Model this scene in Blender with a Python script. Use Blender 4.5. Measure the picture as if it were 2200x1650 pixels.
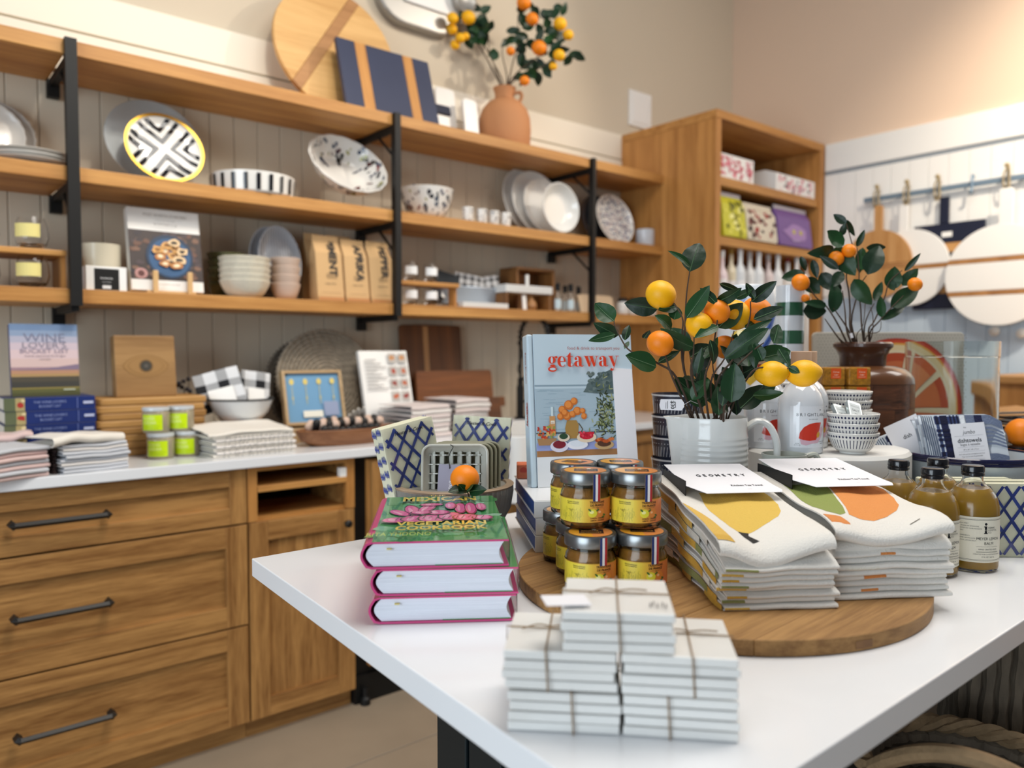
import bpy, bmesh, math, random
from math import sin, cos, pi, radians, atan2, hypot, sqrt
from mathutils import Vector as V, Matrix, noise
random.seed(7)
C = bpy.context.scene.collection
for _o in list(bpy.data.objects): bpy.data.objects.remove(_o)

# ------------------------------------------------------------ camera (2200 x 1650 frame)
FPX, CXP, CYP, CAMZ = 1650.0, 1100.0, 825.0, 1.24
PITCH = math.atan(70 / FPX)
YAW = atan2(1985, hypot(FPX, 70))            # angle from camera heading to the shelf wall's direction (+X)
FH = V((cos(YAW), sin(YAW), 0)); RT = V((sin(YAW), -cos(YAW), 0))
FW = FH * cos(PITCH) + V((0, 0, -sin(PITCH))); UP = RT.cross(FW)
CAM = V((0, 0, CAMZ)); RZ = atan2(RT.y, RT.x)
cam = bpy.data.cameras.new('camera'); camo = bpy.data.objects.new('camera', cam); C.objects.link(camo)
cam.sensor_width = 36; cam.lens = 36 * FPX / 2200; cam.clip_start = .02
camo.matrix_world = Matrix(((RT.x, UP.x, -FW.x, CAM.x), (RT.y, UP.y, -FW.y, CAM.y), (RT.z, UP.z, -FW.z, CAM.z), (0, 0, 0, 1)))
cam.dof.use_dof = True; cam.dof.focus_distance = 1.16; cam.dof.aperture_fstop = 3.0
bpy.context.scene.camera = camo
def at(px, py, x=None, y=None, z=None, d=None):   # a photograph pixel met with a real plane of the room
    r = FW * FPX + RT * (px - CXP) - UP * (py - CYP)
    t = (z - CAMZ) / r.z if z is not None else y / r.y if y is not None else x / r.x if x is not None else d / r.dot(FW)
    return CAM + r * t
def dep(p): return (V(p) - CAM).dot(FW)

# ------------------------------------------------------------ light
sc = bpy.context.scene
sc.view_settings.view_transform = 'Standard'; sc.view_settings.look = 'None'
sc.view_settings.gamma = 1; sc.view_settings.use_curve_mapping = False
sc.view_settings.exposure = -0.06
w = bpy.data.worlds.new('world'); sc.world = w; w.use_nodes = True
w.node_tree.nodes['Background'].inputs[0].default_value = (.88, .92, 1, 1)
w.node_tree.nodes['Background'].inputs[1].default_value = .15
def area(name, loc, tgt, sx, sy, watt, col):
    l = bpy.data.lights.new(name, 'AREA'); l.shape = 'RECTANGLE'; l.size = sx; l.size_y = sy; l.energy = watt; l.color = col
    o = bpy.data.objects.new(name, l); C.objects.link(o); o.location = loc
    o.rotation_euler = (V(tgt) - V(loc)).to_track_quat('-Z', 'Y').to_euler(); return o
def spot(name, loc, tgt, watt, col, ang=60, blend=.6, r=.05):
    l = bpy.data.lights.new(name, 'SPOT'); l.energy = watt; l.color = col; l.spot_size = radians(ang); l.spot_blend = blend; l.shadow_soft_size = r
    o = bpy.data.objects.new(name, l); C.objects.link(o); o.location = loc
    o.rotation_euler = (V(tgt) - V(loc)).to_track_quat('-Z', 'Y').to_euler(); return o
area('shopfront_window_light', (-2.8, .0, 1.45), (1.2, 1.1, .95), 2.6, 2.2, 108, (.80, .91, 1.0))
area('ceiling_light', (1.2, .6, 3.6), (1.2, .9, 0), 1.6, 1.6, 66, (1.0, .95, .88))
area('ceiling_light_far', (3.6, -.4, 3.6), (2.6, 1.6, 0), 1.2, 1.2, 34, (1.0, .95, .90))
spot('track_spot', (3.4, .9, 3.4), (1.75, 2.9, 2.3), 95, (1, .90, .76), 62, .8, .04)
spot('track_spot_left', (.9, .9, 3.5), (.5, 2.9, 2.4), 55, (1, .92, .80), 75, .9, .05)
spot('track_spot_wall', (2.9, .2, 3.3), (4.4, .7, 2.2), 260, (1, .86, .68), 80, .9, .08)
spot('track_spot_counter', (1.0, 1.1, 3.5), (.9, 2.5, .9), 60, (1, .93, .82), 70, .8, .05)

# ------------------------------------------------------------ materials
def lin(c):
    if isinstance(c, str): c = tuple(int(c[i:i + 2], 16) / 255 for i in (0, 2, 4))
    return tuple((v / 12.92 if v <= .04045 else ((v + .055) / 1.055) ** 2.4) for v in c[:3])
def nm(name):
    m = bpy.data.materials.new(name); m.use_nodes = True; nt = m.node_tree
    return m, nt, nt.nodes['Principled BSDF']
def N(nt, t, **k):
    n = nt.nodes.new(t)
    for a, b in k.items():
        if a.startswith('i_'): n.inputs[a[2:].replace('_', ' ')].default_value = b
        else: setattr(n, a, b)
    return n
_mc = {}
def mat(name, col, rough=.5, metal=0, bump=0, bs=60, var=0, vs=8, trans=0, ior=1.45, coat=0, sheen=0, stretch=None, emit=0):
    """a procedural surface: colour with noise variation and noise relief"""
    if name in _mc: return _mc[name]
    m, nt, p = nm(name); c = lin(col)
    p.inputs['Base Color'].default_value = (*c, 1); p.inputs['Roughness'].default_value = rough; p.inputs['Metallic'].default_value = metal
    p.inputs['IOR'].default_value = ior; p.inputs['Transmission Weight'].default_value = trans; p.inputs['Coat Weight'].default_value = coat
    p.inputs['Sheen Weight'].default_value = sheen
    tc = N(nt, 'ShaderNodeTexCoord'); mp = N(nt, 'ShaderNodeMapping')
    if stretch: mp.inputs['Scale'].default_value = stretch
    nt.links.new(tc.outputs['Object'], mp.inputs[0])
    if var:
        n = N(nt, 'ShaderNodeTexNoise', i_Scale=vs, i_Detail=4); nt.links.new(mp.outputs[0], n.inputs[0])
        r = N(nt, 'ShaderNodeMix', data_type='RGBA'); r.inputs[6].default_value = (*[v * (1 - var) for v in c], 1)
        r.inputs[7].default_value = (*[min(1, v * (1 + var)) for v in c], 1)
        nt.links.new(n.outputs[0], r.inputs[0]); nt.links.new(r.outputs[2], p.inputs['Base Color'])
    if bump:
        n = N(nt, 'ShaderNodeTexNoise', i_Scale=bs, i_Detail=3); nt.links.new(mp.outputs[0], n.inputs[0])
        b = N(nt, 'ShaderNodeBump', i_Strength=bump, i_Distance=.002); nt.links.new(n.outputs[0], b.inputs['Height']); nt.links.new(b.outputs[0], p.inputs['Normal'])
    _mc[name] = m; return m
def wood(name, a, b, axis='X', scale=1, rough=.5, ring=.35, fine=1.0, coat=0):
    """long grain along AXIS: stretched noise bands, fine pores, a few darker figures"""
    if name in _mc: return _mc[name]
    m, nt, p = nm(name); tc = N(nt, 'ShaderNodeTexCoord'); mp = N(nt, 'ShaderNodeMapping')
    s = [14 * scale] * 3; s['XYZ'.index(axis)] = .9 * scale; mp.inputs['Scale'].default_value = s
    oi = N(nt, 'ShaderNodeObjectInfo'); ad = N(nt, 'ShaderNodeVectorMath', operation='ADD'); ml = N(nt, 'ShaderNodeVectorMath', operation='SCALE'); ml.inputs[3].default_value = 3.7
    cb = N(nt, 'ShaderNodeCombineXYZ')
    for i in range(3): nt.links.new(oi.outputs['Random'], cb.inputs[i])
    nt.links.new(cb.outputs[0], ml.inputs[0]); nt.links.new(tc.outputs['Object'], ad.inputs[0]); nt.links.new(ml.outputs[0], ad.inputs[1]); nt.links.new(ad.outputs[0], mp.inputs[0])
    n = N(nt, 'ShaderNodeTexNoise', i_Scale=1.0, i_Detail=5, i_Roughness=.6, i_Distortion=.6); nt.links.new(mp.outputs[0], n.inputs[0])
    wv = N(nt, 'ShaderNodeTexNoise', i_Scale=7.0, i_Detail=3, i_Roughness=.7); nt.links.new(mp.outputs[0], wv.inputs[0])
    mx = N(nt, 'ShaderNodeMath', operation='MULTIPLY_ADD'); mx.inputs[1].default_value = ring; nt.links.new(wv.outputs[0], mx.inputs[0])
    sb = N(nt, 'ShaderNodeMath', operation='SUBTRACT'); sb.inputs[1].default_value = ring * .5; nt.links.new(n.outputs[0], sb.inputs[0]); nt.links.new(sb.outputs[0], mx.inputs[2])
    cr = N(nt, 'ShaderNodeValToRGB'); nt.links.new(mx.outputs[0], cr.inputs[0])
    ca, cb2 = lin(a), lin(b)
    cr.color_ramp.elements[0].position = .32; cr.color_ramp.elements[0].color = (*cb2, 1)
    cr.color_ramp.elements[1].position = .66; cr.color_ramp.elements[1].color = (*ca, 1)
    nt.links.new(cr.outputs[0], p.inputs['Base Color']); p.inputs['Roughness'].default_value = rough; p.inputs['Coat Weight'].default_value = coat
    b = N(nt, 'ShaderNodeBump', i_Strength=.18 * fine, i_Distance=.001); nt.links.new(wv.outputs[0], b.inputs['Height']); nt.links.new(b.outputs[0], p.inputs['Normal'])
    _mc[name] = m; return m
def ink(name='printed_ink', rough=.45, coat=0, bump=0, bs=300):
    """flat print: colour read from the mesh"""
    if name in _mc: return _mc[name]
    m, nt, p = nm(name); a = N(nt, 'ShaderNodeAttribute', attribute_name='Col'); nt.links.new(a.outputs['Color'], p.inputs['Base Color'])
    p.inputs['Roughness'].default_value = rough; p.inputs['Coat Weight'].default_value = coat
    if bump:
        tc = N(nt, 'ShaderNodeTexCoord'); n = N(nt, 'ShaderNodeTexNoise', i_Scale=bs); nt.links.new(tc.outputs['Object'], n.inputs[0])
        b = N(nt, 'ShaderNodeBump', i_Strength=bump, i_Distance=.002); nt.links.new(n.outputs[0], b.inputs['Height']); nt.links.new(b.outputs[0], p.inputs['Normal'])
    _mc[name] = m; return m

# ------------------------------------------------------------ geometry
class M:
    def __init__(s): s.v = []; s.f = []; s.m = []; s.k = 0
    def add(s, v, f, k=None):
        o = len(s.v); s.v += [tuple(a) for a in v]; s.f += [tuple(i + o for i in q) for q in f]; s.m += [s.k if k is None else k] * len(f); return s
    def box(s, x0, x1, y0, y1, z0, z1, R=None, k=None):
        v = [(x, y, z) for z in (z0, z1) for y in (y0, y1) for x in (x0, x1)]
        if R: v = [R @ V(p) for p in v]
        return s.add(v, [(0, 2, 3, 1), (4, 5, 7, 6), (0, 1, 5, 4), (1, 3, 7, 5), (3, 2, 6, 7), (2, 0, 4, 6)], k)
    def lathe(s, prof, n=32, c=(0, 0, 0), sx=1, sy=1, R=None, k=None, fn=None):
        v = []; f = []
        for r, z in prof:
            for i in range(n):
                a = 2 * pi * i / n; q = fn(a, r, z) if fn else r
                v.append(V((q * cos(a) * sx, q * sin(a) * sy, z)))
        for j in range(len(prof) - 1):
            for i in range(n): f.append((j * n + i, j * n + (i + 1) % n, (j + 1) * n + (i + 1) % n, (j + 1) * n + i))
        if prof[0] == prof[-1]: k_ = 0
        elif prof[0][0] > 1e-6: f.append(tuple(range(n))[::-1])
        if prof[-1][0] > 1e-6 and prof[0] != prof[-1]: f.append(tuple((len(prof) - 1) * n + i for i in range(n)))
        v = [(R @ p if R else p) + V(c) for p in v]
        return s.add(v, f, k)
    def tube(s, pts, r, n=8, k=None, closed=False, flat=1):
        pts = [V(p) for p in pts]; N_ = len(pts); rr = r if isinstance(r, (list, tuple)) else [r] * N_
        v = []; f = []; up = None
        for i, p in enumerate(pts):
            a = pts[(i - 1) % N_] if (closed or i) else p; b = pts[(i + 1) % N_] if (closed or i < N_ - 1) else p
            t = (b - a).normalized()
            if up is None: up = t.orthogonal().normalized() if abs(t.z) > .9 else V((0, 0, 1)) - t * t.z; up.normalize()
            up = (up - t * up.dot(t)).normalized(); w_ = t.cross(up)
            for j in range(n):
                q = 2 * pi * j / n; v.append(p + (up * cos(q) * flat + w_ * sin(q)) * rr[i])
        for i in range(N_ if closed else N_ - 1):
            for j in range(n): f.append((i * n + j, i * n + (j + 1) % n, ((i + 1) % N_) * n + (j + 1) % n, ((i + 1) % N_) * n + j))
        if not closed: f += [tuple(range(n))[::-1], tuple((N_ - 1) * n + j for j in range(n))]
        return s.add(v, f, k)
    def prism(s, poly, z0, z1, fn=None, k=None):
        n = len(poly); v = [(x, y, z0) for x, y in poly] + [(x, y, z1) for x, y in poly]
        if fn: v = [fn(*p) for p in v]
        return s.add(v, [tuple(range(n))[::-1], tuple(range(n, 2 * n))] + [(i, (i + 1) % n, n + (i + 1) % n, n + i) for i in range(n)], k)
    def grid(s, fn, nu, nv, k=None, cu=False):
        v = [fn(i / (nu if cu else nu), j / nv) for j in range(nv + 1) for i in range(nu + (0 if cu else 1))]
        w_ = nu if cu else nu + 1
        return s.add(v, [(j * w_ + i, j * w_ + (i + 1) % w_, (j + 1) * w_ + (i + 1) % w_, (j + 1) * w_ + i) for j in range(nv) for i in range(nu)], k)
    def sheet(s, fn, nu, nv, t, k=None):
        """a thin slab over the surface fn(u,v), thickness t along its normal"""
        P = [[V(fn(i / nu, j / nv)) for i in range(nu + 1)] for j in range(nv + 1)]; v = []; f = []
        for sg in (-.5, .5):
            for j in range(nv + 1):
                for i in range(nu + 1):
                    du = P[j][min(i + 1, nu)] - P[j][max(i - 1, 0)]; dv = P[min(j + 1, nv)][i] - P[max(j - 1, 0)][i]
                    v.append(P[j][i] + du.cross(dv).normalized() * t * sg)
        w_ = nu + 1; o = w_ * (nv + 1)
        for j in range(nv):
            for i in range(nu):
                a = j * w_ + i; f += [(a + o, a + 1 + o, a + 1 + w_ + o, a + w_ + o), (a, a + w_, a + 1 + w_, a + 1)]
        for i in range(nu): f += [(i, i + 1, i + 1 + o, i + o), (nv * w_ + i + 1, nv * w_ + i, nv * w_ + i + o, nv * w_ + i + 1 + o)]
        for j in range(nv): f += [((j + 1) * w_, j * w_, j * w_ + o, (j + 1) * w_ + o), (j * w_ + nu, (j + 1) * w_ + nu, (j + 1) * w_ + nu + o, j * w_ + nu + o)]
        return s.add(v, f, k)
    def ball(s, c, rx, ry=None, rz=None, n=20, m=12, k=None, fn=None):
        ry = ry or rx; rz = rz or rx; pr = [(sin(pi * j / m), -cos(pi * j / m)) for j in range(m + 1)]
        v = []; f = []
        for a, z in pr:
            for i in range(n):
                q = 2 * pi * i / n; d = V((a * cos(q), a * sin(q), z)); g = fn(d) if fn else 1
                v.append((c[0] + d.x * rx * g, c[1] + d.y * ry * g, c[2] + d.z * rz * g))
        for j in range(m):
            for i in range(n): f.append((j * n + i, j * n + (i + 1) % n, (j + 1) * n + (i + 1) % n, (j + 1) * n + i))
        return s.add(v, f, k)
    def xf(s, R, start=0):
        for i in range(start, len(s.v)): s.v[i] = tuple(R @ V(s.v[i]))
        return s
def mesh(name, m, mats, smooth=False, ang=35):
    me = bpy.data.meshes.new(name); me.from_pydata(m.v, [], m.f)
    if not isinstance(mats, (list, tuple)): mats = [mats]
    for a in mats: me.materials.append(a)
    if len(mats) > 1: me.polygons.foreach_set('material_index', m.m)
    bm = bmesh.new(); bm.from_mesh(me); bmesh.ops.remove_doubles(bm, verts=bm.verts, dist=1e-6)
    bmesh.ops.recalc_face_normals(bm, faces=bm.faces)
    if smooth:
        for f in bm.faces: f.smooth = True
        for e in bm.edges:
            if len(e.link_faces) == 2 and e.calc_face_angle(0) > radians(ang): e.smooth = False
    bm.to_mesh(me); bm.free(); return me
def obj(name, m, mats, parent=None, loc=(0, 0, 0), rot=(0, 0, 0), smooth=False, bev=0, ang=35, seg=2):
    me = m if isinstance(m, bpy.types.Mesh) else mesh(name, m, mats, smooth, ang)
    o = bpy.data.objects.new(name, me); C.objects.link(o); o.parent = parent; o.location = loc; o.rotation_euler = rot
    if bev:
        b = o.modifiers.new('edge', 'BEVEL'); b.width = bev; b.segments = seg; b.limit_method = 'ANGLE'; b.angle_limit = radians(40)
    return o
def tag(o, label=None, cat=None, group=None, kind=None):
    for a, b in (('label', label), ('category', cat), ('group', group), ('kind', kind)):
        if b: o[a] = b
    return o
def thing(name, label, cat, loc=(0, 0, 0), rz=0, group=None, rot=None):
    o = bpy.data.objects.new(name, None); C.objects.link(o); o.location = loc; o.rotation_euler = rot or (0, 0, rz); o.empty_display_size = .02
    return tag(o, label, cat, group)
def dup(r, loc=None, rz=None, label=None, group=None, rot=None):
    c = r.copy(); C.objects.link(c)
    for a in list(r.children):
        b = a.copy(); C.objects.link(b); b.parent = c
        for g in list(a.children):
            h = g.copy(); C.objects.link(h); h.parent = b
    if loc is not None: c.location = loc
    if rz is not None: c.rotation_euler = (0, 0, rz)
    if rot is not None: c.rotation_euler = rot
    if label: c['label'] = label
    if group: c['group'] = group
    return c
def st(o): o['kind'] = 'structure'; return o
# flat print, laid out in (u, v) metres, bent over any surface by a mapping (u, v, lift) -> point
_tc = {}
def glyphs(s, bold=0, res=2):
    key = (s, bold, res)
    if key in _tc: return _tc[key]
    cu = bpy.data.curves.new('t', 'FONT'); cu.body = s; cu.resolution_u = res; cu.offset = bold; cu.size = 1
    o = bpy.data.objects.new('t', cu); C.objects.link(o)
    me = bpy.data.meshes.new_from_object(o, depsgraph=bpy.context.evaluated_depsgraph_get())
    r = ([(p.co.x, p.co.y) for p in me.vertices], [tuple(f.vertices) for f in me.polygons])
    bpy.data.objects.remove(o); bpy.data.curves.remove(cu); bpy.data.meshes.remove(me); _tc[key] = r; return r
class Print:
    def __init__(s, lift=.00008): s.v = []; s.f = []; s.c = []; s.l = 1; s.dl = lift
    def _a(s, v, f, c, k=1):
        o = len(s.v); s.v += [(x, y, s.l * s.dl) for x, y in v]; s.f += [tuple(i + o for i in q) for q in f]; s.c += [lin(c)] * len(f); s.l += k or .03; return s
    def rect(s, x0, x1, y0, y1, c, k=1): return s._a([(x0, y0), (x1, y0), (x1, y1), (x0, y1)], [(0, 1, 2, 3)], c, k)
    def poly(s, p, c, k=1): return s._a(p, [tuple(range(len(p)))], c, k)
    def ell(s, x, y, rx, ry=None, c='000000', n=20, a=0, k=1):
        ry = ry or rx; q = [(rx * cos(2 * pi * i / n), ry * sin(2 * pi * i / n)) for i in range(n)]
        return s.poly([(x + u * cos(a) - v * sin(a), y + u * sin(a) + v * cos(a)) for u, v in q], c, k)
    def blob(s, x, y, rx, ry, c, n=18, j=.2, seed=1, k=1):
        r = random.Random(seed); return s.poly([(x + rx * cos(2 * pi * i / n) * (q := 1 + r.uniform(-j, j)), y + ry * sin(2 * pi * i / n) * q) for i in range(n)], c, k)
    def line(s, x0, y0, x1, y1, w_, c, k=1):
        d = V((x1 - x0, y1 - y0)); d = V((-d.y, d.x)).normalized() * w_ / 2
        return s.poly([(x0 - d.x, y0 - d.y), (x1 - d.x, y1 - d.y), (x1 + d.x, y1 + d.y), (x0 + d.x, y0 + d.y)], c, k)
    def text(s, t, x, y, h, c, al='c', bold=0, rot=0, sx=1, sp=None, res=2, shear=0):
        """h: capital height; sp: letter pitch when spaced out"""
        if sp:
            w0 = sp * (len(t) - 1); x0 = x - w0 / 2 if al == 'c' else x
            for i, ch in enumerate(t):
                if ch != ' ': s.text(ch, x0 + i * sp * cos(rot), y + i * sp * sin(rot), h, c, 'c', bold, rot, sx, None, res); s.l -= 1
            s.l += 1; return s
        v, f = glyphs(t, bold, res)
        if not v: return s
        k = h / .70; xs = [p[0] for p in v]; o = (min(xs) + max(xs)) / 2 if al == 'c' else min(xs) if al == 'l' else max(xs)
        v = [((p[0] - o + shear * p[1]) * k * sx, p[1] * k) for p in v]
        return s._a([(x + a * cos(rot) - b * sin(rot), y + a * sin(rot) + b * cos(rot)) for a, b in v], f, c)
    def mesh(s, name, fn, du=0, dv=0, mat_=None):
        bm = bmesh.new(); ly = bm.faces.layers.int.new('ci'); vs = [bm.verts.new(p) for p in s.v]
        pal = []; ix = {}
        for f, c in zip(s.f, s.c):
            try: q = bm.faces.new([vs[i] for i in f])
            except ValueError: continue
            if c not in ix: ix[c] = len(pal); pal.append(c)
            q[ly] = ix[c]
        if du or dv: bmesh.ops.triangulate(bm, faces=[f for f in bm.faces if len(f.verts) > 4])
        for ax, st_ in ((0, du), (1, dv)):
            if not st_: continue
            lo = min(p[ax] for p in s.v); hi = max(p[ax] for p in s.v); t = math.floor(lo / st_) * st_ + st_
            while t < hi:
                co = (t, 0, 0) if ax == 0 else (0, t, 0); no = (1, 0, 0) if ax == 0 else (0, 1, 0)
                bmesh.ops.bisect_plane(bm, geom=bm.verts[:] + bm.edges[:] + bm.faces[:], plane_co=co, plane_no=no, dist=1e-7); t += st_
        for v_ in bm.verts: v_.co = fn(*v_.co)
        ids = [f[ly] for f in bm.faces]; me = bpy.data.meshes.new(name); bm.to_mesh(me); bm.free()
        ca = me.color_attributes.new('Col', 'FLOAT_COLOR', 'CORNER'); buf = []
        for i, p in enumerate(me.polygons): buf += [*pal[ids[i]], 1.0] * p.loop_total
        ca.data.foreach_set('color', buf); me.materials.append(mat_ or ink()); return me
    def to(s, name, parent, fn=None, du=0, dv=0, mat_=None):
        o = bpy.data.objects.new(name, s.mesh(name, fn or front(), du, dv, mat_)); C.objects.link(o); o.parent = parent; return o
def front(y=0, x=0, z=0): return lambda u, v, w_: V((x + u, y - w_, z + v))          # on a face looking to -Y
def flat(z=0, x=0, y=0): return lambda u, v, w_: V((x + u, y + v, z + w_))           # lying on top
def cyl(R, a0=0, z=0): return lambda u, v, w_: V(((R + w_) * sin(u / R + a0), -(R + w_) * cos(u / R + a0), z + v))
def E3(rx=0, ry=0, rz=0, t=(0, 0, 0)): return Matrix.Translation(V(t)) @ Matrix.Rotation(rz, 4, 'Z') @ Matrix.Rotation(ry, 4, 'Y') @ Matrix.Rotation(rx, 4, 'X')
def smoothpts(pts, n=4):
    pts = [V(p) for p in pts]; out = []
    for i in range(len(pts) - 1):
        a = pts[max(i - 1, 0)]; b = pts[i]; c = pts[i + 1]; d = pts[min(i + 2, len(pts) - 1)]
        for j in range(n):
            t = j / n; out.append(.5 * ((2 * b) + (c - a) * t + (2 * a - 5 * b + 4 * c - d) * t * t + (3 * b - a - 3 * c + d) * t ** 3))
    return out + [pts[-1]]
# ============================================================ the room
WY, XT, XR, ZC = 2.945, 3.244, 4.32, .91       # shelf wall, side of the tall cabinet, right wall, worktop height
OAKX = wood('oak_along_x', 'CB9553', 'A67036', 'X', 1.2); OAKZ = wood('oak_upright', 'C88F4E', 'A26C33', 'Z', 1.2); OAKY = wood('oak_along_y', 'CC9A5F', 'A97840', 'Y', 1.0)
CABX = wood('cabinet_oak_along_x', 'B4854C', '80562A', 'X', 1.9, ring=.55); CABZ = wood('cabinet_oak_upright', 'B4854C', '80562A', 'Z', 1.9, ring=.55)
PLANK = mat('planking_paint', 'D0C4B0', .75, bump=.1, bs=20); GAP = mat('dark_joint', '8E8476', .9)
WALLP = mat('wall_paint', 'D2C5B0', .9, bump=.15, bs=140); WALLR = mat('wall_paint_right', 'E8CDB5', .9, bump=.15, bs=140)
CREAM = mat('cream_trim_paint', 'F3EBDA', .55); WHITEB = mat('white_board_paint', 'F0EFEC', .5, bump=.05, bs=30)
BLACK = mat('black_steel', '070707', .55, 0); QUARTZ = mat('white_quartz', 'E9EBEE', .22, var=.02, vs=5, coat=.15)
PALEBLUE = mat('pale_blue_paint', 'BFD0E0', .6)
wl = st(obj('wall_left', M().box(-1.6, XR + .1, WY + .02, WY + .12, 0, 4.2), WALLP))
st(obj('wall_right', M().box(XR, XR + .1, -2.2, WY + .12, 0, 4.2), WALLR))
x = -.75; w_ = .0915
while x < XR:
    obj('plank', M().box(x + .001, min(x + w_, XR) - .001, WY + .008, WY + .02, .0, 2.30), PLANK, wl, bev=.002, seg=1); x += w_
obj('joint_backing', M().box(-.75, XR, WY + .016, WY + .0199, 0, 2.30), GAP, wl)
b = M().box(-.8, XR, WY - .002, WY + .02, 2.312, 2.446); st(obj('trim_1', b, CREAM, bev=.002))
st(obj('trim_2', M().box(-.8, XT - .002, WY - .008, WY + .02, 2.172, 2.303), CREAM, bev=.003))
fl = st(obj('floor', M().box(-2.5, 5, -2.5, WY + .1, -.06, -.004), GAP))
CONC = mat('polished_concrete', '968774', .45, var=.2, vs=3.5, bump=.06, bs=25)
for x0, x1 in ((-2.5, -.2), (-.194, 1.59), (1.596, 3.3), (3.306, 5)):
    for y0, y1 in ((-2.5, -.2), (-.194, 2.03), (2.037, 3.0)):
        obj('concrete_slab', M().box(x0, x1, y0, y1, -.006, 0), CONC, fl, bev=.001, seg=1)
# right wall: white boards above, pale blue boards below
wr = st(obj('trim_3', M().box(XR - .012, XR, -2.2, 2.31, .0, 2.44), WHITEB))
y = -1.2
while y < 2.3:
    y1 = min(y + .098, 2.312)
    obj('board', M().box(XR - .022, XR - .012, y + .001, y1 - .001, 1.56, 2.262), WHITEB, wr, bev=.0015, seg=1)
    obj('blue_board', M().box(XR - .022, XR - .012, y + .001, y1 - .001, .0, 1.545), PALEBLUE, wr, bev=.0015, seg=1); y += .098
obj('board', M().box(XR - .022, XR - .012, -1.2, 2.312, 2.285, 2.44), WHITEB, wr, bev=.002, seg=1)
obj('slot', M().box(XR - .016, XR - .0119, -1.2, 2.312, 2.262, 2.285), mat('slot_grey', '8C949C', .6), wr)
st(wr)
# access plate high on the shelf wall
t = thing('access_panel', 'small white square cover plate on the beige wall above the tall cabinet', 'panel', (3.415, WY + .02, 2.62))
obj('plate', M().box(-.095, .095, -.012, -.001, -.1, .1), WHITEB, t, bev=.004); obj('door', M().box(-.07, .07, -.016, -.012, -.078, .078), WHITEB, t, bev=.002)

# ------------------------------------------------------------ shelves and their uprights
PX = (.478, 1.603, 2.703); YS = 2.645
segs = ((-.75, PX[0] - .013), (PX[0] + .013, PX[1] - .013), (PX[1] + .013, PX[2] - .013), (PX[2] + .013, XT))
ZT, ZM, ZL = 2.172, 1.797, 1.430
for zt, nmz in ((ZT, 'top'), (ZM, 'middle'), (ZL, 'lowest')):
    for i, (a, b_) in enumerate(segs):
        o = obj('wall_shelf', M().box(a, b_, YS, WY + .007, zt - .044, zt), OAKX, bev=.002)
        tag(o, f'{nmz} oak wall shelf board, ' + ('left of the first black upright', 'between the first and second black uprights', 'between the second and third black uprights', 'between the third black upright and the tall cabinet')[i], 'shelf', f'{nmz} wall shelf boards')
for i, px_ in enumerate(PX):
    t = thing('shelf_upright', 'black steel shelf upright ' + ('left, before the glasses and the big patterned plate', 'in the middle, beside the butterfly bowls', 'thin at the right, in front of the speckled plate')[i], 'bracket', (px_, YS, ZL - .052), 0, 'black shelf uprights')
    obj('post', M().box(-.016 + .003 * i, .016 - .003 * i, -.022, .01, 0, ZT - ZL + .052), BLACK, t)
    for zt in (ZT, ZM, ZL):
        z = zt - .044 - ZL + .052
        obj('arm', M().box(-.011, .011, .005, .298, z - .024, z - .001), BLACK, t)
        obj('wall_plate', M().box(-.018, .018, .27, .2985, z - .058, z - .001), BLACK, t)
        if zt > ZL: obj('brace', M().tube([(0, .0, z - .13), (0, .13, z - .02)], .006, 6), BLACK, t)

# ------------------------------------------------------------ base cabinets and worktop
FY = 2.363
HAND = mat('bronze_handle', '1B1815', .45, .1)
def shaker(nm_, x0, x1, z0, z1, parent, rail=.066, knob=None, pull=None, y=FY):
    """a framed front: recessed panel, two stiles, two rails, its handle"""
    fr = obj(nm_, M().box(x0 + rail - .004, x1 - rail + .004, y + .014, y + .0195, z0 + rail - .004, z1 - rail + .004), CABX if x1 - x0 > .5 else CABZ, parent)
    for a, b_ in ((x0, x0 + rail), (x1 - rail, x1)): obj('stile', M().box(a, b_, y, y + .02, z0, z1), CABZ, fr, bev=.0015)
    for a, b_ in ((z0, z0 + rail), (z1 - rail, z1)): obj('rail', M().box(x0 + rail, x1 - rail, y, y + .02, a, b_), CABX, fr, bev=.0015)
    if pull:
        cx, cz, hw = pull
        obj('handle', M().tube([(cx - hw, y, cz), (cx - hw, y - .03, cz), (cx - hw + .004, y - .034, cz), (cx + hw - .004, y - .034, cz), (cx + hw, y - .03, cz), (cx + hw, y, cz)], [.012, .011, .0088, .0088, .011, .012], 4), HAND, fr, bev=.001)
    if knob:
        obj('knob', M().lathe([(.006, 0), (.005, .012), (.013, .018), (.013, .026), (.008, .03)], 16, R=Matrix.Rotation(pi / 2, 3, 'X')), HAND, fr, loc=(knob[0], y, knob[1]), smooth=True)
    return fr
def carcass(x0, x1, t, open_=None):
    for a in (x0, x1 - .018): obj('side', M().box(a, a + .018, FY + .021, WY - .001, .075, .878), CABX, t)
    obj('bottom', M().box(x0 + .018, x1 - .018, FY + .03, WY - .02, .075, .09), CABX, t)
    obj('back', M().box(x0 + .018, x1 - .018, WY - .02, WY - .001, .075, .878), CABX, t)
    obj('toe_kick', M().box(x0, x1, FY + .045, FY + .06, 0, .075), CABX, t)
for nm_, x0, x1, lab in (('drawer_cabinet', -.07, .889, 'oak drawer cabinet at the left with three wide drawers and black bar handles'),):
    t = thing(nm_, lab, 'cabinet'); carcass(x0, x1, t); obj('top_rail', M().box(x0 + .018, x1 - .018, FY + .021, FY + .04, .84, .879), CABX, t)
    for z0, z1 in ((.704, .874), (.383, .698), (.068, .377)): shaker('drawer', x0 + .002, x1 - .002, z0, z1, t, .052 if z1 > .8 else .066, pull=(.378, (z0 + z1) / 2, .112))
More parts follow.
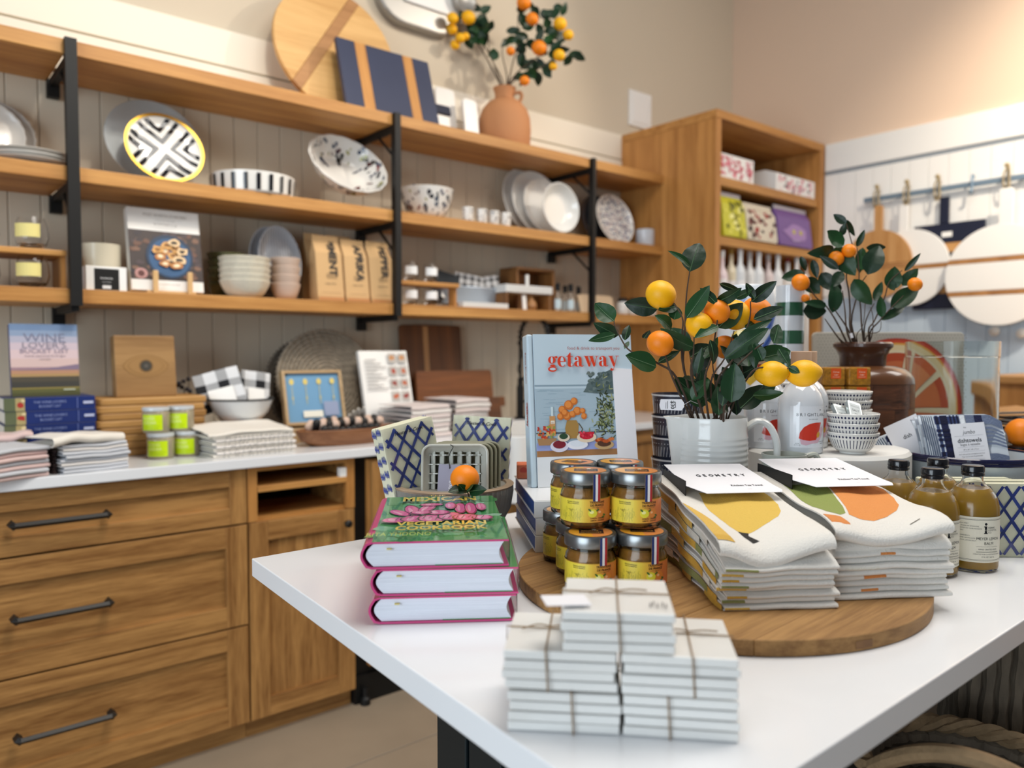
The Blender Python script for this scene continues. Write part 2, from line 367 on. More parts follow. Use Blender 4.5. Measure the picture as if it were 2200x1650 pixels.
t = thing('drawer_cabinet', 'oak base cabinet cut off by the left picture edge', 'cabinet'); carcass(-.9, -.072, t); shaker('door', -.898, -.074, .068, .874, t)
x0, x1 = .891, 1.262
t = thing('door_cabinet', 'narrow oak base cabinet with an open slot above its round-knobbed door', 'cabinet'); carcass(x0, x1, t)
for a, b_ in ((x0, x0 + .03), (x1 - .03, x1)): obj('stile', M().box(a, b_, FY, FY + .02, .703, .878), OAKZ, t, bev=.001)
obj('top_rail', M().box(x0 + .03, x1 - .03, FY, FY + .02, .862, .878), OAKX, t, bev=.001)
obj('slot_shelf', M().box(x0 + .018, x1 - .018, FY + .02, WY - .02, .699, .711), OAKX, t)
obj('pull_out_board', M().box(x0 + .031, x1 - .031, FY - .004, FY + .3, .795, .815), OAKX, t, bev=.002)
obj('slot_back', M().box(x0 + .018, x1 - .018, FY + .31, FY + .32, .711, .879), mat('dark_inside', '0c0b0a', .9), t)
obj('latch', M().box(x1 - .055, x1 - .031, FY - .003, FY + .02, .80, .845), WHITEB, t, bev=.002)
shaker('door', x0 + .002, x1 - .002, .068, .700, t, .062, knob=(x1 - .035, .655))
t = thing('dishwasher', 'built-in appliance behind an oak front in a black frame beside the narrow cabinet', 'appliance', (0, 0, 0))
obj('housing', M().box(1.268, 1.90, FY + .03, WY, .06, .879), BLACK, t)
obj('oak_front', M().box(1.318, 1.87, FY + .005, FY + .029, .13, .862), OAKZ, t, bev=.002)
shaker('front_frame', 1.322, 1.868, .135, .858, t, .07, y=FY - .015)
obj('base_plate', M().box(1.268, 1.90, FY + .02, FY + .05, 0, .10), BLACK, t)
for q in (1.30, 1.86): obj('foot', M().lathe([(.018, 0), (.018, .02), (.01, .03), (.01, .06)], 14), BLACK, t, loc=(q, FY + .005, 0), smooth=True)
for i, (x0, x1, lab) in enumerate(((1.905, 2.64, 'oak base cabinet under the white sink'), (2.645, XT - .002, 'oak base cabinet between the sink and the tall cabinet'))):
    t = thing('door_cabinet', lab, 'cabinet'); carcass(x0, x1, t); xm = (x0 + x1) / 2
    for a, b_, k in ((x0 + .002, xm - .001, xm - .03), (xm + .001, x1 - .002, xm + .03)): shaker('door', a, b_, .068, .62 if i == 0 else .874, t, .06, knob=(k, .57))
SX0, SX1 = 1.93, 2.62
wt = M(); wt.box(-.95, SX0, 2.333, WY + .006, .879, ZC); wt.box(SX1, XT - .001, 2.333, WY + .006, .879, ZC); wt.box(SX0, SX1, 2.80, WY + .006, .879, ZC)
tag(obj('worktop', wt, QUARTZ, bev=.003), 'long white quartz worktop along the shelf wall', 'worktop')
t = thing('sink', 'white ceramic farmhouse sink with a rounded apron front', 'sink', ((SX0 + SX1) / 2, 0, 0)); hw = (SX1 - SX0) / 2 - .002
def rrect(x0, x1, y0, y1, r, n=5):
    o = []
    for cx, cy, a in ((x1 - r, y1 - r, 0), (x0 + r, y1 - r, pi / 2), (x0 + r, y0 + r, pi), (x1 - r, y0 + r, 1.5 * pi)):
        o += [(cx + r * cos(a + i * pi / 2 / n), cy + r * sin(a + i * pi / 2 / n)) for i in range(n + 1)]
    return o
s = M(); o1 = rrect(-hw, hw, 2.30, 2.795, .04); i1 = rrect(-hw + .03, hw - .03, 2.33, 2.77, .035); n = len(o1)
v = [(*p, .635) for p in o1] + [(*p, .905) for p in o1] + [(*p, .905) for p in i1] + [(*p, .68) for p in i1]
f = [tuple(range(n))[::-1], tuple(range(3 * n, 4 * n))] + [(k * n + i, k * n + (i + 1) % n, (k + 1) * n + (i + 1) % n, (k + 1) * n + i) for k in range(3) for i in range(n)]
s.add(v, f); CER = mat('white_ceramic', 'ECECEA', .12, coat=.3); obj('basin', s, CER, t, bev=.004, smooth=True)
# tall black spring faucet behind the sink
fx = at(1118, 800, y=2.86).x
t = thing('faucet', 'tall black faucet with a coiled spring neck behind the sink', 'faucet', (fx, 2.86, ZC))
obj('base', M().lathe([(.03, 0), (.03, .008), (.018, .012), (.018, .16), (.014, .165), (.014, .20)], 20), BLACK, t, smooth=True)
arc = [(0, 0, .2), (0, 0, .36)] + [(0, -.10 + .10 * cos(a), .40 + .10 * sin(a)) for a in [i * pi / 10 for i in range(11)]] + [(0, -.20, .3)]
arc = smoothpts(arc, 4); obj('hose', M().tube(arc, .008, 8), BLACK, t, smooth=True)
co = []; L = len(arc)
for i in range(L - 1):
    for j in range(4):
        q = (i + j / 4); p = arc[i].lerp(arc[i + 1], j / 4); d = (arc[i + 1] - arc[i]).normalized(); sd = V((1, 0, 0)); u2 = d.cross(sd); a = q * 1.9
        co.append(p + (sd * cos(a) + u2 * sin(a)) * .013)
obj('spring', M().tube(co, .0028, 5), BLACK, t, smooth=True)
obj('spray_head', M().lathe([(.012, 0), (.017, .02), (.013, .09), (.010, .10)], 16, c=(0, -.20, .2)), BLACK, t, smooth=True)
obj('holder_arm', M().tube([(0, 0, .19), (0, -.2, .25)], .006, 8), BLACK, t)
obj('lever', M().tube([(.015, 0, .08), (.07, -.01, .10)], .006, 8), BLACK, t)

# ------------------------------------------------------------ tall open cabinet
TY = 2.315; TX1 = XR - .026; TZ = 2.443
t = thing('tall_cabinet', 'tall open oak cabinet in the corner with boxes, bags and bottles on its shelves', 'cabinet')
obj('side_panel', M().box(XT, XT + .042, TY, WY + .006, 0, TZ - .043), OAKZ, t, bev=.002)
obj('side_panel', M().box(TX1 - .042, TX1, TY, WY + .006, 0, TZ - .043), OAKZ, t, bev=.002)
obj('top_panel', M().box(XT, TX1, TY, WY + .006, TZ - .042, TZ), OAKX, t, bev=.002)
obj('back_panel', M().box(XT + .042, TX1 - .042, WY - .01, WY + .005, .1, TZ - .043), mat('taupe_back', 'A89C90', .8), t)
TS = (2.121, 1.822, 1.50, 1.16, .80, .45, .1)
for z in TS: obj('shelf', M().box(XT + .0425, TX1 - .0425, TY + .012, WY - .011, z - .044, z), OAKX, t, bev=.002)

# ------------------------------------------------------------ island
IA, IB = (.457, 1.20), (.399, .314); IX1 = 2.55
t = thing('island', 'white-topped shop island with a dark base carrying the whole front display', 'table')
obj('top', M().prism([IB, (IX1, .314), (IX1, 1.20), IA], .8805, .9095), QUARTZ, t, bev=.0015)
DK = mat('dark_teal_paint', '0E1B20', .4)
obj('base', M().box(.68, 2.45, .57, .99, 0, .88), DK, t)
for i in range(5): obj('base_panel', M().box(.668, .68, .575 + i * .084, .575 + i * .084 + .078, .02, .87), DK, t, bev=.003)
# ============================================================ wares on the wall shelves
POR = mat('white_porcelain', 'E6E4DF', .16, coat=.4); GLASS = mat('clear_glass', 'FFFFFF', .02, trans=1, ior=1.3)
def xs(px0, px1, y, py=450): return at(px0, py, y=y).x, at(px1, py, y=y).x
def wid(px, p): return px * dep(p) / FPX
def prof_r(prof):
    ps = sorted(prof, key=lambda q: q[1])
    def f(z):
        for (r0, z0), (r1, z1) in zip(ps, ps[1:]):
            if z0 <= z <= z1 and z1 > z0: return r0 + (r1 - r0) * (z - z0) / (z1 - z0)
        return ps[-1][0] if z > ps[-1][1] else ps[0][0]
    return f
def onlathe(prof, Rm, a0=0, inner=False):
    f = prof_r(prof); s = -1 if inner else 1
    return lambda u, v, w_: V(((f(v) + s * w_) * sin(u / Rm + a0), -(f(v) + s * w_) * cos(u / Rm + a0), v))
def dish(R, h, foot=.55, t=.004):       # a plate or a bowl, foot at z = 0
    n = 8; out = [(0.0, .002), (R * foot * .9, .002), (R * foot * .92, 0), (R * foot, 0), (R * foot, .003)]
    out += [(R * foot + (R - R * foot) * (1 - cos(i / n * pi / 2)) ** .0 * (i / n) ** .7, .003 + (h - .003) * (i / n) ** 1.5) for i in range(1, n + 1)]
    ins = [(r - t, z + t * .3) for r, z in out[:4:-1]]
    return out + [(R - t * .3, h + t * .4)] + ins + [(R * foot * .9, .003 + t), (0, .003 + t)]
def outer(prof): return prof[4:13]
def leaned(nm_, label, cat, x, y, zb, R, h, m_, th=78, foot=.6, group=None, t=.004, fn=None):
    a = radians(th); o = thing(nm_, label, cat, (x, y + R * cos(a), zb + R * sin(a) + .0006), group=group, rot=(a, 0, 0))
    obj('dish', M().lathe(dish(R, h, foot, t), 48, fn=fn), m_, o, smooth=True); return o
def leancard(nm_, label, cat, x0, x1, y, zb, h, t, m_, lean=12, group=None, rz=0):
    o = thing(nm_, label, cat, ((x0 + x1) / 2, y, zb), group=group, rot=(-radians(lean), 0, rz))
    w_ = (x1 - x0) / 2; return o, w_

# --- top shelf
z = ZT
BAMB = wood('light_board_wood', 'DDB070', 'C2904F', 'X', .8, ring=.5); BAMD = wood('brown_strip_wood', 'B58350', '966638', 'X', .8)
x0, x1 = xs(583, 843, 2.84, 120); R = (x1 - x0) / 2 * .985; a = radians(80)
t = thing('round_serving_board', 'large round light-wood board with a darker diagonal strip, leaning on the top shelf', 'board', ((x0 + x1) / 2, 2.80 + R * cos(a), z + R * sin(a)), rot=(a, radians(0), 0))
ang = radians(-34)
def chordpoly(R, s0, s1, n=24, flipx=False):
    """the slice of a disc between two parallel chords at s0 < s1"""
    def arc(sa, sb, side):
        ta, tb = math.acos(max(-1, min(1, sa / R))), math.acos(max(-1, min(1, sb / R)))
        return [(R * cos(ta + (tb - ta) * i / n), side * R * sin(ta + (tb - ta) * i / n)) for i in range(n + 1)]
    return arc(s0, s1, 1) + arc(s1, s0, -1)
Rm_ = Matrix.Rotation(ang, 3, 'Z')
for nm_, s0, s1, mm in (('plank', -R, -.072, BAMB), ('strip', -.0715, -.0285, BAMD), ('plank', -.028, R, BAMB)):
    m = M().prism(chordpoly(R, s0, s1), 0, .022); m.xf(Rm_); obj(nm_, m, mm, t, bev=.002)
NAVYS = mat('slate_blue_stain', '343A52', .5, var=.12, vs=9); NAVY = mat('navy_stain', '141B33', .45)
x0, x1 = xs(735, 908, 2.70, 90); yb = 2.665; hh = at(735, 66, y=2.72).z - ZT
t, w_ = leancard('striped_serving_board', 'slate-blue rectangular board with two oak stripes and a side handle on the top shelf', 'board', x0, at(945, 250, y=2.665).x, yb, z, hh, .02, NAVYS, 17)
L = 2 * w_; xa = -w_
for nm_, f0, f1, mm in (('blue_panel', 0, .185, NAVYS), ('oak_stripe', .185, .30, OAKZ), ('blue_panel', .30, .70, NAVYS), ('oak_stripe', .70, .81, OAKZ), ('blue_panel', .81, 1, NAVYS)):
    obj(nm_, M().box(xa + L * f0 + .0004, xa + L * f1 - .0004, 0, .02, 0, hh), mm, t, bev=.0015)
obj('handle', M().box(w_, w_ + .075, .002, .018, hh * .22, hh * .36), NAVY, t, bev=.004)
t = thing('emergency_light', 'silver and white oblong wall fixture with round lamp heads, high beside the orange-fruit branches', 'light', (at(900, -2, y=2.94).x, WY + .019, at(900, -2, y=2.94).z))
SIL = mat('brushed_silver', 'A5A29D', .38, .6)
cap = lambda hw, hh, n=12: [(hw - hh + hh * cos(-pi / 2 + pi * i / n), hh * sin(-pi / 2 + pi * i / n)) for i in range(n + 1)] + [(-hw + hh + hh * cos(pi / 2 + pi * i / n), hh * sin(pi / 2 + pi * i / n)) for i in range(n + 1)]
XZ = lambda x, y, z_: V((x, -z_, y))
obj('housing', M().prism(cap(.225, .14), 0, .05, XZ), SIL, t, bev=.012, seg=3); obj('face_plate', M().box(-.09, .19, -.062, -.05, -.045, .07), WHITEB, t, bev=.004)
for q in (-.15, .2): obj('lamp_head', M().lathe([(.045, 0), (.06, .03), (.06, .05), (.05, .055), (.03, .045), (0, .042)], 24, R=Matrix.Rotation(pi / 2, 3, 'X'), c=(q, -.052, .03)), SIL, t, smooth=True)
MARB = mat('white_marble', 'E9E7E3', .3, var=.05, vs=6)
for px0, px1, py, yy, lab, bw in ((944, 985, 178, 2.84, 'white marble cheese board leaning just right of the slate-blue board', 0), (1002, 1032, 205, 2.78, 'white marble paddle tucked against the terracotta vase', 0)):
    x0, x1 = xs(px0, px1, yy, 230); h = at(px0, py, y=yy).z - ZT
    t, w_ = leancard('marble_board', lab, 'board', x0, x1, yy, z, h, .014, MARB, 8)
    obj('slab', M().prism(rrect(-w_, w_, 0, h, .02), -.014, 0, XZ), MARB, t, bev=.002)
TERRA = mat('terracotta', 'BE8458', .75, var=.12, vs=5, bump=.4, bs=45)
vx = at(1084, 260, y=2.79).x; VASE = V((vx, 2.79, z)); R = wid(113, VASE + V((0, 0, .1))) / 2; H = at(1084, 190, y=2.79).z - z
t = thing('terracotta_vase', 'round-shouldered terracotta vase with a small ear handle on the top shelf', 'vase', VASE)
obj('body', M().lathe([(0, 0), (R * .93, 0), (R * .97, .01), (R, H * .3), (R * .97, H * .5), (R * .86, H * .64), (R * .62, H * .76), (R * .38, H * .82), (R * .36, H * .9), (R * .44, H), (R * .38, H), (R * .3, H * .9), (R * .3, H * .8), (R * .5, H * .7), (R * .7, H * .4), (0, H * .2)], 40), TERRA, t, smooth=True)
obj('ear_handle', M().tube(smoothpts([(R * .36, 0, H * .9), (R * .6, 0, H * .91), (R * .68, 0, H * .84), (R * .6, 0, H * .76)]), .008, 8), TERRA, t, rot=(0, 0, RZ - .3), smooth=True)

# --- middle shelf
z = ZM
RIM = mat('grey_stoneware', 'C3BEB7', .3, coat=.3, var=.08, vs=20)
fl_ = lambda k, d: (lambda a, r, z_: r * (1 + d * cos(a * k) * (1 if r > .05 else 0)))
for i, (px, R, yy) in enumerate(((-14, .115, 2.875), (-34, .11, 2.845))): leaned('scalloped_plate', ('grey fluted plate leaning behind another at the left end of the middle shelf', 'grey fluted plate in front of its twin at the left picture edge')[i], 'plate', at(px, 280, y=yy).x, yy, z, R, .018, RIM, 76, fn=fl_(24, .012), group='fluted grey plates')
p = V((at(62, 330, y=2.76).x, 2.745, z)); R = wid(160, p) / 2
for i in range(3):
    t = thing('dinner_plate', ('lowest', 'middle', 'top')[i] + ' plate of the flat stack of three at the left end of the middle shelf', 'plate', p + V((0, 0, i * .0125)), group='flat stack of plates'); obj('dish', M().lathe(dish(R, .013, .6), 48), (RIM, POR, RIM)[i], t, smooth=True)
GREYG = mat('smoky_glaze', 'B4BABC', .08, coat=.6)
x0, x1 = xs(222, 450, 2.83, 290); R = (x1 - x0) / 2 * .93
leaned('platter', 'large grey-glazed round platter behind the black-and-white patterned plate', 'platter', (x0 + x1) / 2 - .01, 2.80, z, R, .012, GREYG, 74)
R2 = R * .78; GOLD = mat('gold_rim', 'C9A040', .2, .9)
t = leaned('patterned_plate', 'white plate with a gold rim and bold black chevrons on the middle shelf', 'plate', (x0 + x1) / 2 - .004, 2.72, z, R2, .016, POR, 72)
obj('gold_edge', M().lathe([(R2 - .007, .0150), (R2 + .001, .016), (R2 + .0015, .020), (R2 - .008, .0195), (R2 - .007, .0150)], 48), GOLD, t, smooth=True)
P = Print(.0004); Rp = R2 * .9
for q in range(4):
    th = q * pi / 2 + radians(8); dx, dy = cos(th), sin(th)
    for k, w1 in ((.15, .17), (.52, .17)):
        def endp(ax, s):       # arm leaves the apex at 45 degrees and stops at the circle
            ux, uy = cos(th + s * radians(43)), sin(th + s * radians(43)); b_ = ax[0] * ux + ax[1] * uy; c_ = ax[0] ** 2 + ax[1] ** 2 - 1
            L_ = -b_ + sqrt(b_ * b_ - c_); return ax[0] + ux * L_, ax[1] + uy * L_
        a0 = (dx * k, dy * k); a1 = (dx * (k + w1), dy * (k + w1)); e0, e1 = endp(a0, 1), endp(a1, 1); f0, f1 = endp(a0, -1), endp(a1, -1)
        for pp in ((a0, e0, e1, a1), (a1, f1, f0, a0)): P.poly([(x_ * Rp, y_ * Rp) for x_, y_ in pp], '17171B')
fz = prof_r([(q[1], q[0]) for q in [(r, z_) for r, z_ in dish(R2, .016, .6)[13:]]])
def onplate(R, h, foot=.6, t=.004):
    pr = [(r, z_) for r, z_ in dish(R, h, foot, t)[14:]]; pr.sort()
    def f(r):
        for (r0, z0), (r1, z1) in zip(pr, pr[1:]):
            if r0 <= r <= r1 and r1 > r0: return z0 + (z1 - z0) * (r - r0) / (r1 - r0)
        return pr[-1][1]
    return lambda u, v, w_: V((u, v, f(hypot(u, v)) + w_ + .0006))
P.to('chevron_print', t, onplate(R2, .016), .02, .02, ink('glazed_print', .15, .4))
# striped low bowl
p = V((at(543, 380, y=2.78).x, 2.78, z)); R = wid(176, p) / 2; H = .072
pr = [(0, 0), (R * .93, 0), (R * .97, .006), (R, H), (R - .006, H), (R * .93, .012), (0, .01)]
t = thing('striped_bowl', 'wide straight-sided white bowl with vertical black stripes on the middle shelf', 'bowl', p)
obj('dish', M().lathe(pr, 56), POR, t, smooth=True); P = Print(.0004)
for i in range(22): u = (i / 22 - .5) * 2 * pi * R; P.rect(u, u + .0135, .006, H - .009, '15151A')
P.to('black_stripes', t, onlathe([(R * .972, .006), (R, H)], R), .006, 0, ink('glazed_print'))
# butterfly bowls
def butterflies(P, w0, w1, h0, h1, n, s, seed):
    r = random.Random(seed); cols = ('22252F', '7C1F1C', '2F3B57', '9B9A3A', '4A5566', '1C1C1C', '6A7280', '59201c')
    for i in range(n):
        x, y, a, k, c = r.uniform(w0, w1), r.uniform(h0, h1), r.uniform(0, 6.28), r.uniform(.35, 1) ** 1.5 * s, r.choice(cols)
        for sg in (-1, 1): P.ell(x + cos(a) * k * .5 * sg, y + sin(a) * k * .5 * sg, k * .55, k * .34, c, 8, a + sg * .7, k=0); P.ell(x + cos(a) * k * .4 * sg - sin(a) * k * .35, y + sin(a) * k * .4 * sg + cos(a) * k * .35, k * .3, k * .2, c, 7, a - sg * .6, k=0)
        P.l = 1 + i % 3
    return P
def fbowl(label, loc, R, H, rot=None, seed=1):
    pr = dish(R, H, .45, .006); sc_ = lambda a, r, z_: r * (1 + (.02 * abs(sin(a * 8)) if z_ > H * .9 else 0))
    t = thing('butterfly_bowl', label, 'bowl', loc, group='butterfly-patterned bowls', rot=rot); obj('dish', M().lathe(pr, 64, fn=sc_), POR, t, smooth=True)
    o = [(r, z_) for r, z_ in pr[4:13]]; P = butterflies(Print(.0005), -pi * R, pi * R, H * .12, H * .95, 110, .022, seed)
    P.to('butterfly_print', t, onlathe(o, R), .008, .008, ink('glazed_print'))
    i_ = [(r - .0018, z_) for r, z_ in pr[14:23]]; P = butterflies(Print(.0005), -pi * R, pi * R, H * .2, H * .95, 90, .022, seed + 5)
    P.to('inner_print', t, onlathe(i_, R, 0, True), .008, .008, ink('glazed_print')); return t
x0, x1 = xs(652, 822, 2.78, 380); R = (x1 - x0) / 2 * .93; a = radians(52)
fbowl('butterfly-patterned bowl tipped up to show its inside, beside the striped bowl', ((x0 + x1) / 2, 2.71 + R * cos(a), z + R * sin(a) - .012 + .013), R, .085, (a, 0, 0), 3)
p = V((at(917, 430, y=2.77).x, 2.77, z)); fbowl('butterfly-patterned bowl standing upright right of the middle upright', p, wid(116, p) / 2, .125, (0, 0, 1.2), 9)
for i, px in enumerate((1005, 1035, 1061, 1086)):
    p = V((at(px, 470, y=2.72).x, 2.72, z)); R = .026; t = thing('small_cup', f'{("first", "second", "third", "fourth")[i]} from the left of four small patterned cups in a row', 'cup', p, group='row of small cups')
    obj('body', M().lathe([(0, 0), (R * .85, 0), (R * .92, .004), (R, .07), (R - .003, .07), (R * .8, .008), (0, .007)], 24), POR, t, smooth=True)
    P = Print(.0004); r = random.Random(i)
    for k in range(34): P.ell(r.uniform(-.07, .07), r.uniform(.01, .064), .0035, .0025, '5B5D66', 6, r.uniform(0, 3), k=0)
    P.to('speckles', t, cyl(R), .003, 0, ink('glazed_print'))
x0, x1 = xs(1100, 1226, 2.80, 430); cx = (x0 + x1) / 2 + .008; Rb = (x1 - x0) / 2 * .93
for i, (k, yy, dx, hh, lab) in enumerate(((1, 2.84, -.02, .016, 'largest grey-shaded plate at the back of the leaning white dish set'), (.93, 2.80, -.012, .018, 'second plate of the leaning white dish set'), (.80, 2.765, .0, .022, 'middle-sized plate nested in the leaning white dish set'))):
    leaned('white_plate', lab, 'plate', cx + dx, yy, z, Rb * k, hh, POR, 76, group='leaning white dish set')
leaned('white_bowl', 'smallest white bowl standing on edge in front of the leaning dish set', 'bowl', cx - .015, 2.70, z, Rb * .66, .05, POR, 86, foot=.5, group='leaning white dish set')
DARKP = mat('dark_glaze', '2A323C', .12, coat=.5)
x0, x1 = xs(1252, 1316, 2.86, 460); leaned('dark_plate', 'dark blue-black plate behind the speckled plate at the right end', 'plate', x0 + Rb * .72, 2.84, z, Rb * .78, .016, DARKP, 77)
x0, x1 = xs(1282, 1361, 2.78, 460); R = (x1 - x0) / 2; t = leaned('speckled_plate', 'white plate freckled blue and pink, right of the thin upright', 'plate', (x0 + x1) / 2, 2.76, z, Rb * .78, .016, POR, 75)
P = Print(.0004); r = random.Random(5); Rq = Rb * .72
for i in range(330):
    q, s = r.uniform(0, 6.28), sqrt(r.random()) * Rq; P.ell(s * cos(q), s * sin(q), r.uniform(.003, .007), r.uniform(.002, .005), r.choice(('5A6E96', '8A93AB', '3F4A63', 'B98F92', '6E7FA6')), 6, q, k=0)
P.to('speckles', t, onplate(Rb * .78, .016), .02, .02, ink('glazed_print'))
p = V((at(1386, 500, y=2.74).x, 2.74, z)); R = wid(40, p) / 2; t = thing('mug', 'pale grey mug with its handle to the right beside the speckled plate', 'mug', p)
obj('body', M().lathe([(0, 0), (R * .9, 0), (R, .008), (R, .095), (R - .004, .095), (R - .005, .01), (0, .008)], 28), mat('pale_glaze', 'C9CED6', .2, coat=.3, var=.15, vs=60), t, smooth=True)
obj('handle', M().tube(smoothpts([(R * .95, 0, .075), (R + .022, 0, .078), (R + .03, 0, .05), (R + .018, 0, .025), (R * .95, 0, .022)]), .0055, 8), _mc['pale_glaze'], t, rot=(0, 0, RZ), smooth=True)

# --- lowest shelf
z = ZL
def riser(label, x0, x1, y0, y1, h):
    t = thing('wooden_riser', label, 'stand', ((x0 + x1) / 2, y0, z)); w_ = (x1 - x0) / 2
    obj('board', M().box(-w_, w_, 0, y1 - y0, h - .018, h), OAKX, t, bev=.003)
    for s in (-1, 1): obj('support', M().box(s * w_ * .95 - .006, s * w_ * .95 + .006, .02, y1 - y0 - .02, 0, h - .018), OAKZ, t)
    return t
def tumbler(loc, label, group, R=.042, H=.1, tagc='E8D98C'):
    t = thing('stemless_glass', label, 'glass', loc, group=group)
    pr = [(0, 0), (R * .55, 0), (R * .85, H * .15), (R, H * .38), (R * .93, H * .75), (R * .75, H), (R * .73, H), (R * .9, H * .75), (R * .96, H * .38), (R * .8, H * .17), (0, .006)]
    obj('bowl', M().lathe(pr, 28), GLASS, t, smooth=True)
    obj('paper_tag', M().sheet(lambda u, v: ((R + .002) * sin((u - .5) * 1.5 + RZ * .6), -(R + .002) * cos((u - .5) * 1.5 + RZ * .6), H * (.35 + .42 * v)), 8, 2, .0006), mat('tag_' + tagc, tagc, .7), t); return t
x0, x1 = xs(-60, 138, 2.70, 520); riser('oak display riser with glasses above and below at the left end of the lowest shelf', x0, x1, 2.665, 2.86, .116)
k = 0
for zz, lev in ((z, 'under'), (z + .116, 'on')):
    for px, nme in ((-42, 'half cut off'), (67, 'right-hand')):
        for yy, rw in ((2.715,'front'),) : p = V((at(px, 480, y=yy).x, yy, zz + .0005)); tumbler(p, f'{nme} stemless cream-tagged glass {lev} the left oak riser', 'stemless glasses with cream tags', H=.094, R=.046)
# candle and its black-fronted box
x0, x1 = xs(182, 258, 2.76, 540); t = thing('candle', 'cream pillar candle in a tumbler behind a small white and black box', 'candle', ((x0 + x1) / 2, 2.78, z)); R = .057
obj('vessel', M().lathe([(0, 0), (R, 0), (R, .155), (R - .004, .155), (R - .004, .01), (0, .01)], 32), mat('cream_glass', 'CFC8B4', .25), t, smooth=True)
obj('wax', M().lathe([(0, .0105), (R - .005, .0105), (R - .005, .14), (0, .14)], 24), mat('cream_wax', 'E8DFC3', .6), t, smooth=True)
x0, x1 = xs(182, 270, 2.68, 600); t = thing('gift_box', 'small white box with a black label in front of the cream candle', 'box', ((x0 + x1) / 2, 2.665, z)); w_ = (x1 - x0) / 2
obj('carton', M().box(-w_, w_, 0, .045, 0, .075), WHITEB, t, bev=.002)
P = Print(.0004).rect(-w_ * .6, w_ * .62, .002, .068, '111111').text('handmade', 0, .036, .006, 'EDEDED').text('soy candle', 0, .025, .004, 'CFCFCF').rect(-.012, .012, .006, .016, 'E4E4E4'); P.to('label', t)
# cookbook on a little easel
x0, x1 = xs(281, 437, 2.70, 530); w_ = (x1 - x0) / 2; hh = at(290, 441, y=2.73).z - z - .008
t = thing('cookbook', 'thick cookbook with a plate of oysters on its cover, held on a wooden easel', 'book', ((x0 + x1) / 2, 2.70, z + .010), rot=(-radians(10), 0, 0))
obj('cover', M().box(-w_, w_, 0, .038, 0, hh), WHITEB, t, bev=.002); P = Print(.0004)
P.rect(-w_, w_, hh * .13, hh * .73, '3A2E2C')
r = random.Random(3)
for i in range(60): P.blob(r.uniform(-w_ * .92, w_ * .92), r.uniform(hh * .16, hh * .70), .012, .008, r.choice(('5C4438', '6B4A3B', '4A3C40', '7A5A48', '332A30')), 7, .3, i, k=0)
P.l += 1; P.ell(-w_ * .72, hh * .2, .02, .018, 'B98A86').ell(-w_ * .72, hh * .2, .010, c='5A2A26').ell(.01, hh * .42, w_ * .66, hh * .27, '16324F').ell(.01, hh * .41, w_ * .58, hh * .235, '2A5580')
for i in range(12):
    q = i * 2.4; s = .2 + .62 * sqrt(i / 12); P.blob(.01 + w_ * .5 * s * cos(q), hh * .44 + hh * .19 * s * sin(q), .02, .013, ('D9A45E', 'B87838', 'E8C79A')[i % 3], 9, .25, i).blob(.01 + w_ * .5 * s * cos(q), hh * .44 + hh * .19 * s * sin(q), .011, .006, ('8A5A28', 'F0DDB8', '3E3226')[i % 3], 8, .3, i)
P.text('POST WORTH STARTERS', 0, hh * .895, .0085, '6A645E').text('RECIPES FOR THE TABLE', 0, hh * .845, .004, '8A847E').text('BY KITCHEN CLUB', 0, hh * .785, .006, '6A645E').text('SHARING PLATES', 0, hh * .055, .006, '9A8A78'); P.to('cover_print', t)
t = thing('book_easel', 'small pale wooden easel holding up the thick cookbook', 'stand', ((x0 + x1) / 2, 2.67, z)); EASEL = wood('pale_beech', 'E3BF8C', 'CFA56C', 'Z')
for s in (-.40, .55): obj('prong', M().box(s * w_ - .008, s * w_ + .008, .006, .02, 0, .075), EASEL, t, bev=.003)
obj('ledge', M().box(-w_ * .6, w_ * .75, .0205, .085, 0, .0095), EASEL, t)
# green bowls behind, cream bowls, oval plates, cups
GRN = mat('olive_glaze', '5C5E42', .25, coat=.3)
def bowlstack(label, grp, px, yy, n, R, h, step, m_, nme='stoneware_bowl', fn=None, zz=None):
    p = V((at(px, 590, y=yy).x, yy, zz or z)); me = mesh('dish', M().lathe(dish(R, h, .5, .005), 44, fn=fn), m_, True)
    for i in range(n):
        t = thing(nme, label.format(('lowest', 'second from the bottom', 'third from the bottom', 'fourth from the bottom', 'fifth from the bottom', 'topmost')[i if i < n - 1 else 5]), 'bowl', p + V((0, 0, i * step + .0003)), i * .7, group=grp); obj('dish', me, None, t)
    return p
bowlstack('olive green bowl, {} of the stack behind the cream bowls', 'olive green bowls', 488, 2.866, 5, .072, .055, .028, GRN)
CRM = mat('cream_speckled_glaze', 'D9D3C2', .3, coat=.2, var=.12, vs=90)
bowlstack('cream scalloped bowl, {} of the stack on the lowest shelf', 'cream scalloped bowls', 526, 2.72, 5, .088, .058, .0205, CRM, fn=fl_(10, .02))
STR = mat('grey_ribbed_stoneware', 'B9BCC2', .3, coat=.2)
for i, (px, yy) in enumerate(((583, 2.84), (603, 2.80))):
    a = radians(80); R = .085; t = thing('oval_plate', ('grey ribbed oval plate standing at the back', 'grey ribbed oval plate in front of its twin, above the stacked cups')[i], 'plate', (at(px, 520, y=yy).x, yy + .02, z + .15), group='ribbed oval plates', rot=(a, 0, 0))
    obj('dish', M().lathe(dish(R, .014, .6), 44, sy=1.62), STR, t, smooth=True); P = Print(.0005)
    for k in range(-7, 8): hgt = .13 * sqrt(max(.01, 1 - (k / 8) ** 2)); P.rect(k * .0105 - .0012, k * .0105 + .0012, -hgt, hgt, '7E838C', 0)
    P.to('ribs', t, lambda u, v, w_: onplate(R, .014)(u, v / 1.62, w_) + V((0, v - v / 1.62, .0)), .02, .03, ink('glazed_print'))
PNK = mat('blush_glaze', 'C9B3A4', .3, coat=.3)
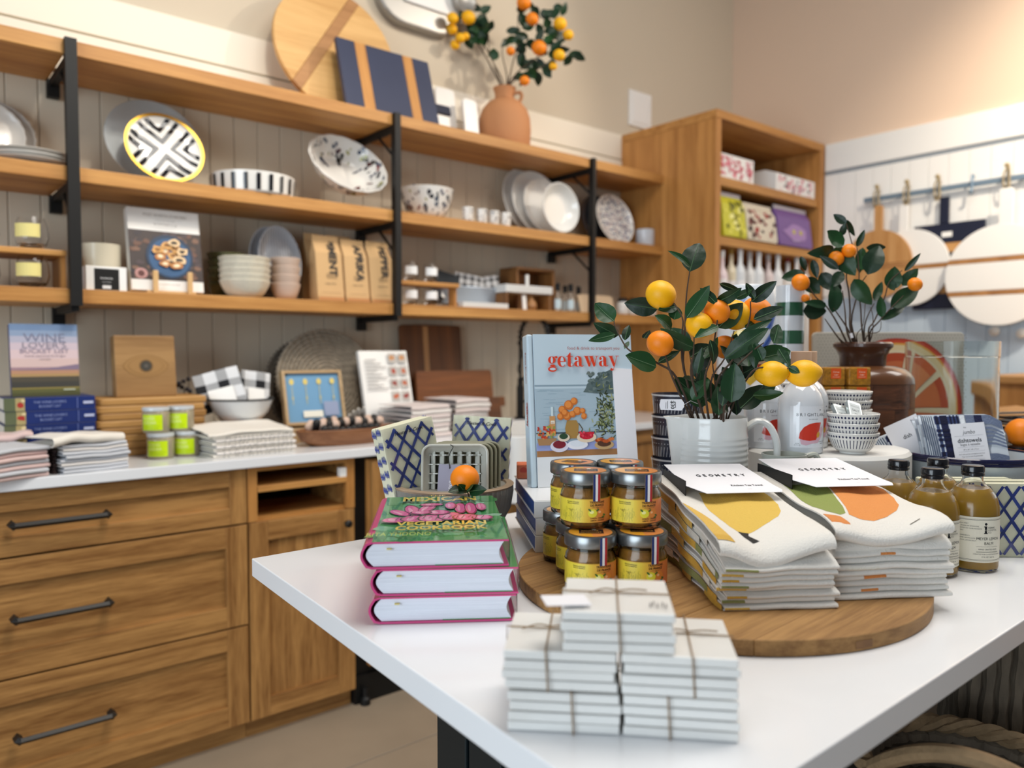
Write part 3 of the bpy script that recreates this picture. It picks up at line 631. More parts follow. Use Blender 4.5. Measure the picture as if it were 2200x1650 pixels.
bowlstack('blush stoneware cup, {} of the stack beside the cream bowls', 'blush stoneware cups', 613, 2.735, 4, .055, .058, .031, PNK, 'stoneware_cup')
KRAFT = mat('kraft_paper', 'CDA878', .8, bump=.3, bs=50)
def bag(label, px0, px1, yy, hpx, m_, text=None, grp=None, h=None, txtcol='2A2622', print_=None, z0=None, py=580, lean=4, top=None):
    zz = z if z0 is None else z0
    x0, x1 = xs(px0, px1, yy, py); w_ = (x1 - x0) / 2; h = h or at(px0, hpx, y=yy).z - zz
    t = thing('paper_bag', label, 'bag', ((x0 + x1) / 2, yy, zz), group=grp, rot=(-radians(lean), 0, 0))
    d = .035; pts = lambda s, zz: [(-w_ * s, -d * (1 - zz) + .0, 0), (w_ * s, -d * (1 - zz), 0), (w_ * s, d * (1 - zz), 0), (-w_ * s, d * (1 - zz), 0)]
    m = M(); rings = [(0, .96, 1), (h * .1, 1, 1), (h * .72, .99, .75), (h * .86, .97, .25), (h * .9, .97, .1), (h, .97, .08)]
    v = [(sx * w_ * s, sy * d * k + (d if False else 0), zz_) for zz_, s, k in rings for sx, sy in ((-1, -1), (0, -1.04), (1, -1), (1, 1), (-1, 1))]
    f = [tuple(range(5))[::-1], tuple(25 + i for i in range(5))] + [(j * 5 + i, j * 5 + (i + 1) % 5, (j + 1) * 5 + (i + 1) % 5, (j + 1) * 5 + i) for j in range(5) for i in range(5)]
    m.add(v, f); obj('pouch', m, m_, t, bev=.002)
    if top: obj('folded_top', M().box(-w_ * .97, w_ * .97, -.006, .006, h * .9, h), top, t, bev=.002)
    fn = lambda u, v_, w2: V((u, -(d * (1 if v_ < h * .1 else 1 - .25 * (v_ / h - .1) / .62 if v_ < h * .72 else .75 - .5 * (v_ / h - .72) / .14)) * 1.045 - .0012 - w2, v_))
    P = Print(.0005)
    if text:
        P.text(text, 0, h * .66, .030, txtcol, rot=-pi / 2, bold=.04)
        for k in range(4): P.rect(-w_ * .3, w_ * .5, h * (.40 - k * .02), h * (.405 - k * .02), '6B5A44', 0)
        P.text('organic & fair', 0, h * .25, .006, txtcol).rect(-w_ * .7, w_ * .7, h * .12, h * .123, '6B5A44').rect(-w_ * .95, w_ * .95, .002, h * .055, 'B98350')
    if print_: print_(P, w_, h)
    if P.v: P.to('printed_front', t, fn, 0, .02, ink('bag_print', .6))
    return t
for i, (a_, b_, yy, hp, tx, lab) in enumerate(((657, 690, 2.84, 498, None, 'kraft paper bag half hidden behind the left printed bag'), (674, 731, 2.73, 502, 'PIMENT', 'left of three printed kraft bags leaning on the lowest shelf'), (735, 785, 2.725, 512, 'PAPRIKA', 'middle of three printed kraft bags'), (789, 838, 2.72, 516, 'PEPPER', 'right-hand printed kraft bag beside the middle upright'), (705, 758, 2.86, 503, None, 'kraft paper bag standing at the back between the printed bags'))):
    bag(lab, a_, b_, yy, hp, KRAFT, tx, 'kraft paper bags')
x0, x1 = xs(842, 970, 2.73, 595); riser('oak riser with tagged glasses above and below, right of the middle upright', x0, x1, 2.67, 2.755, .098)
for zz, lev in ((z, 'under'), (z + .098, 'on')):
    for px, nme in ((882, 'left'), (925, 'right')):
        p = V((at(px, 600, y=2.715).x, 2.715, zz + .0005)); tumbler(p, f'{nme} small glass with a white tag {lev} the middle oak riser', 'glasses with white tags', .033, .078, 'F2F2F2')
# roasting pan on a white box, striped towels in it
x0, x1 = xs(985, 1082, 2.70, 655); t = thing('white_box', 'flat white box under the grey oval roasting pan', 'box', ((x0 + x1) / 2, 2.665, z)); w_ = (x1 - x0) / 2
obj('carton', M().box(-w_, w_, 0, .22, 0, .023), mat('soft_white', 'DADAD8', .6), t, bev=.002)
x0, x1 = xs(940, 1094, 2.83, 625); PAN = mat('grey_enamel', 'AEB8C4', .25, .2, coat=.3); Rr = (x1 - x0) / 2; panx = (x0 + x1) / 2
t = thing('roasting_pan', 'pale grey oval enamel pan on a flat white box, filled with striped cloths', 'pan', (panx, 2.845, z + .0235)); pr = [(0, 0), (Rr * .78, 0), (Rr * .84, .01), (Rr * .97, .07), (Rr, .073), (Rr * .99, .077), (Rr * .94, .073), (Rr * .8, .012), (0, .008)]
obj('body', M().lathe(pr, 48, sy=.42), PAN, t, smooth=True)
BW = None
def plaid(name, bg, ln, f1=60, f2=60, w1=.35, w2=.35, rough=.85, ax0=0):
    """woven check: two crossing sets of bands"""
    if name in _mc: return _mc[name]
    m, nt, p = nm(name); tc = N(nt, 'ShaderNodeTexCoord'); sx = N(nt, 'ShaderNodeSeparateXYZ'); nt.links.new(tc.outputs['Object'], sx.inputs[0]); outs = []
    for ax, f, w_ in ((ax0, f1, w1), (2, f2, w2)):
        a = N(nt, 'ShaderNodeMath', operation='MULTIPLY'); a.inputs[1].default_value = f; b = N(nt, 'ShaderNodeMath', operation='FRACT'); c = N(nt, 'ShaderNodeMath', operation='LESS_THAN'); c.inputs[1].default_value = w_
        nt.links.new(sx.outputs[ax], a.inputs[0]); nt.links.new(a.outputs[0], b.inputs[0]); nt.links.new(b.outputs[0], c.inputs[0]); outs.append(c)
    s = N(nt, 'ShaderNodeMath', operation='ADD'); nt.links.new(outs[0].outputs[0], s.inputs[0]); nt.links.new(outs[1].outputs[0], s.inputs[1])
    h = N(nt, 'ShaderNodeMath', operation='MULTIPLY'); h.inputs[1].default_value = .5; nt.links.new(s.outputs[0], h.inputs[0])
    x = N(nt, 'ShaderNodeMix', data_type='RGBA'); x.inputs[6].default_value = (*lin(bg), 1); x.inputs[7].default_value = (*lin(ln), 1); nt.links.new(h.outputs[0], x.inputs[0]); nt.links.new(x.outputs[2], p.inputs['Base Color']); p.inputs['Roughness'].default_value = rough
    _mc[name] = m; return m
PLB = plaid('black_white_check', 'D9DADC', '101216', 26, 30, .45, .35)
def foldcloth(label, loc, w_, h, d, m_, rot, grp=None, band=True, nme='folded_towel', n=3):
    t = thing(nme, label, 'towel', loc, group=grp, rot=rot)
    for i in range(n):
        yy = d * (i / n - .5); hh_ = h * (1 - .05 * i)
        obj('fold', M().sheet(lambda u, v: ((u - .5) * w_, yy + (d / n * .42) * cos(2 * pi * v) + .003 * sin(u * 7 + i), hh_ * (.5 - .5 * cos(pi * min(1, 2 * v if v < .5 else 2 - 2 * v)))), 8, 16, .003), m_, t, smooth=True)
    if band: obj('paper_label', M().box(-w_ * .28, w_ * .28, -d * .5 - .010, -d * .5 - .006, h * .05, h * .5), WHITEB, t, bev=.001)
    return t
for i, (dx, ry, w_, lab) in enumerate(((-.16, .25, .12, 'dark'), (-.03, .12, .17, 'largest front'), (.11, -.15, .11, 'right-hand'))):
    foldcloth(f'{lab} striped cloth folded upright in the grey oval pan', (panx + dx, 2.845, z + .036), w_, .125, .03, PLB if i else mat('charcoal_cloth', '3A3F44', .9), (-.12, ry, 0), 'striped cloths in the pan')
# open wooden crate with a white stand, card and little wooden bowl
x0, x1 = xs(1104, 1186, 2.83, 600); w_ = (x1 - x0) / 2; hc = .20; OAKD = wood('brown_crate_wood', '9A6A3A', '6E4722', 'Z', 1)
t = thing('wooden_crate', 'brown wooden crate on end behind the white tray stand', 'crate', ((x0 + x1) / 2, 2.81, z))
for a, b_ in ((-w_, -w_ + .014), (w_ - .014, w_)): obj('side', M().box(a, b_, 0, .13, 0, hc), OAKD, t, bev=.002)
obj('top', M().box(-w_, w_, 0, .13, hc + .0005, hc + .014), OAKD, t, bev=.002); obj('back', M().box(-w_ + .014, w_ - .014, .118, .13, 0, hc), OAKD, t)
obj('round_inlay', M().lathe([(0, 0), (.045, 0), (.045, .006), (0, .006)], 24, R=Matrix.Rotation(pi / 2, 3, 'X'), c=(0, .117, .15)), BAMD, t)
x0, x1 = xs(1085, 1186, 2.70, 600); w_ = (x1 - x0) / 2; t = thing('tray_stand', 'small white tray on a wooden stand with a white upright', 'stand', ((x0 + x1) / 2, 2.70, z))
for s in (-1, 1): obj('leg', M().box(s * (w_ - .012) - .008, s * (w_ - .012) + .008, .0, .075, 0, .078), OAKD, t, bev=.001)
obj('tray', M().box(-w_, w_, -.005, .085, .079, .115), mat('soft_white', 'DADAD8', .6), t, bev=.003); obj('upright', M().box(.02, .034, .04, .052, .115, .17), WHITEB, t, bev=.002)
t = thing('white_card', 'narrow white card propped below the small white tray', 'card', ((x0 + x1) / 2 - .02, 2.705, z), rot=(-.1, 0, 0)); obj('card', M().box(-.011, .011, 0, .004, 0, .073), WHITEB, t)
t = thing('wooden_gourd', 'little turned wooden pear below the small white tray', 'ornament', ((x0 + x1) / 2 + .035, 2.725, z)); obj('body', M().lathe([(0, 0), (.02, .001), (.028, .02), (.022, .04), (.009, .056), (.006, .07), (0, .072)], 24), BAMD, t, smooth=True)
for i, (px, yy) in enumerate(((1198, 2.70), (1226, 2.70), (1214, 2.78), (1243, 2.78))):
    p = V((at(px, 640, y=yy).x, yy, z)); t = thing('stoppered_bottle', f'{("front left", "front right", "back left", "back right")[i]} of four small clear bottles with black stoppers', 'bottle', p, group='small clear bottles')
    R = .021; obj('body', M().lathe([(0, 0), (R, 0), (R, .07), (R * .5, .088), (R * .45, .10), (R * .38, .10), (R * .4, .088), (R * .9, .068), (R * .9, .005), (0, .005)], 20), GLASS, t, smooth=True); obj('stopper', M().lathe([(.008, .1), (.012, .101), (.012, .135), (.006, .138)], 16), BLACK, t, smooth=True)
    obj('label', M().sheet(lambda u, v: ((R + .001) * sin((u - .5) * 1.4 + RZ), -(R + .001) * cos((u - .5) * 1.4 + RZ), .015 + .045 * v), 6, 1, .0005), mat('pale_label', 'CBDCE2', .6), t)
x0, x1 = xs(1252, 1325, 2.74, 650)
for i, (dx, h, yy) in enumerate(((0, .105, 2.76), (-.03, .095, 2.72))):
    t, w_ = leancard('beige_board', ('beige chopping board leaning at the right end of the lowest shelf', 'smaller beige board leaning in front of the other beige board')[i], 'board', x0 + dx, x1 + dx, yy, z, h, .012, None, 14); obj('slab', M().box(-w_, w_, 0, .012, 0, h), mat('beige_composite', 'D9C0A0', .6), t, bev=.004)
for i, px in enumerate((1338, 1362, 1384, 1400)):
    p = V((at(px, 660, y=2.74 - .02 * (i % 2)).x, 2.74 - .02 * (i % 2), z)); t = thing('white_mug', f'{("first", "second", "third", "fourth")[i]} white jar with a black lid at the right end of the lowest shelf', 'jar', p, group='white jars with black lids')
    obj('body', M().lathe([(0, 0), (.026, 0), (.031, .01), (.031, .06), (.024, .07), (0, .07)], 22), POR, t, smooth=True); obj('lid', M().lathe([(.022, .0705), (.026, .071), (.026, .088), (.02, .09)], 20), BLACK, t, smooth=True)

# --- tall cabinet wares
def tx(px, y, py=400): return at(px, py, y=y).x
FLOR = None
def florals(P, w_, h, n=60, cols=('C9405A', 'E07A8C', 'B83048', 'D99AA4', '8A5A60'), seed=1):
    r = random.Random(seed)
    for i in range(n): P.blob(r.uniform(-w_ * .88, w_ * .88), r.uniform(h * .14, h * .86), r.uniform(.006, .016), r.uniform(.005, .012), r.choice(cols), 8, .35, i, 0)
for i, (a_, b_, hp, zz, lab, h) in enumerate(((1538, 1619, 322, TS[0] + .0008, 'left white box printed with red flowers on the top of the tall cabinet shelves', .125), (1668, 1754, 362, TS[0] + .0008, 'right white box with faint pink flowers, sloping shoulder, on the top cabinet shelf', .10))):
    yy = 2.345; x0, x1 = tx(a_, yy, 360), tx(b_, yy, 400); x0 = max(x0, XT + .047); x1 = min(x1, TX1 - .048); w_ = (x1 - x0) / 2; t = thing('floral_box', lab, 'box', ((x0 + x1) / 2, yy, zz), group='floral gift boxes')
    if i == 0: obj('carton', M().box(-w_, w_, 0, .2, 0, h), WHITEB, t, bev=.002)
    else: obj('carton', M().prism([(0, 0), (.2, 0), (.2, h * 1.25), (.07, h * 1.25), (0, h)], -w_, w_, lambda x, y, z_: V((z_, x, y))), WHITEB, t, bev=.002)
    P = Print(.0006); florals(P, w_, h, 70 if i == 0 else 45, ('C9405A', 'E07A8C', 'B83048', 'D99AA4') if i == 0 else ('D8A0AC', 'E9B8C0', '7A6A72', 'D45A74'), i); P.to('floral_print', t)
def pf(cols, n, seed, sz=.02):
    def f(P, w_, h):
        r = random.Random(seed)
        for i in range(n): P.blob(r.uniform(-w_ * .85, w_ * .85), r.uniform(h * .08, h * .8), r.uniform(.4, 1) * sz, r.uniform(.4, 1) * sz, r.choice(cols), 9, .35, i, 0)
    return f
CLRTOP = mat('clear_plastic_top', 'B9B4BC', .25)
bag('yellow-green snack pouch at the left on the second cabinet shelf', 1545, 1594, 2.36, 408, mat('yellow_foil', 'CFCB3A', .35), None, 'snack pouches', None, print_=pf(('E6E060', '8E8A2A', 'F2EE9A', '6A6A20'), 40, 2), z0=TS[1] + .004, py=450, top=CLRTOP)
bag('cream snack pouch with dark red fruit in the middle of the second cabinet shelf', 1597, 1660, 2.36, 432, mat('cream_foil', 'E0D6C2', .4), None, 'snack pouches', None, print_=pf(('7E2A2E', '5A3A34', 'A8423E', '3E2C2A'), 26, 4), z0=TS[1] + .004, py=460)
bag('purple snack pouch with a clear top at the right on the second cabinet shelf', 1664, 1735, 2.36, 437, mat('purple_foil', '7E5E9C', .35), None, 'snack pouches', None, print_=lambda P, w_, h: P.blob(0, h * .35, w_ * .7, h * .2, 'A988BE', 14, .2, 3).ell(-.02, h * .36, .016, .013, 'C9C04A').ell(.05, h * .36, .016, .013, 'C9C04A').text('lavender', 0, h * .12, .016, 'D9C8E6'), z0=TS[1] + .004, py=470, top=CLRTOP)
ORD = ('first', 'second', 'third', 'fourth', 'fifth', 'sixth', 'seventh', 'eighth', 'ninth', 'tenth')
bc = ((1551, 'E9D6DA', 'pink-labelled'), (1570, 'E4D7B8', 'gold-necked'), (1590, 'DDE0E2', 'white'), (1610, 'EDEDEB', 'tall white'), (1630, 'E9EAEA', 'white'), (1650, 'E8D8D6', 'blush-labelled'), (1671, 'EDEDEC', 'white'), (1692, 'E2E4E6', 'white'), (1712, 'E9E4E2', 'white'), (1733, 'D9CFCC', 'red-capped'))
for i, (px, c, lab) in enumerate(bc):
    yy = 2.36 + .035 * (i % 2); p = V((tx(px, yy, 590), yy, TS[2] + .0006)); R = .0305; h = .20 if i else .17; t = thing('slim_bottle', f'{lab} bottle, {ORD[i]} from the left in the tall cabinet row', 'bottle', p, group='bottles in the tall cabinet')
    obj('body', M().lathe([(0, 0), (R, 0), (R, h * .75), (R * .8, h * .88), (R * .38, h), (R * .36, h + .05), (0, h + .05)], 22), mat('bottle_' + c, c, .2, coat=.3), t, smooth=True)
    obj('cap', M().lathe([(R * .4, h + .0505), (R * .42, h + .051), (R * .42, h + .085), (0, h + .086)], 16), mat('cap_' + ('r' if i in (9, 7) else 'g' if i == 1 else 'w'), '8E2A26' if i in (9, 7) else 'B8923A' if i == 1 else 'D9DADC', .4), t, smooth=True)
    P = Print(.0004).rect(-.022, .022, .04, .11, 'F4F2F0').blob(0, .07, .014, .018, ('D98A92', 'C9A04A', 'D9B8B8', 'B8C4CC')[i % 4], 9, .3, i); P.to('label', t, cyl(R, RZ), .008, 0)
# ============================================================ wares on the long worktop (z = .91)
z = ZC
def G(px, py, zz=None): return at(px, py, z=ZC if zz is None else zz)
def slab_towel(nme, label, loc, rz, w_, d, zs, hb, hf, m_, seed=0, grp=None, cat='towel', wave=.0015, t_=.0022, nx=16, slope=None, curl=0):
    """one folded cloth: an upper and a lower leaf joined by a rounded fold at the front (local y = 0)"""
    r = random.Random(seed); q_ = random.Random(grp or label); ph = q_.uniform(0, 6); ph2 = q_.uniform(0, 6); ox = r.uniform(-.0045, .0045); oy = r.uniform(-.0055, .0055); lip = r.uniform(-.0004, .0004); wk = 1 + r.uniform(-.03, .03); up = min(1, .25 + zs / .08)
    def f(u, v):                       # v runs: back bottom -> fold -> back top
        x_ = (u - .5) * w_ * wk + ox; q = v * 2 - 1; k = .12
        if abs(q) < k: a = q / k * pi / 2; y_ = -max(hf * .5, .002) * cos(a) + oy; s = .5 + .5 * sin(a)
        else: y_ = (abs(q) - k) / (1 - k) * d + oy; s = 0 if q < 0 else 1
        yy = max(0, y_) / d; th = hf + (hb - hf) * (yy ** .55 if slope else yy); base = (slope(yy) if slope else 0)
        wv = (wave * sin(u * 6 + ph) * (1 - yy * .6) + wave * .5 * sin(u * 13 + ph2)) * up
        return (x_ + .0015 * sin(y_ * 60 + ph), y_, base + t_ * .55 + s * (th - t_ * 1.25) + wv + lip * sin(u * 9 + ox * 900) * (1 - yy) + (curl * 4 * (u - .42) ** 2 * max(0, 1 - yy * 3.5)) + (curl * .5 * sin(u * 8 + 1) * max(0, 1 - yy * 3)))
    o = thing(nme, label, cat, loc + V((0, 0, zs)), rz, grp)
    obj('cloth', M().sheet(f, nx, 44, t_), m_, o, smooth=True, ang=60); return o, f
# towel stacks at the left
def clothmat(n, c, var=.0): return mat(n, c, .9, bump=.5, bs=350, sheen=.3, var=var, vs=14)
TW = clothmat('white_terry', 'E6E1DC'); TP = clothmat('pink_cloth', 'D9BDB8', .06); TG = clothmat('grey_white_cloth', 'C9CCD2', .05); TGW = clothmat('warm_white_cloth', 'EDE7DC')
def stack(n, px0, px1, py, dpt, H, mats, labf, grp, seed=0, rz=None, cat='towel', nme='folded_towel', wave=.0015, order=None):
    a, b = G(px0, py[0]), G(px1, py[1]); rz = atan2(b.y - a.y, b.x - a.x) if rz is None else rz; w_ = (b - a).length; c = (a + b) / 2; out = []
    for i in range(n): out.append(slab_towel(nme, labf(i, n), c, rz, w_, dpt, i * H / n, H / n * .98, H / n * .98, mats[i % len(mats)], seed + i, grp, cat, wave)[0])
    return out, c, rz, w_
PO = ('bottom', 'second', 'third', 'fourth', 'fifth', 'sixth', 'seventh', 'eighth', 'ninth', 'tenth')
pos = lambda i, n: 'top' if i == n - 1 else PO[i] + (' from the bottom' if i else '')
stack(7, -70, 104, (1046, 1022), .17, .082, (TP, TG, TP, TG, TP, TP, TG), lambda i, n: f'folded pink and grey towel, {pos(i, n)} of the stack at the left edge', 'pink towel stack', 3)
x_ = G(60, 985); t = slab_towel('folded_towel', 'crumpled pale pink cloth on top of the pink towel stack', G(20, 1012), -.1, .12, .11, .083, .018, .02, TP, 31, None, wave=.004)[0]
sts, c, rz, w_ = stack(8, 135, 275, (1020, 1004), .16, .078, (TG, TG, TW, TG), lambda i, n: f'folded grey-white towel, {pos(i, n)} of the stack beside the pink stack', 'grey towel stack', 11)
DKC = mat('dark_printed_cloth', '3A2B2A', .9, var=.5, vs=60, bump=.4, bs=120)
t = thing('patterned_cloth', 'dark patterned cloth ends at the left side of the grey-white towel stack', 'cloth', c - V((w_ * .5 + .012, 0, 0)), rz)
for i in range(7): obj('edge', M().tube(smoothpts([(0, .005 + .004 * (i % 2), .005 + i * .0095), (-.004, .06, .007 + i * .0095), (0, .13, .006 + i * .0095)]), .005, 6), DKC, t, smooth=True)
t = slab_towel('folded_towel', 'loosely folded off-white towel lying on top of the grey-white stack', c + V((-.02, .0, 0)), rz + .1, w_ * 1.1, .15, .079, .02, .026, TGW, 77, None, wave=.004)[0]
# lime-labelled candle jars
JARG = mat('taupe_glass', '9C9279', .2, coat=.4); FRO = mat('frosted_lid', 'C9CED2', .3, coat=.3)
def limejar(label, p, R, H, rz=RZ):
    t = thing('candle_jar', label, 'candle', p, rz, 'lime-labelled candle jars')
    obj('glass', M().lathe([(0, 0), (R * .9, 0), (R, .006), (R, H * .8), (R * .93, H * .85), (0, H * .85)], 32), JARG, t, smooth=True)
    obj('lid', M().lathe([(0, H * .852), (R * .96, H * .852), (R, H * .87), (R, H * .985), (R * .96, H), (0, H)], 32), FRO, t, smooth=True)
    P = Print(.0004).rect(-R * .8, R * .8, H * .12, H * .72, 'C9E800').text('WOOD', -R * .3, H * .52, H * .11, 'EEF6A8').text('CEDAR', -R * .15, H * .36, H * .11, 'EEF6A8').rect(-R * .6, R * .6, H * .29, H * .30, 'A6C000').rect(-R * .6, R * .5, H * .2, H * .22, 'B4CC10')
    P.to('label', t, cyl(R), .006, 0)
jars = [(333, 988, 'front left'), (391, 982, 'front right'), (307, 972, 'back left')]; R = wid(55, G(336, 985)) / 2; Hj = .079
for px, py, lab in jars: q = G(px, py); limejar(f'lime-labelled candle jar, {lab} of the lower row', q + FH * R * (1 if lab[0] == 'f' else 1.0) , R, Hj, RZ + .15)
q1, q2 = G(320, 988) + FH * R * 1.2, G(377, 982) + FH * R * 1.1
for q, lab in ((q1 + RT * .002, 'left'), (q2, 'right')): limejar(f'lime-labelled candle jar, {lab} of the two on top', q + V((0, 0, Hj + .0005)), R, Hj, RZ + .1)
# wine book standing on the pile of blue books
def frontbox(px0, px1, yy, py): a, b = xs(px0, px1, yy, py); return (a + b) / 2, (b - a) / 2
NAVB = mat('book_navy', '1B2E6B', .4); PAGE = mat('page_block', 'DED8CC', .8, bump=.6, bs=40, stretch=(.2, .2, 30))
cx, hw = frontbox(8, 205, 2.60, 880); bh = (at(100, 853, y=2.60).z - z) / 5 - .0006
for i in range(5):
    t = thing('wine_book', f'thick navy book, {pos(i, 5)} of the pile under the standing landscape book', 'book', (cx + (i % 2) * .002, 2.60, z + i * (bh + .0006)), group='pile of navy books')
    obj('pages', M().box(-hw + .004, hw - .004, .004, .185, .002, bh - .002), PAGE, t); obj('cover', M().box(-hw, hw, 0, .003, 0, bh), NAVB, t, bev=.001)
    for a in (0, bh - .0019): obj('board', M().box(-hw, hw, .003, .19, a, a + .0019), NAVB, t)
    P = Print(.0004).rect(-hw, -hw * .76, 0, bh, '5B6448').rect(-hw * .76, -hw * .56, 0, bh, 'A89A6A').blob(-hw * .66, bh * .5, .010, .008, 'A8322C', 8, .3, i).blob(-hw * .6, bh * .8, .006, .005, 'D8C89A', 7, .2, i).text("THE WINE LOVER'S", -hw * .02, bh * .56, .0068, '8E9CCB').text('BUCKET LIST', -hw * .02, bh * .24, .0068, '8E9CCB').rect(hw * .58, hw * .595, .003, bh - .003, '6B7AB5').rect(hw * .72, hw * .95, bh * .42, bh * .62, 'B9C0DC').rect(-hw, hw, 0, .0012, '0E1A40')
    P.to('spine_print', t)
cx2, hw2 = frontbox(24, 171, 2.66, 780); z5 = z + 5 * (bh + .0006); hh = at(60, 694, y=2.68).z - z5
t = thing('wine_book', 'landscape-cover wine book standing on the pile of navy books', 'book', (cx2, 2.66, z5), rot=(-radians(8), 0, 0))
obj('cover', M().box(-hw2, hw2, 0, .03, 0, hh), NAVB, t, bev=.0015); P = Print(.0004)
for a, b, c_ in ((0, .05, '4A4A2A'), (.05, .10, '5A5A30'), (.10, .12, '8A7A3C'), (.12, .20, '3C3A34'), (.20, .27, '4A4438'), (.27, .31, 'A8885A'), (.31, .36, 'B08468'), (.36, .40, '9A7C86'), (.40, .52, 'CDB2AE'), (.52, .64, 'D0B9BC'), (.64, .74, 'C4B4BE'), (.74, .83, 'A9A8BA'), (.83, .91, '8496B2'), (.91, 1, '6A83A6')): P.rect(-hw2, hw2, hh * a, hh * b, c_, 0)
P.l += 1; P.poly([(hw2, hh * .36), (hw2, hh * .44), (hw2 * .5, hh * .41), (0, hh * .38), (-hw2, hh * .36)], '7F6E84')
P.text('WINE', 0, hh * .75, .026, '75788F', sx=1.15).text("LOVER'S", 0, hh * .665, .018, '8A8594', sx=1.25).text('BUCKET LIST', 0, hh * .595, .0135, '94899A', sx=1.15).text('must-do experiences for the glass', 0, hh * .545, .0055, '7A6A70').text('and table', 0, hh * .50, .0055, '8A7A80').rect(hw2 * .5, hw2 * .85, hh * .075, hh * .09, 'C9CFB8'); P.to('cover_print', t)
# boards pile and the box with the printed eye
PBRD = wood('pile_board_wood', 'C99A5C', '9A6E38', 'X', 1.2)
cx, hw = frontbox(211, 444, 2.62, 920)
ts_ = (at(330, 853, y=2.62).z - z) / 8
for i in range(8):
    t = thing('tray_board', f'ridged wooden tray, {pos(i, 8)} of the pile behind the lime candles', 'board', (cx + (.003 if i % 2 else -.003), 2.62, z + i * ts_), group='pile of wooden trays')
    obj('slab', M().prism(rrect(-hw, hw, 0, .19, .012, 3), 0, ts_ - .0008), PBRD, t, bev=.004)
cx2, hw2 = frontbox(250, 381, 2.66, 800); zb = z + 8 * ts_; hh = at(260, 719, y=2.68).z - zb
t = thing('eye_box', 'brown wooden box with a burnt-in eye design standing on the pile of trays', 'box', (cx2, 2.665, zb), rot=(-radians(7), 0, 0))
obj('case', M().box(-hw2, hw2, 0, .05, 0, hh), wood('walnut_box', 'A27C4C', '7E5A30', 'X'), t, bev=.003); P = Print(.0004)
eye = lambda s: [(hw2 * s * cos(a), hh * .5 + hh * .24 * s * sin(a) * abs(sin(a)) ** .3) for a in [2 * pi * i / 40 for i in range(40)]]
for s, c_ in ((.76, '8A6638'), (.72, '9C7646'), (.6, '8E6A3C'), (.57, '9C7646')): P.poly(eye(s), c_)
P.ell(0, hh * .5, .021, c='6E5230').ell(0, hh * .5, .016, c='3C3A34').ell(0, hh * .5, .007, c='55504A'); P.to('burnt_eye', t)
t = thing('dried_sprig', 'dark dried seed-head sprig behind the eye box', 'sprig', (at(395, 800, y=2.8).x, 2.80, z))
obj('stem', M().tube([(0, 0, 0), (.0, 0, .2)], .002, 5), BLACK, t)
for i in range(7): a = i * .9; obj('seed_head', M().ball((.02 * cos(a), .01 * sin(a), .19 + .012 * i * .6), .008, n=8, m=6), mat('dark_seed', '2E2A30', .8), t)
# white enamel bowl with black check cloths
p = V((at(517, 870, y=2.66).x, 2.66, z)); R = wid(139, p) / 2; zr = at(517, 856, y=2.66).z - .085 - z
t = thing('wooden_riser', 'plain wooden block raising the enamel bowl behind the white tea towels', 'stand', p); obj('block', M().box(-R * .8, R * .8, -R * .7, R * .7, 0, zr - .0005), OAKX, t, bev=.003); p.z += zr; ENW = mat('white_enamel', 'DDE0E2', .15, coat=.5)
t = thing('enamel_bowl', 'white enamel bowl with a black rim holding black-checked towels', 'bowl', p); Hb = .085
pr = [(0, 0), (R * .5, 0), (R * .55, .005), (R * .82, Hb * .45), (R * .97, Hb * .96), (R * .95, Hb * .98), (R * .8, Hb * .5), (R * .5, .009), (0, .007)]
obj('body', M().lathe(pr, 48), ENW, t, smooth=True); obj('black_rim', M().tube([(R * .97 * cos(a), R * .97 * sin(a), Hb * .985) for a in [2 * pi * i / 48 for i in range(48)]], .0035, 8, closed=True), BLACK, t, smooth=True)
PLC = plaid('bold_black_check', 'DADCDF', '0C0E14', 13, 15, .46, .40)
for dx, dy, w_, h_, ry, rx, rz_, lab in ((-.05, .005, .15, .135, -.25, -.35, -.25, 'left, widest'), (.05, .02, .11, .125, .16, -.25, .1, 'right')):
    o = foldcloth(f'{lab} black-and-white checked towel standing in the black-rimmed enamel bowl', p + V((dx, dy, .052)), w_, h_, .035, PLC, (rx, ry, rz_), 'checked towels in the enamel bowl')
# white tea towels, printed
sts, c, rz, w_ = stack(7, 462, 632, (985, 968), .17, .068, (TGW, TW), lambda i, n: f'folded white tea towel, {pos(i, n)} of the black-scripted stack', 'scripted tea towel stack', 51, wave=.001)
r = random.Random(4); P = Print(.0005)
for i in range(7):
    for k in range(16):
        u = -w_ * .40 + k * w_ * .055 + r.uniform(-.004, .004); P.line(u, .0016 + i * .0097, u + r.uniform(-.004, .008), .0022 + i * .0097 + r.uniform(.003, .006), .0020, '2B2B2B', 0)
o = P.to('ink_marks', sts[3], lambda u, v, w2: V((u, -.0125 - w2, v - 3 * .0097)))
t, f = slab_towel('folded_towel', 'top white tea towel with loose wavy upper leaf, beside the lime candles', c + V((-.012, 0, 0)), rz, w_ * 1.05, .17, .0685, .028, .012, TGW, 90, 'scripted tea towel stack', wave=.003)
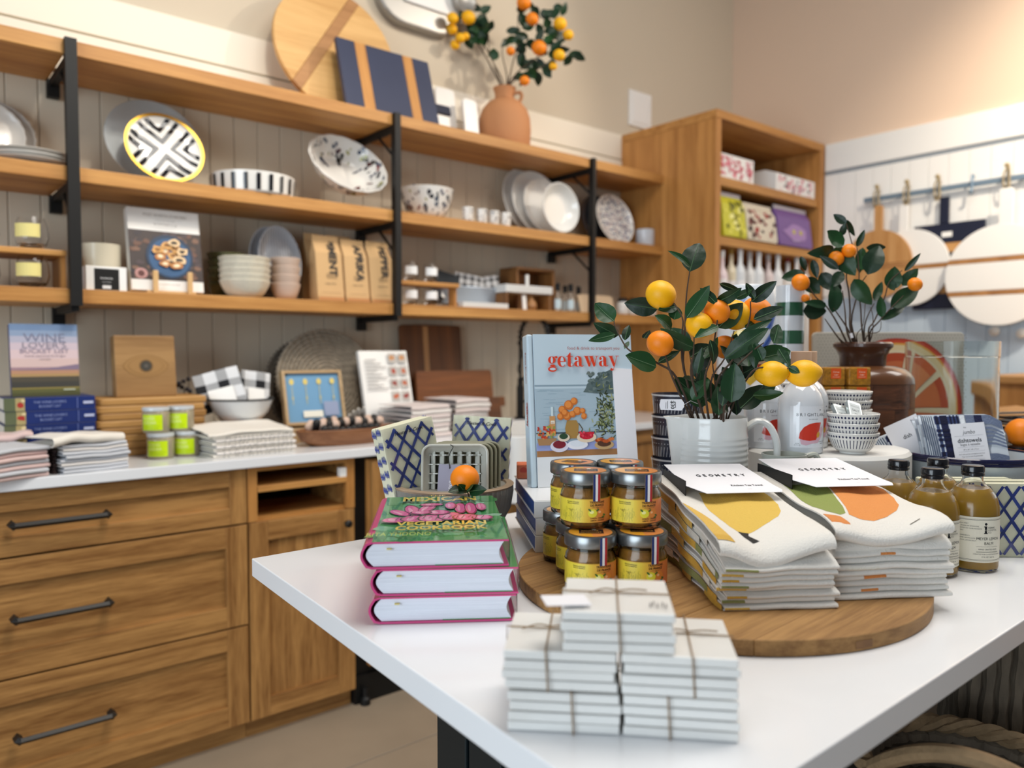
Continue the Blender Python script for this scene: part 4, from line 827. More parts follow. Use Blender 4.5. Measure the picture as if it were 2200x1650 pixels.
# woven charger discs
WOV = mat('grey_wicker', '8E8373', .85, var=.35, vs=40, bump=.6, bs=90)
def charger(label, x, yy, R, th, m_):
    a = radians(th); t = thing('woven_charger', label, 'tray', (x, yy + R * cos(a), z + R * sin(a) + .004), rot=(a, 0, 0), group='round woven chargers')
    obj('disc', M().lathe([(0, 0), (R - .006, 0), (R - .006, .006), (0, .006)], 64), m_, t, smooth=True)
    for k in range(13):
        rr = .02 + k * (R - .026) / 12; n = max(18, int(rr * 420)); obj('coil', M().tube([(rr * cos(a2) , rr * sin(a2), .009 + .0022 * sin(i * pi)) for i, a2 in enumerate([2 * pi * i / n for i in range(n)])], [.0068 + .0018 * (i % 2) for i in range(n)], 6, closed=True), m_, t)
    m = M(); n = int(R * 340)
    for i in range(n): a2 = 2 * pi * i / n; m.tube([((R - .004) * cos(a2), (R - .004) * sin(a2), .002), ((R + .003) * cos(a2 + .012), (R + .003) * sin(a2 + .012), .007), ((R - .004) * cos(a2 + .02), (R - .004) * sin(a2 + .02), .013)], .0032, 4)
    o = obj('rim_wrap', m, m_, t); o['kind'] = 'stuff'; return t
x0, x1 = xs(560, 772, 2.84, 800); charger('dark grey woven charger behind the larger pale one, leaning on the wall', (x0 + x1) / 2, 2.815, (x1 - x0) / 2 * .92, 80, mat('dark_wicker', '5E564C', .9, var=.3, vs=40))
x0, x1 = xs(584, 812, 2.78, 800); charger('large grey round woven charger leaning behind the blue picture box', (x0 + x1) / 2, 2.74, (x1 - x0) / 2 * .93, 78, WOV)
# framed blue box on a wooden crate
cx, hw = frontbox(610, 752, 2.60, 900); BX = wood('shadow_box_wood', 'BFA27A', 'A4845A', 'X')
t = thing('wooden_case', 'low pale wooden case under the framed blue picture box', 'box', (cx - .01, 2.60, z)); obj('case', M().box(-hw * 1.15, hw * 1.15, 0, .12, 0, .052), BX, t, bev=.002)
cx, hw = frontbox(618, 742, 2.62, 850); hh = at(650, 797, y=2.64).z - z - .053
t = thing('blue_picture_box', 'pale wooden frame with gold spoon shapes on sky blue, standing on the low case', 'frame', (cx, 2.62, z + .0625), rot=(-radians(16), 0, -.1))
for a, b_ in ((-hw, -hw + .011), (hw - .011, hw)): obj('stile', M().box(a, b_, 0, .035, 0, hh), BX, t, bev=.001)
for a, b_ in ((0, .011), (hh - .011, hh)): obj('rail', M().box(-hw + .011, hw - .011, 0, .035, a, b_), BX, t, bev=.001)
obj('blue_card', M().box(-hw + .011, hw - .011, .012, .03, .011, hh - .011), mat('sky_blue_card', '6E9CC0', .7), t); P = Print(.0005)
for k in range(4): x_ = -hw * .68 + k * hw * .45; P.ell(x_, hh * .8, .009, .012, 'D9C46A', 12).line(x_, hh * .38, x_, hh * .72, .002, 'C9BE7A').ell(x_, hh * .5, .003, .008, 'C9BE7A', 8)
P.rect(-hw * .4, hw * .25, hh * .14, hh * .26, 'E9E6D8').rect(hw * .3, hw * .8, hh * .16, hh * .42, '8E9AB8'); P.to('gold_spoons', t, front(.012))
# long dough bowl with beaded garlands
a0, b0 = G(655, 962), G(880, 950); c = (a0 + b0) / 2 + V((0, .07, 0)); DBW = wood('dough_bowl_wood', 'A4714A', '7A4C2C', 'X', 1, ring=.5); hw = (b0 - a0).length / 2 * 1.08
t = thing('dough_bowl', 'long shallow brown wooden dough bowl in front of the woven chargers', 'bowl', c)
obj('body', M().lathe([(0, 0), (hw * .72, 0), (hw * .92, .022), (hw, .055), (hw * .97, .058), (hw * .86, .03), (hw * .7, .010), (0, .008)], 48, sy=.40), DBW, t, smooth=True)
BD = mat('black_bead', '1C1A1A', .5); BG = mat('blush_bead', 'D8BBA8', .6); r = random.Random(8)
BME = [mesh('bead', M().ball((0, 0, 0), .0165, .0115, .0165, 10, 7), m_, True) for m_ in (BD, BG)]
for row in range(5):
    t = thing('bead_garland', f'{("front", "second", "third", "fourth", "back")[row]} strand of black and blush wooden beads in the dough bowl', 'beads', c + V((0, -.05 + row * .025, .050 + (.022 if row % 2 else 0))), group='bead garlands')
    L_ = hw * (1.5 - .16 * abs(row - 2)); n = int(L_ / .0225)
    for i in range(n):
        x_ = -L_ / 2 + i * .0225; o = obj('bead', BME[(i + row // 2) % 2 if row else 0], None, t)
        o.location = (x_, .004 * sin(i * 1.3 + row), .006 + .004 * cos(i * .9 + row) + (.012 if row == 2 else 0))
# silver spoons in a low basket
p = V((at(778, 880, y=2.68).x, 2.68, z)); t = thing('wire_basket', 'low wire basket of silver servers behind the bead garlands', 'basket', p)
obj('base', M().lathe([(0, 0), (.05, 0), (.055, .045), (.05, .045), (.046, .006), (0, .005)], 24), BAMD, t, smooth=True)
for i in range(6):
    a = -.9 + i * .32; t = thing('silver_spoon', f'{ORD[i]} from the left of the silver spoons fanned in the low basket', 'spoon', p + V((0, 0, .012)), group='silver spoons')
    tip = V((.075 * sin(a) * 1.1, -.01, .072 + .02 * cos(a * 2))); obj('handle', M().tube([(0, 0, 0), tip * .7], .0022, 6), SIL, t); obj('bowl', M().ball(tip * .92, .011, .004, .018, n=12, m=8), SIL, t, smooth=True)
# recipe book
cx, hw = frontbox(792, 896, 2.64, 810); hh = at(815, 758, y=2.68).z - z
t = thing('recipe_book', 'white recipe book with a column of red food pictures, leaning left of the brown boards', 'book', (cx, 2.64, z + .005), rot=(-radians(14), .0, 0))
obj('cover', M().box(-hw, hw, 0, .02, 0, hh * 1.04), WHITEB, t, bev=.0015); P = Print(.0004); r = random.Random(2)
for i in range(6):
    for k in range(2): P.rect(hw * (.12 + k * .42), hw * (.12 + k * .42 + .34), hh * (.08 + i * .16), hh * (.08 + i * .16 + .12), 'B9B4AE').blob(hw * (.29 + k * .42), hh * (.14 + i * .16), .012, .011, r.choice(('A8422E', 'B8603E', '8E3A34', 'C08A5A')), 8, .3, i)
for i in range(9): P.rect(-hw * .85, -hw * (.0 + .2 * (i % 3)), hh * (.55 + i * .045), hh * (.563 + i * .045), '9A9794', 0)
P.to('cover_print', t)
# brown boards at the back
for px0, px1, py, yy, lab, m_, ln in ((870, 1000, 696, 2.87, 'tall dark walnut chopping board with a light streak, leaning on the wall', wood('walnut', '7A4A26', '4A2A14', 'Z', .8), 5), (902, 1065, 796, 2.80, 'wide brown chopping board with a side handle in front of the tall walnut one', wood('acacia', '8A5228', '5A3216', 'X', .7), 8), (925, 1080, 858, 2.74, 'lower brown board behind the folded white towels', wood('acacia2', '7C4A26', '52301A', 'X', .7), 9)):
    x0, x1 = xs(px0, px1, yy, 800); hw = (x1 - x0) / 2; hh = at(px0, py, y=yy + .02).z - z; t = thing('chopping_board', lab, 'board', ((x0 + x1) / 2, yy, z), rot=(-radians(ln), 0, 0))
    obj('slab', M().prism(rrect(-hw, hw, 0, hh, .015), -.02, 0, XZ), m_, t, bev=.003)
    if py == 696: obj('light_streak', M().box(-hw * .28, -hw * .12, -.0008, .001, .005, hh - .005), mat('sapwood', 'B98A5A', .5), t)
    if py == 796: obj('handle', M().box(hw, hw + .07, .002, .018, hh * .30, hh * .48), m_, t, bev=.004)
# folded white hand towels, two stacks on the sink side
for px, n, H, lab, yy, zz in ((924, 7, .125, 'left', 2.45, 0), (1012, 7, .135, 'right', 2.56, 0)):
    x_ = at(px, 900, y=yy).x; w_ = .19
    for i in range(n):
        slab_towel('hand_towel', f'folded blush-white hand towel, {pos(i, n)} of the {lab} stack near the sink', V((x_, yy, z)), .03 * sin(i) + .12, w_, .2, i * H / n, H / n * .97, H / n * .97, TW if i % 2 else clothmat('blush_terry', 'DDD0CC'), 200 + i + px, f'{lab} hand towel stack', wave=.0012)
# ============================================================ wares on the island
IZ = .91; BC = V((.924, .658, 0)); BR = .2805; BZ = .9285
def L(px, d, zz):                      # where the sight line of column px lies at distance d, put down at height zz
    p = CAM + FH * d + RT * ((px - CXP) / FPX * d); return V((p.x, p.y, zz))
# --- round oak board made of planks
BO = wood('round_board_oak', 'AF854F', '845E32', 'Y', 1.1, rough=.6, ring=.8); BO2 = wood('board_inlay', '8A6238', '6A4524', 'X', 1)
t = thing('round_wooden_board', 'large round oak board lying on the island under the jars and folded tea towels', 'board', BC + V((0, 0, IZ)), RZ + .75)
es = [-BR, -.185, -.09, .0, .095, .19, BR]
for a, b in zip(es, es[1:]): obj('plank', M().prism(chordpoly(BR, a + .0001, b - .0001, 28), 0, .0185), BO, t, bev=.001, rot=(0, 0, pi / 2), seg=1)
a_ = atan2((at(1850, 1395, z=IZ) - BC).y, (at(1850, 1395, z=IZ) - BC).x) - RZ - .75
obj('inlay', M().grid(lambda u, v: ((BR + .0004) * cos(a_ + (u - .5) * .085), (BR + .0004) * sin(a_ + (u - .5) * .085), .003 + .009 * v), 6, 1), BO2, t)

# --- marble tile sets tied with twine
TILE = mat('white_marble_tile', 'E4E3DF', .3, var=.05, vs=25, bump=.15, bs=60, coat=.1); TWN = mat('jute_twine', '8E7456', .9, bump=.5, bs=500); CARD = mat('white_card', 'EDEDF2', .6)
def bundle(label, a, b, zz, seed, cut=.45, tagx=None):
    r = random.Random(seed); rz = atan2(b.y - a.y, b.x - a.x); w_ = (b - a).length; th = .0088; c = (a + b) / 2; c.z = zz
    t = thing('marble_tile_set', label, 'tiles', c, rz, 'twine-tied marble tile sets')
    for i in range(4): obj('tile', M().box(-w_ / 2, w_ / 2, 0, .098, .0004, th - .0006), TILE, t, loc=(r.uniform(-.0015, .0015), r.uniform(-.0015, .0015), i * th), rot=(0, 0, r.uniform(-.01, .01)), bev=.0012)
    H = 4 * th + .0008; x = -w_ / 2 + w_ * cut; y = .055; e = .0022
    obj('twine', M().tube([(x, -e, -.0), (x - .002, -e, H), (x, .1 + e, H), (x, .1 + e, .0)], .0008, 6), TWN, t)
    obj('twine', M().tube([(-w_ / 2 - e, y, 0), (-w_ / 2 - e, y, H), (w_ / 2 + e, y - .004, H), (w_ / 2 + e, y, 0)], .0008, 6), TWN, t)
    for s in (-1, 1): obj('bow_tail', M().tube(smoothpts([(x, y, H + .001), (x + s * .012, y - .004, H + .004), (x + s * .026, y + .006 * s - .004, H + .0015)]), .0007, 6), TWN, t)
    if tagx is not None:
        obj('paper_tag', M().box(-.02, .02, -.014, .014, 0, .0006), CARD, t, loc=(tagx, .02, H + .0018), rot=(0, .03, .25))
    return t
A = lambda px, py: at(px, py, z=IZ)
a0, a1 = A(1093, 1570), A(1334, 1582); bundle('twine-tied marble tile set at the bottom of the left pile, nearest front', a0, a1, IZ, 1, .58)
a2, a3 = a0 + RT * -.005, a0 + (a1 - a0) * .965 + RT * -.001; bundle('twine-tied marble tile set on top of the left pile', a2, a3, IZ + .0368, 2, .40)
b0, b1 = A(1341, 1581), A(1590, 1597); bundle('twine-tied marble tile set at the bottom of the right pile', b0, b1, IZ, 3, .40)
bundle('twine-tied marble tile set on top of the right pile, with a paper tag', b0 + RT * -.0015, b1 + RT * -.001, IZ + .0368, 4, .62, -.03)
c0, c1 = at(1208, 1400, z=IZ + .0736), at(1450, 1409, z=IZ + .0736); t = bundle('twine-tied marble tile set bridging the two piles, with a white tag and small ink marks', c0, c1, IZ + .0736, 5, .52, -.045)
P = Print(.0002); 
for i, (x, y) in enumerate(((.028, .016), (.031, .02), (.034, .014), (.0385, .017), (.041, .012))): P.line(x, y, x + .001, y + .011, .0011, '3A3A40')
P.to('ink_marks', t, flat(.0356))

# --- cookbooks
a, b = A(805, 1342), A(1092, 1334); rz = atan2(b.y - a.y, b.x - a.x); bw, bd, bt = .176, .285, .0338; c = (a + b) / 2 + RT * .003
PINK = mat('pink_cover', 'C9447E', .3, coat=.5); GREEN = mat('green_cover', '3E8A50', .25, coat=.7, var=.25, vs=20, bump=.1, bs=30); LEAFP = mat('page_edges', 'DDE2EC', .8, bump=.5, bs=6, stretch=(1, 1, 140), var=.16, vs=4)
FILM = mat('clear_film', 'FFFFFF', .05, trans=1, ior=1.15)
for i, dx in enumerate((.0, .0025, -.009)):
    t = thing('cookbook', 'pink-edged green cookbook, ' + ('bottom of the front pile', 'middle of the front pile', 'top of the pile, its cactus cover showing')[i], 'book', c + V((dx * cos(rz), dx * sin(rz), i * bt)), rz + (.0, -.012, .015)[i], 'pile of green cookbooks')
    hw = bw / 2; th = bt - .0006; n = 10
    pg = [(-hw + .012, .003), (hw - .006, .003)] + [(hw - .006 - .006 * sin(pi * k / n), .003 + (th - .006) * k / n) for k in range(1, n)] + [(hw - .006, th - .003), (-hw + .012, th - .003)] + [(-hw + .012 - .009 * sin(pi * k / n), th - .003 - (th - .006) * k / n) for k in range(1, n)]
    obj('pages', M().prism(pg, .003, bd - .003, lambda x, y, z_: V((x, z_, y))), LEAFP, t)
    for z0, z1, nm_ in ((0, .0024, 'back_board'), (th - .0024, th, 'front_board')): obj(nm_, M().box(-hw + .010, hw, 0, bd, z0, z1), PINK, t, bev=.0007)
    sp = [(-hw + .011, 0), (-hw + .006, .0015)] + [(-hw + .003 - .0065 * sin(pi * k / n), .002 + (th - .004) * k / n) for k in range(n + 1)] + [(-hw + .006, th - .0015), (-hw + .011, th), (-hw + .011, th - .002), (-hw + .007, th - .0035)] + [(-hw + .0052 - .006 * sin(pi * k / n), th - .004 - (th - .008) * k / n) for k in range(n + 1)] + [(-hw + .007, .0035), (-hw + .011, .002)]
    obj('spine', M().prism(sp, 0, bd, lambda x, y, z_: V((x, z_, y))), PINK, t, smooth=True)
    obj('jacket', M().box(-hw + .0105, hw - .0005, .0006, bd - .0006, th, th + .0003), GREEN, t)
    obj('film_edge', M().sheet(lambda u, v: (hw + .001 + .003 * sin(v * 9) * u * (1 - u) * 4, .002 + v * (bd - .004), .001 + u * (th - .002)), 4, 14, .0004), FILM, t, smooth=True)
    obj('ribbon', M().box(-hw + .028, -hw + .034, -.0012, .003, th * .72, th * .76), mat('yellow_ribbon', 'CFC27A', .7), t)
    obj('green_turn_in', M().box(-.002, hw - .008, .0022, .0035, .0024, .0035), GREEN, t)
P = Print(.00006); r = random.Random(12)
for k in range(70): P.blob(r.uniform(-.07, .078), r.uniform(.012, .275), r.uniform(.006, .02), r.uniform(.005, .016), r.choice(('3C8C4E', '4E9A60', '2F7C46', '6BA77E', '8FBBA0')), 9, .3, k, 0)
P.l += 1; P.rect(-.05, .062, .05, .262, '5F9E7C')
for k in range(60): P.blob(r.uniform(-.046, .06), r.uniform(.055, .258), r.uniform(.004, .014), r.uniform(.004, .010), r.choice(('4C8F6A', '7FB596', 'A3CBB2', '3E7E5C')), 8, .3, k, 0)
P.l += 1
for k in range(34): P.rect(-.02 + .0, .04, .175 + k * .0018, .1756 + k * .0018, '3F7A58', 0)
P.l += 1
PK, PD = 'D9699F', 'A8326E'
for x, y, rx, ry, a in ((-.034, .175, .011, .040, .15), (-.014, .190, .010, .034, -.25), (-.052, .160, .011, .024, .5), (-.008, .214, .017, .010, .15), (.034, .185, .0085, .036, 0), (.049, .182, .0085, .040, 0), (.064, .190, .0075, .026, 0), (.020, .200, .008, .024, 0), (-.054, .108, .020, .016, .2), (-.030, .112, .018, .020, -.2), (-.006, .112, .019, .022, .1), (.018, .124, .016, .024, -.1), (.040, .114, .018, .019, 0), (.062, .110, .014, .014, 0), (.002, .146, .016, .015, .3), (-.022, .146, .014, .012, 0)):
    P.ell(x, y, rx * 1.10, ry * 1.08, '1F4A34', 18, a).ell(x, y, rx, ry, PD, 18, a).ell(x - .001, y + .001, rx * .88, ry * .9, PK, 18, a).ell(x - rx * .3, y, rx * .26, ry * .6, 'E9A0C0', 12, a)
for k in range(14): P.line(-.055 + k * .0088, .098 + .006 * (k % 3), -.05 + k * .0088, .125 - .004 * (k % 2), .0009, '1F4A34', 0)
P.l += 1
P.text('THE', .0, .264, .010, 'D9C05A', bold=.01).text('MEXICAN', .004, .226, .032, 'D9C05A', bold=.03, sx=.56).text('VEGETARIAN', .006, .066, .021, 'E0C24A', bold=.03, sx=.66).text('COOKBOOK', .006, .040, .021, 'E0C24A', bold=.03, sx=.66).text('RITA YHDONO', -.046, .010, .018, 'B9C45E', sx=.45)
P.to('jacket_print', t, flat(th + .0003), mat_=ink('jacket_ink', .2, .6))

# --- preserve jars
JG = mat('jar_glass', 'F4F8F6', .02, trans=1, ior=1.25); LID = mat('silver_lid', '86898A', .3, .9); FILL = mat('candied_peel', '9A6424', .3, var=.7, vs=70, bump=.8, bs=90)
def jar(label, p, rz=0):
    R, H = .0335, .0752; t = thing('preserve_jar', label, 'jar', p, RZ + rz, 'candied citrus jars')
    obj('glass', M().lathe([(0, 0), (R * .86, 0), (R * .98, .003), (R, .008), (R, .042), (R * .97, .048), (R * .88, .053), (R * .88, .061), (R * .84, .061), (R * .84, .053), (R * .93, .047), (R * .95, .042), (R * .95, .008), (R * .85, .0035), (0, .003)], 36), JG, t, smooth=True)
    obj('filling', M().lathe([(0, .0036), (R * .84, .0038), (R * .94, .009), (R * .94, .041), (R * .83, .054), (0, .055)], 30, fn=lambda a, r, z_: r * (1 - .02 * abs(sin(a * 9 + z_ * 300)))), FILL, t, smooth=True)
    for zz in (.0535, .0575): obj('thread', M().tube([(R * .885 * cos(q), R * .885 * sin(q), zz) for q in [2 * pi * i / 32 for i in range(32)]], .0009, 5, closed=True), JG, t, smooth=True)
    ld = obj('lid', M().lathe([(R * .97, .0595), (R * 1.01, .0595), (R * 1.02, .0605), (R * 1.02, .0735), (R * .985, .0752), (R * .92, .0748), (0, .0744)], 44), LID, t, smooth=True)
    P = Print(.00006).ell(0, 0, R * .86, c='C98A3A', n=36).ell(0, 0, R * .84, c='D98A4A', n=36).poly([(R * .83 * cos(q), R * .83 * sin(q)) for q in [pi * .5 + pi * i / 16 for i in range(17)]], 'E0A030')
    P.poly([(-.016, -.010), (.016, -.012), (.018, .010), (-.014, .012)], '2A1C20').text('RECETTE', 0, .003, .004, 'D9A04A', bold=.02).text('ARTISANALE', 0, -.006, .0035, 'D9A04A', bold=.02).ell(.006, .009, .003, c='E8E2D0'); P.to('lid_print', ld, flat(.0749), mat_=ink('lid_ink', .3, .3))
    P = Print(.00005); W_ = pi * R * .98; P.rect(-W_, W_, .010, .0415, 'E0CC3E')
    for k in range(14): P.rect(-.010 + k * .0026, -.010 + (k + 1) * .0026 if k < 13 else W_, .010, .0415, '%02X%02X%02X' % (226 - k // 3, 204 - k * 6, 62 + k // 2), 0)
    r = random.Random(3)
    P.l += 1
    for k in range(46): x = r.uniform(-.045, -.004); P.line(x, r.uniform(.011, .028), x + r.uniform(-.004, .004), r.uniform(.014, .03), .0007, 'C2B43A', 0)
    P.rect(-W_, W_, .0405, .0415, 'B98A2A').text('TRADITIONS', .014, .0355, .0027, '3A2418', bold=.03).text('DE FRANCE', .014, .0315, .0027, '3A2418', bold=.03).rect(.006, .022, .0298, .0301, '3A2418').text('1888', .014, .0285, .0011, '3A2418')
    P.ell(.0070, .0225, .0064, .0056, 'E3DC3C', 20).ell(.0058, .0240, .0030, .0022, 'F6F3A0', 12).ell(.0195, .0225, .0060, .0060, 'E28A3C', 20).ell(.017, .0238, .002, .0016, 'F3BE86', 12)
    for x, y, q in ((.003, .0268, 2.4), (.0245, .0195, -.4), (.014, .0265, .6), (.0225, .017, .2)): P.ell(x, y, .0026, .0012, '3E6A2E', 8, q)
    P.text('CITRON · ORANGE', .014, .0148, .0017, '5A3A1C', bold=.02).text('LEMON · ORANGE', .014, .0120, .0017, '5A3A1C', bold=.02).text('Recette artisanale', -.0195, .0365, .0016, '2A2A18', bold=.01).text('faite en chaudron', -.0195, .0343, .0016, '2A2A18', bold=.01).text('Poids net', -.022, .0265, .0014, '2A2A18').text('120 g', -.022, .0248, .0014, '2A2A18')
    P.to('label', t, cyl(R + .0002), .0035, 0, ink('label_ink', .4, .15))
    P = Print(.00004)
    for k, c_ in enumerate(('1F3470', 'EDEDED', 'B3222E')): P.rect(.0075 + k * .0035, .0075 + (k + 1) * .0035, .038, .0738, c_, 0)
    P.rect(.0072, .0075, .038, .0738, 'B99A5A', 0).rect(.018, .0183, .038, .0738, 'B99A5A', 0)
    P.to('ribbon', t, lambda u, v, w2: cyl(R * 1.03 if v > .0585 else R + (R * .03) * max(0, (v - .04) / .0185) + .0004)(u, v, w2), .003, .006, ink('ribbon_ink', .5))
    return t
jd = [(1270, 1.0, 0, .04, 'front left jar of the lower layer'), (1381, 1.008, 0, .0, 'front right jar of the lower layer'), (1247, 1.075, 0, -.6, 'lower jar in the middle of the left side'), (1216, 1.143, 0, -.5, 'lower jar at the back of the left side'), (1352, 1.085, 0, 0, 'hidden rear lower jar supporting the upper ones'), (1318, 1.158, 0, 0, 'rearmost lower jar behind the pyramid'),
      (1258, 1.038, 1, .0, 'front left jar of the upper layer'), (1368, 1.035, 1, -.02, 'front right jar of the upper layer'), (1233, 1.118, 1, -.5, 'back left jar of the upper layer'), (1333, 1.122, 1, .1, 'back right jar of the upper layer')]
for px, d, lv, rz_, lab in jd: jar(lab + ' of candied citrus', L(px, d, BZ + lv * .0756), rz_)

# --- blue-edged books lying, one standing on them
NB = mat('deep_blue_block', '1C4A94', .5); WC = mat('white_cover', 'E6E8EA', .35, coat=.2)
cor = L(1150, 1.178, BZ); rzb = RZ + .12; ux = V((cos(rzb), sin(rzb), 0)); uy = V((-sin(rzb), cos(rzb), 0))
for i in range(3):
    t = thing('blue_edged_book', f'white-covered book with deep blue page edges, {("bottom", "middle", "top")[i]} of the three under the standing book', 'book', cor + V((0, 0, i * .027)) + ux * (.0, .001, -.0015)[i], rzb, 'pile of blue-edged books')
    obj('pages', M().box(.002, .185, .003, .247, .0025, .0240), NB, t)
    for a, b_ in ((0, .0024), (.0242, .0266)): obj('board', M().box(0, .19, 0, .25, a, b_), WC, t, bev=.0006)
    obj('spine', M().box(0, .19, -.0015, .0028, 0, .0266), WC, t, bev=.001)
    P = Print(.0002).text('nee', .034, .007, .0075, 'B5483E', rot=pi / 2); P.to('spine_print', t, front(-.0015))
p = cor + V((0, 0, .081)) + ux * .012 + uy * .11; rg = RZ + .27; bh_, bw_ = .262, .192
t = thing('getaway_book', 'standing hardback titled getaway with a seaside picnic cover, behind the preserve jars', 'book', p, rot=(-radians(7), 0, rg))
obj('pages', M().box(.004, bw_ - .004, .004, .026, .003, bh_ - .003), LEAFP, t); GC = mat('pale_blue_cover', 'C3D6E2', .25, coat=.5)
obj('front_board', M().box(.010, bw_, 0, .0028, 0, bh_), GC, t, bev=.0006); obj('back_board', M().box(.002, bw_, .0262, .029, 0, bh_), GC, t, bev=.0006); obj('spine', M().box(-.001, .0095, .0005, .029, 0, bh_), GC, t, bev=.003)
P = Print(.00006); x0_, X1_ = .010, bw_; r = random.Random(6)
P.rect(x0_, X1_, 0, bh_ * .195, 'E6EAEE').rect(x0_, X1_, bh_ * .195, bh_ * .245, 'A8794E').rect(x0_, X1_, bh_ * .235, bh_ * .29, '9DA9DE').rect(x0_, X1_, bh_ * .285, bh_ * .66, 'A9BECB').rect(x0_, X1_, bh_ * .64, bh_, 'C3D6E2')
for k in range(60): y = r.uniform(bh_ * .33, bh_ * .63); x = r.uniform(x0_, X1_ - .03); P.rect(x, x + r.uniform(.01, .03), y, y + .0006, r.choice(('97AFBE', 'BACBD6', '8FA9B8')), 0)
P.rect(x0_, X1_, bh_ * .655, bh_ * .665, '8AA0AE').rect(x0_, X1_, bh_ * .345, bh_ * .352, '2C3034')
P.poly([(.098, bh_ * .615), (.103, bh_ * .64), (.106, bh_ * .67), (.118, bh_ * .695), (.13, bh_ * .735), (.142, bh_ * .75), (.158, bh_ * .775), (.158, bh_ * .60), (.12, bh_ * .605)], '5F6F70')
for k in range(70): P.blob(r.uniform(.108, .156), r.uniform(bh_ * .62, bh_ * .74), .004, .003, r.choice(('4A5A5A', '6F7F7C', '56686A')), 7, .3, k, 0)
for k in range(210):
    x, y = r.gauss(.137, .011), r.gauss(bh_ * .46, bh_ * .09)
    if y > bh_ * .3 and x < .157: P.ell(x, y, .0045, .0011, r.choice(('5E6A40', '8A9462', '3F4A2C', 'A9AF82', '2E3622')), 6, r.uniform(0, 3), k=0)
P.l += 1; P.poly([(.064, bh_ * .31), (.085, bh_ * .31), (.087, bh_ * .40), (.083, bh_ * .43), (.066, bh_ * .43), (.062, bh_ * .38)], 'A88346').line(.087, bh_ * .41, .094, bh_ * .37, .0015, '5A4A2A').line(.094, bh_ * .37, .088, bh_ * .33, .0015, '5A4A2A')
for x, y, q in ((.058, .50, .007), (.07, .53, .0085), (.08, .555, .0065), (.085, .49, .0075), (.066, .46, .0078), (.054, .455, .006), (.095, .49, .005), (.076, .47, .006), (.097, .455, .0055), (.062, .48, .006)): P.ell(x, bh_ * y, q, c='C9702E', n=14).ell(x - .001, bh_ * y + .001, q * .7, c='E58F45', n=12)
P.rect(.034, .044, bh_ * .33, bh_ * .46, 'C9955E').rect(.037, .041, bh_ * .46, bh_ * .52, 'CFE0E4').rect(.036, .043, bh_ * .41, bh_ * .43, 'E9E2D0').text('SEC', .0395, bh_ * .413, .0022, 'A8422E')
P.poly([(.013, bh_ * .27), (.043, bh_ * .27), (.045, bh_ * .315), (.011, bh_ * .315)], 'A88058')
for k in range(34): P.ell(r.uniform(.013, .043), r.uniform(bh_ * .315, bh_ * .395), .003, .0018, r.choice(('C9502E', 'E0843E', 'D9B26A', 'B83A2A', '8A9A4A')), 7, r.uniform(0, 3), k=0)
P.l += 1
for x, y, rx, ry, c1, c2 in ((.05, .262, .0165, .010, 'D9D6E6', '7E2430'), (.083, .268, .019, .008, 'E9EAF2', 'DDE4EE'), (.10, .315, .018, .009, 'E6D2B8', 'C9263A'), (.132, .262, .018, .008, 'C9A878', '5A3A2A'), (.058, .318, .011, .007, 'E0D0BC', '2F4A34')): P.ell(x, bh_ * y, rx, ry, c1, 20).ell(x, bh_ * y + ry * .3, rx * .72, ry * .7, c2, 16)
for k in range(22): P.ell(.10 + r.uniform(-.012, .012), bh_ * .33 + r.uniform(-.003, .006), .0022, c=r.choice(('D3263A', 'B81C30', 'E2465A')), n=8, k=0)
for k in range(9): P.ell(.119 + k * .0035, bh_ * .292 + .002 * sin(k), .004, .003, r.choice(('C25A2A', 'A8441E', 'D9783E')), 8, k=0)
P.l += 1; 
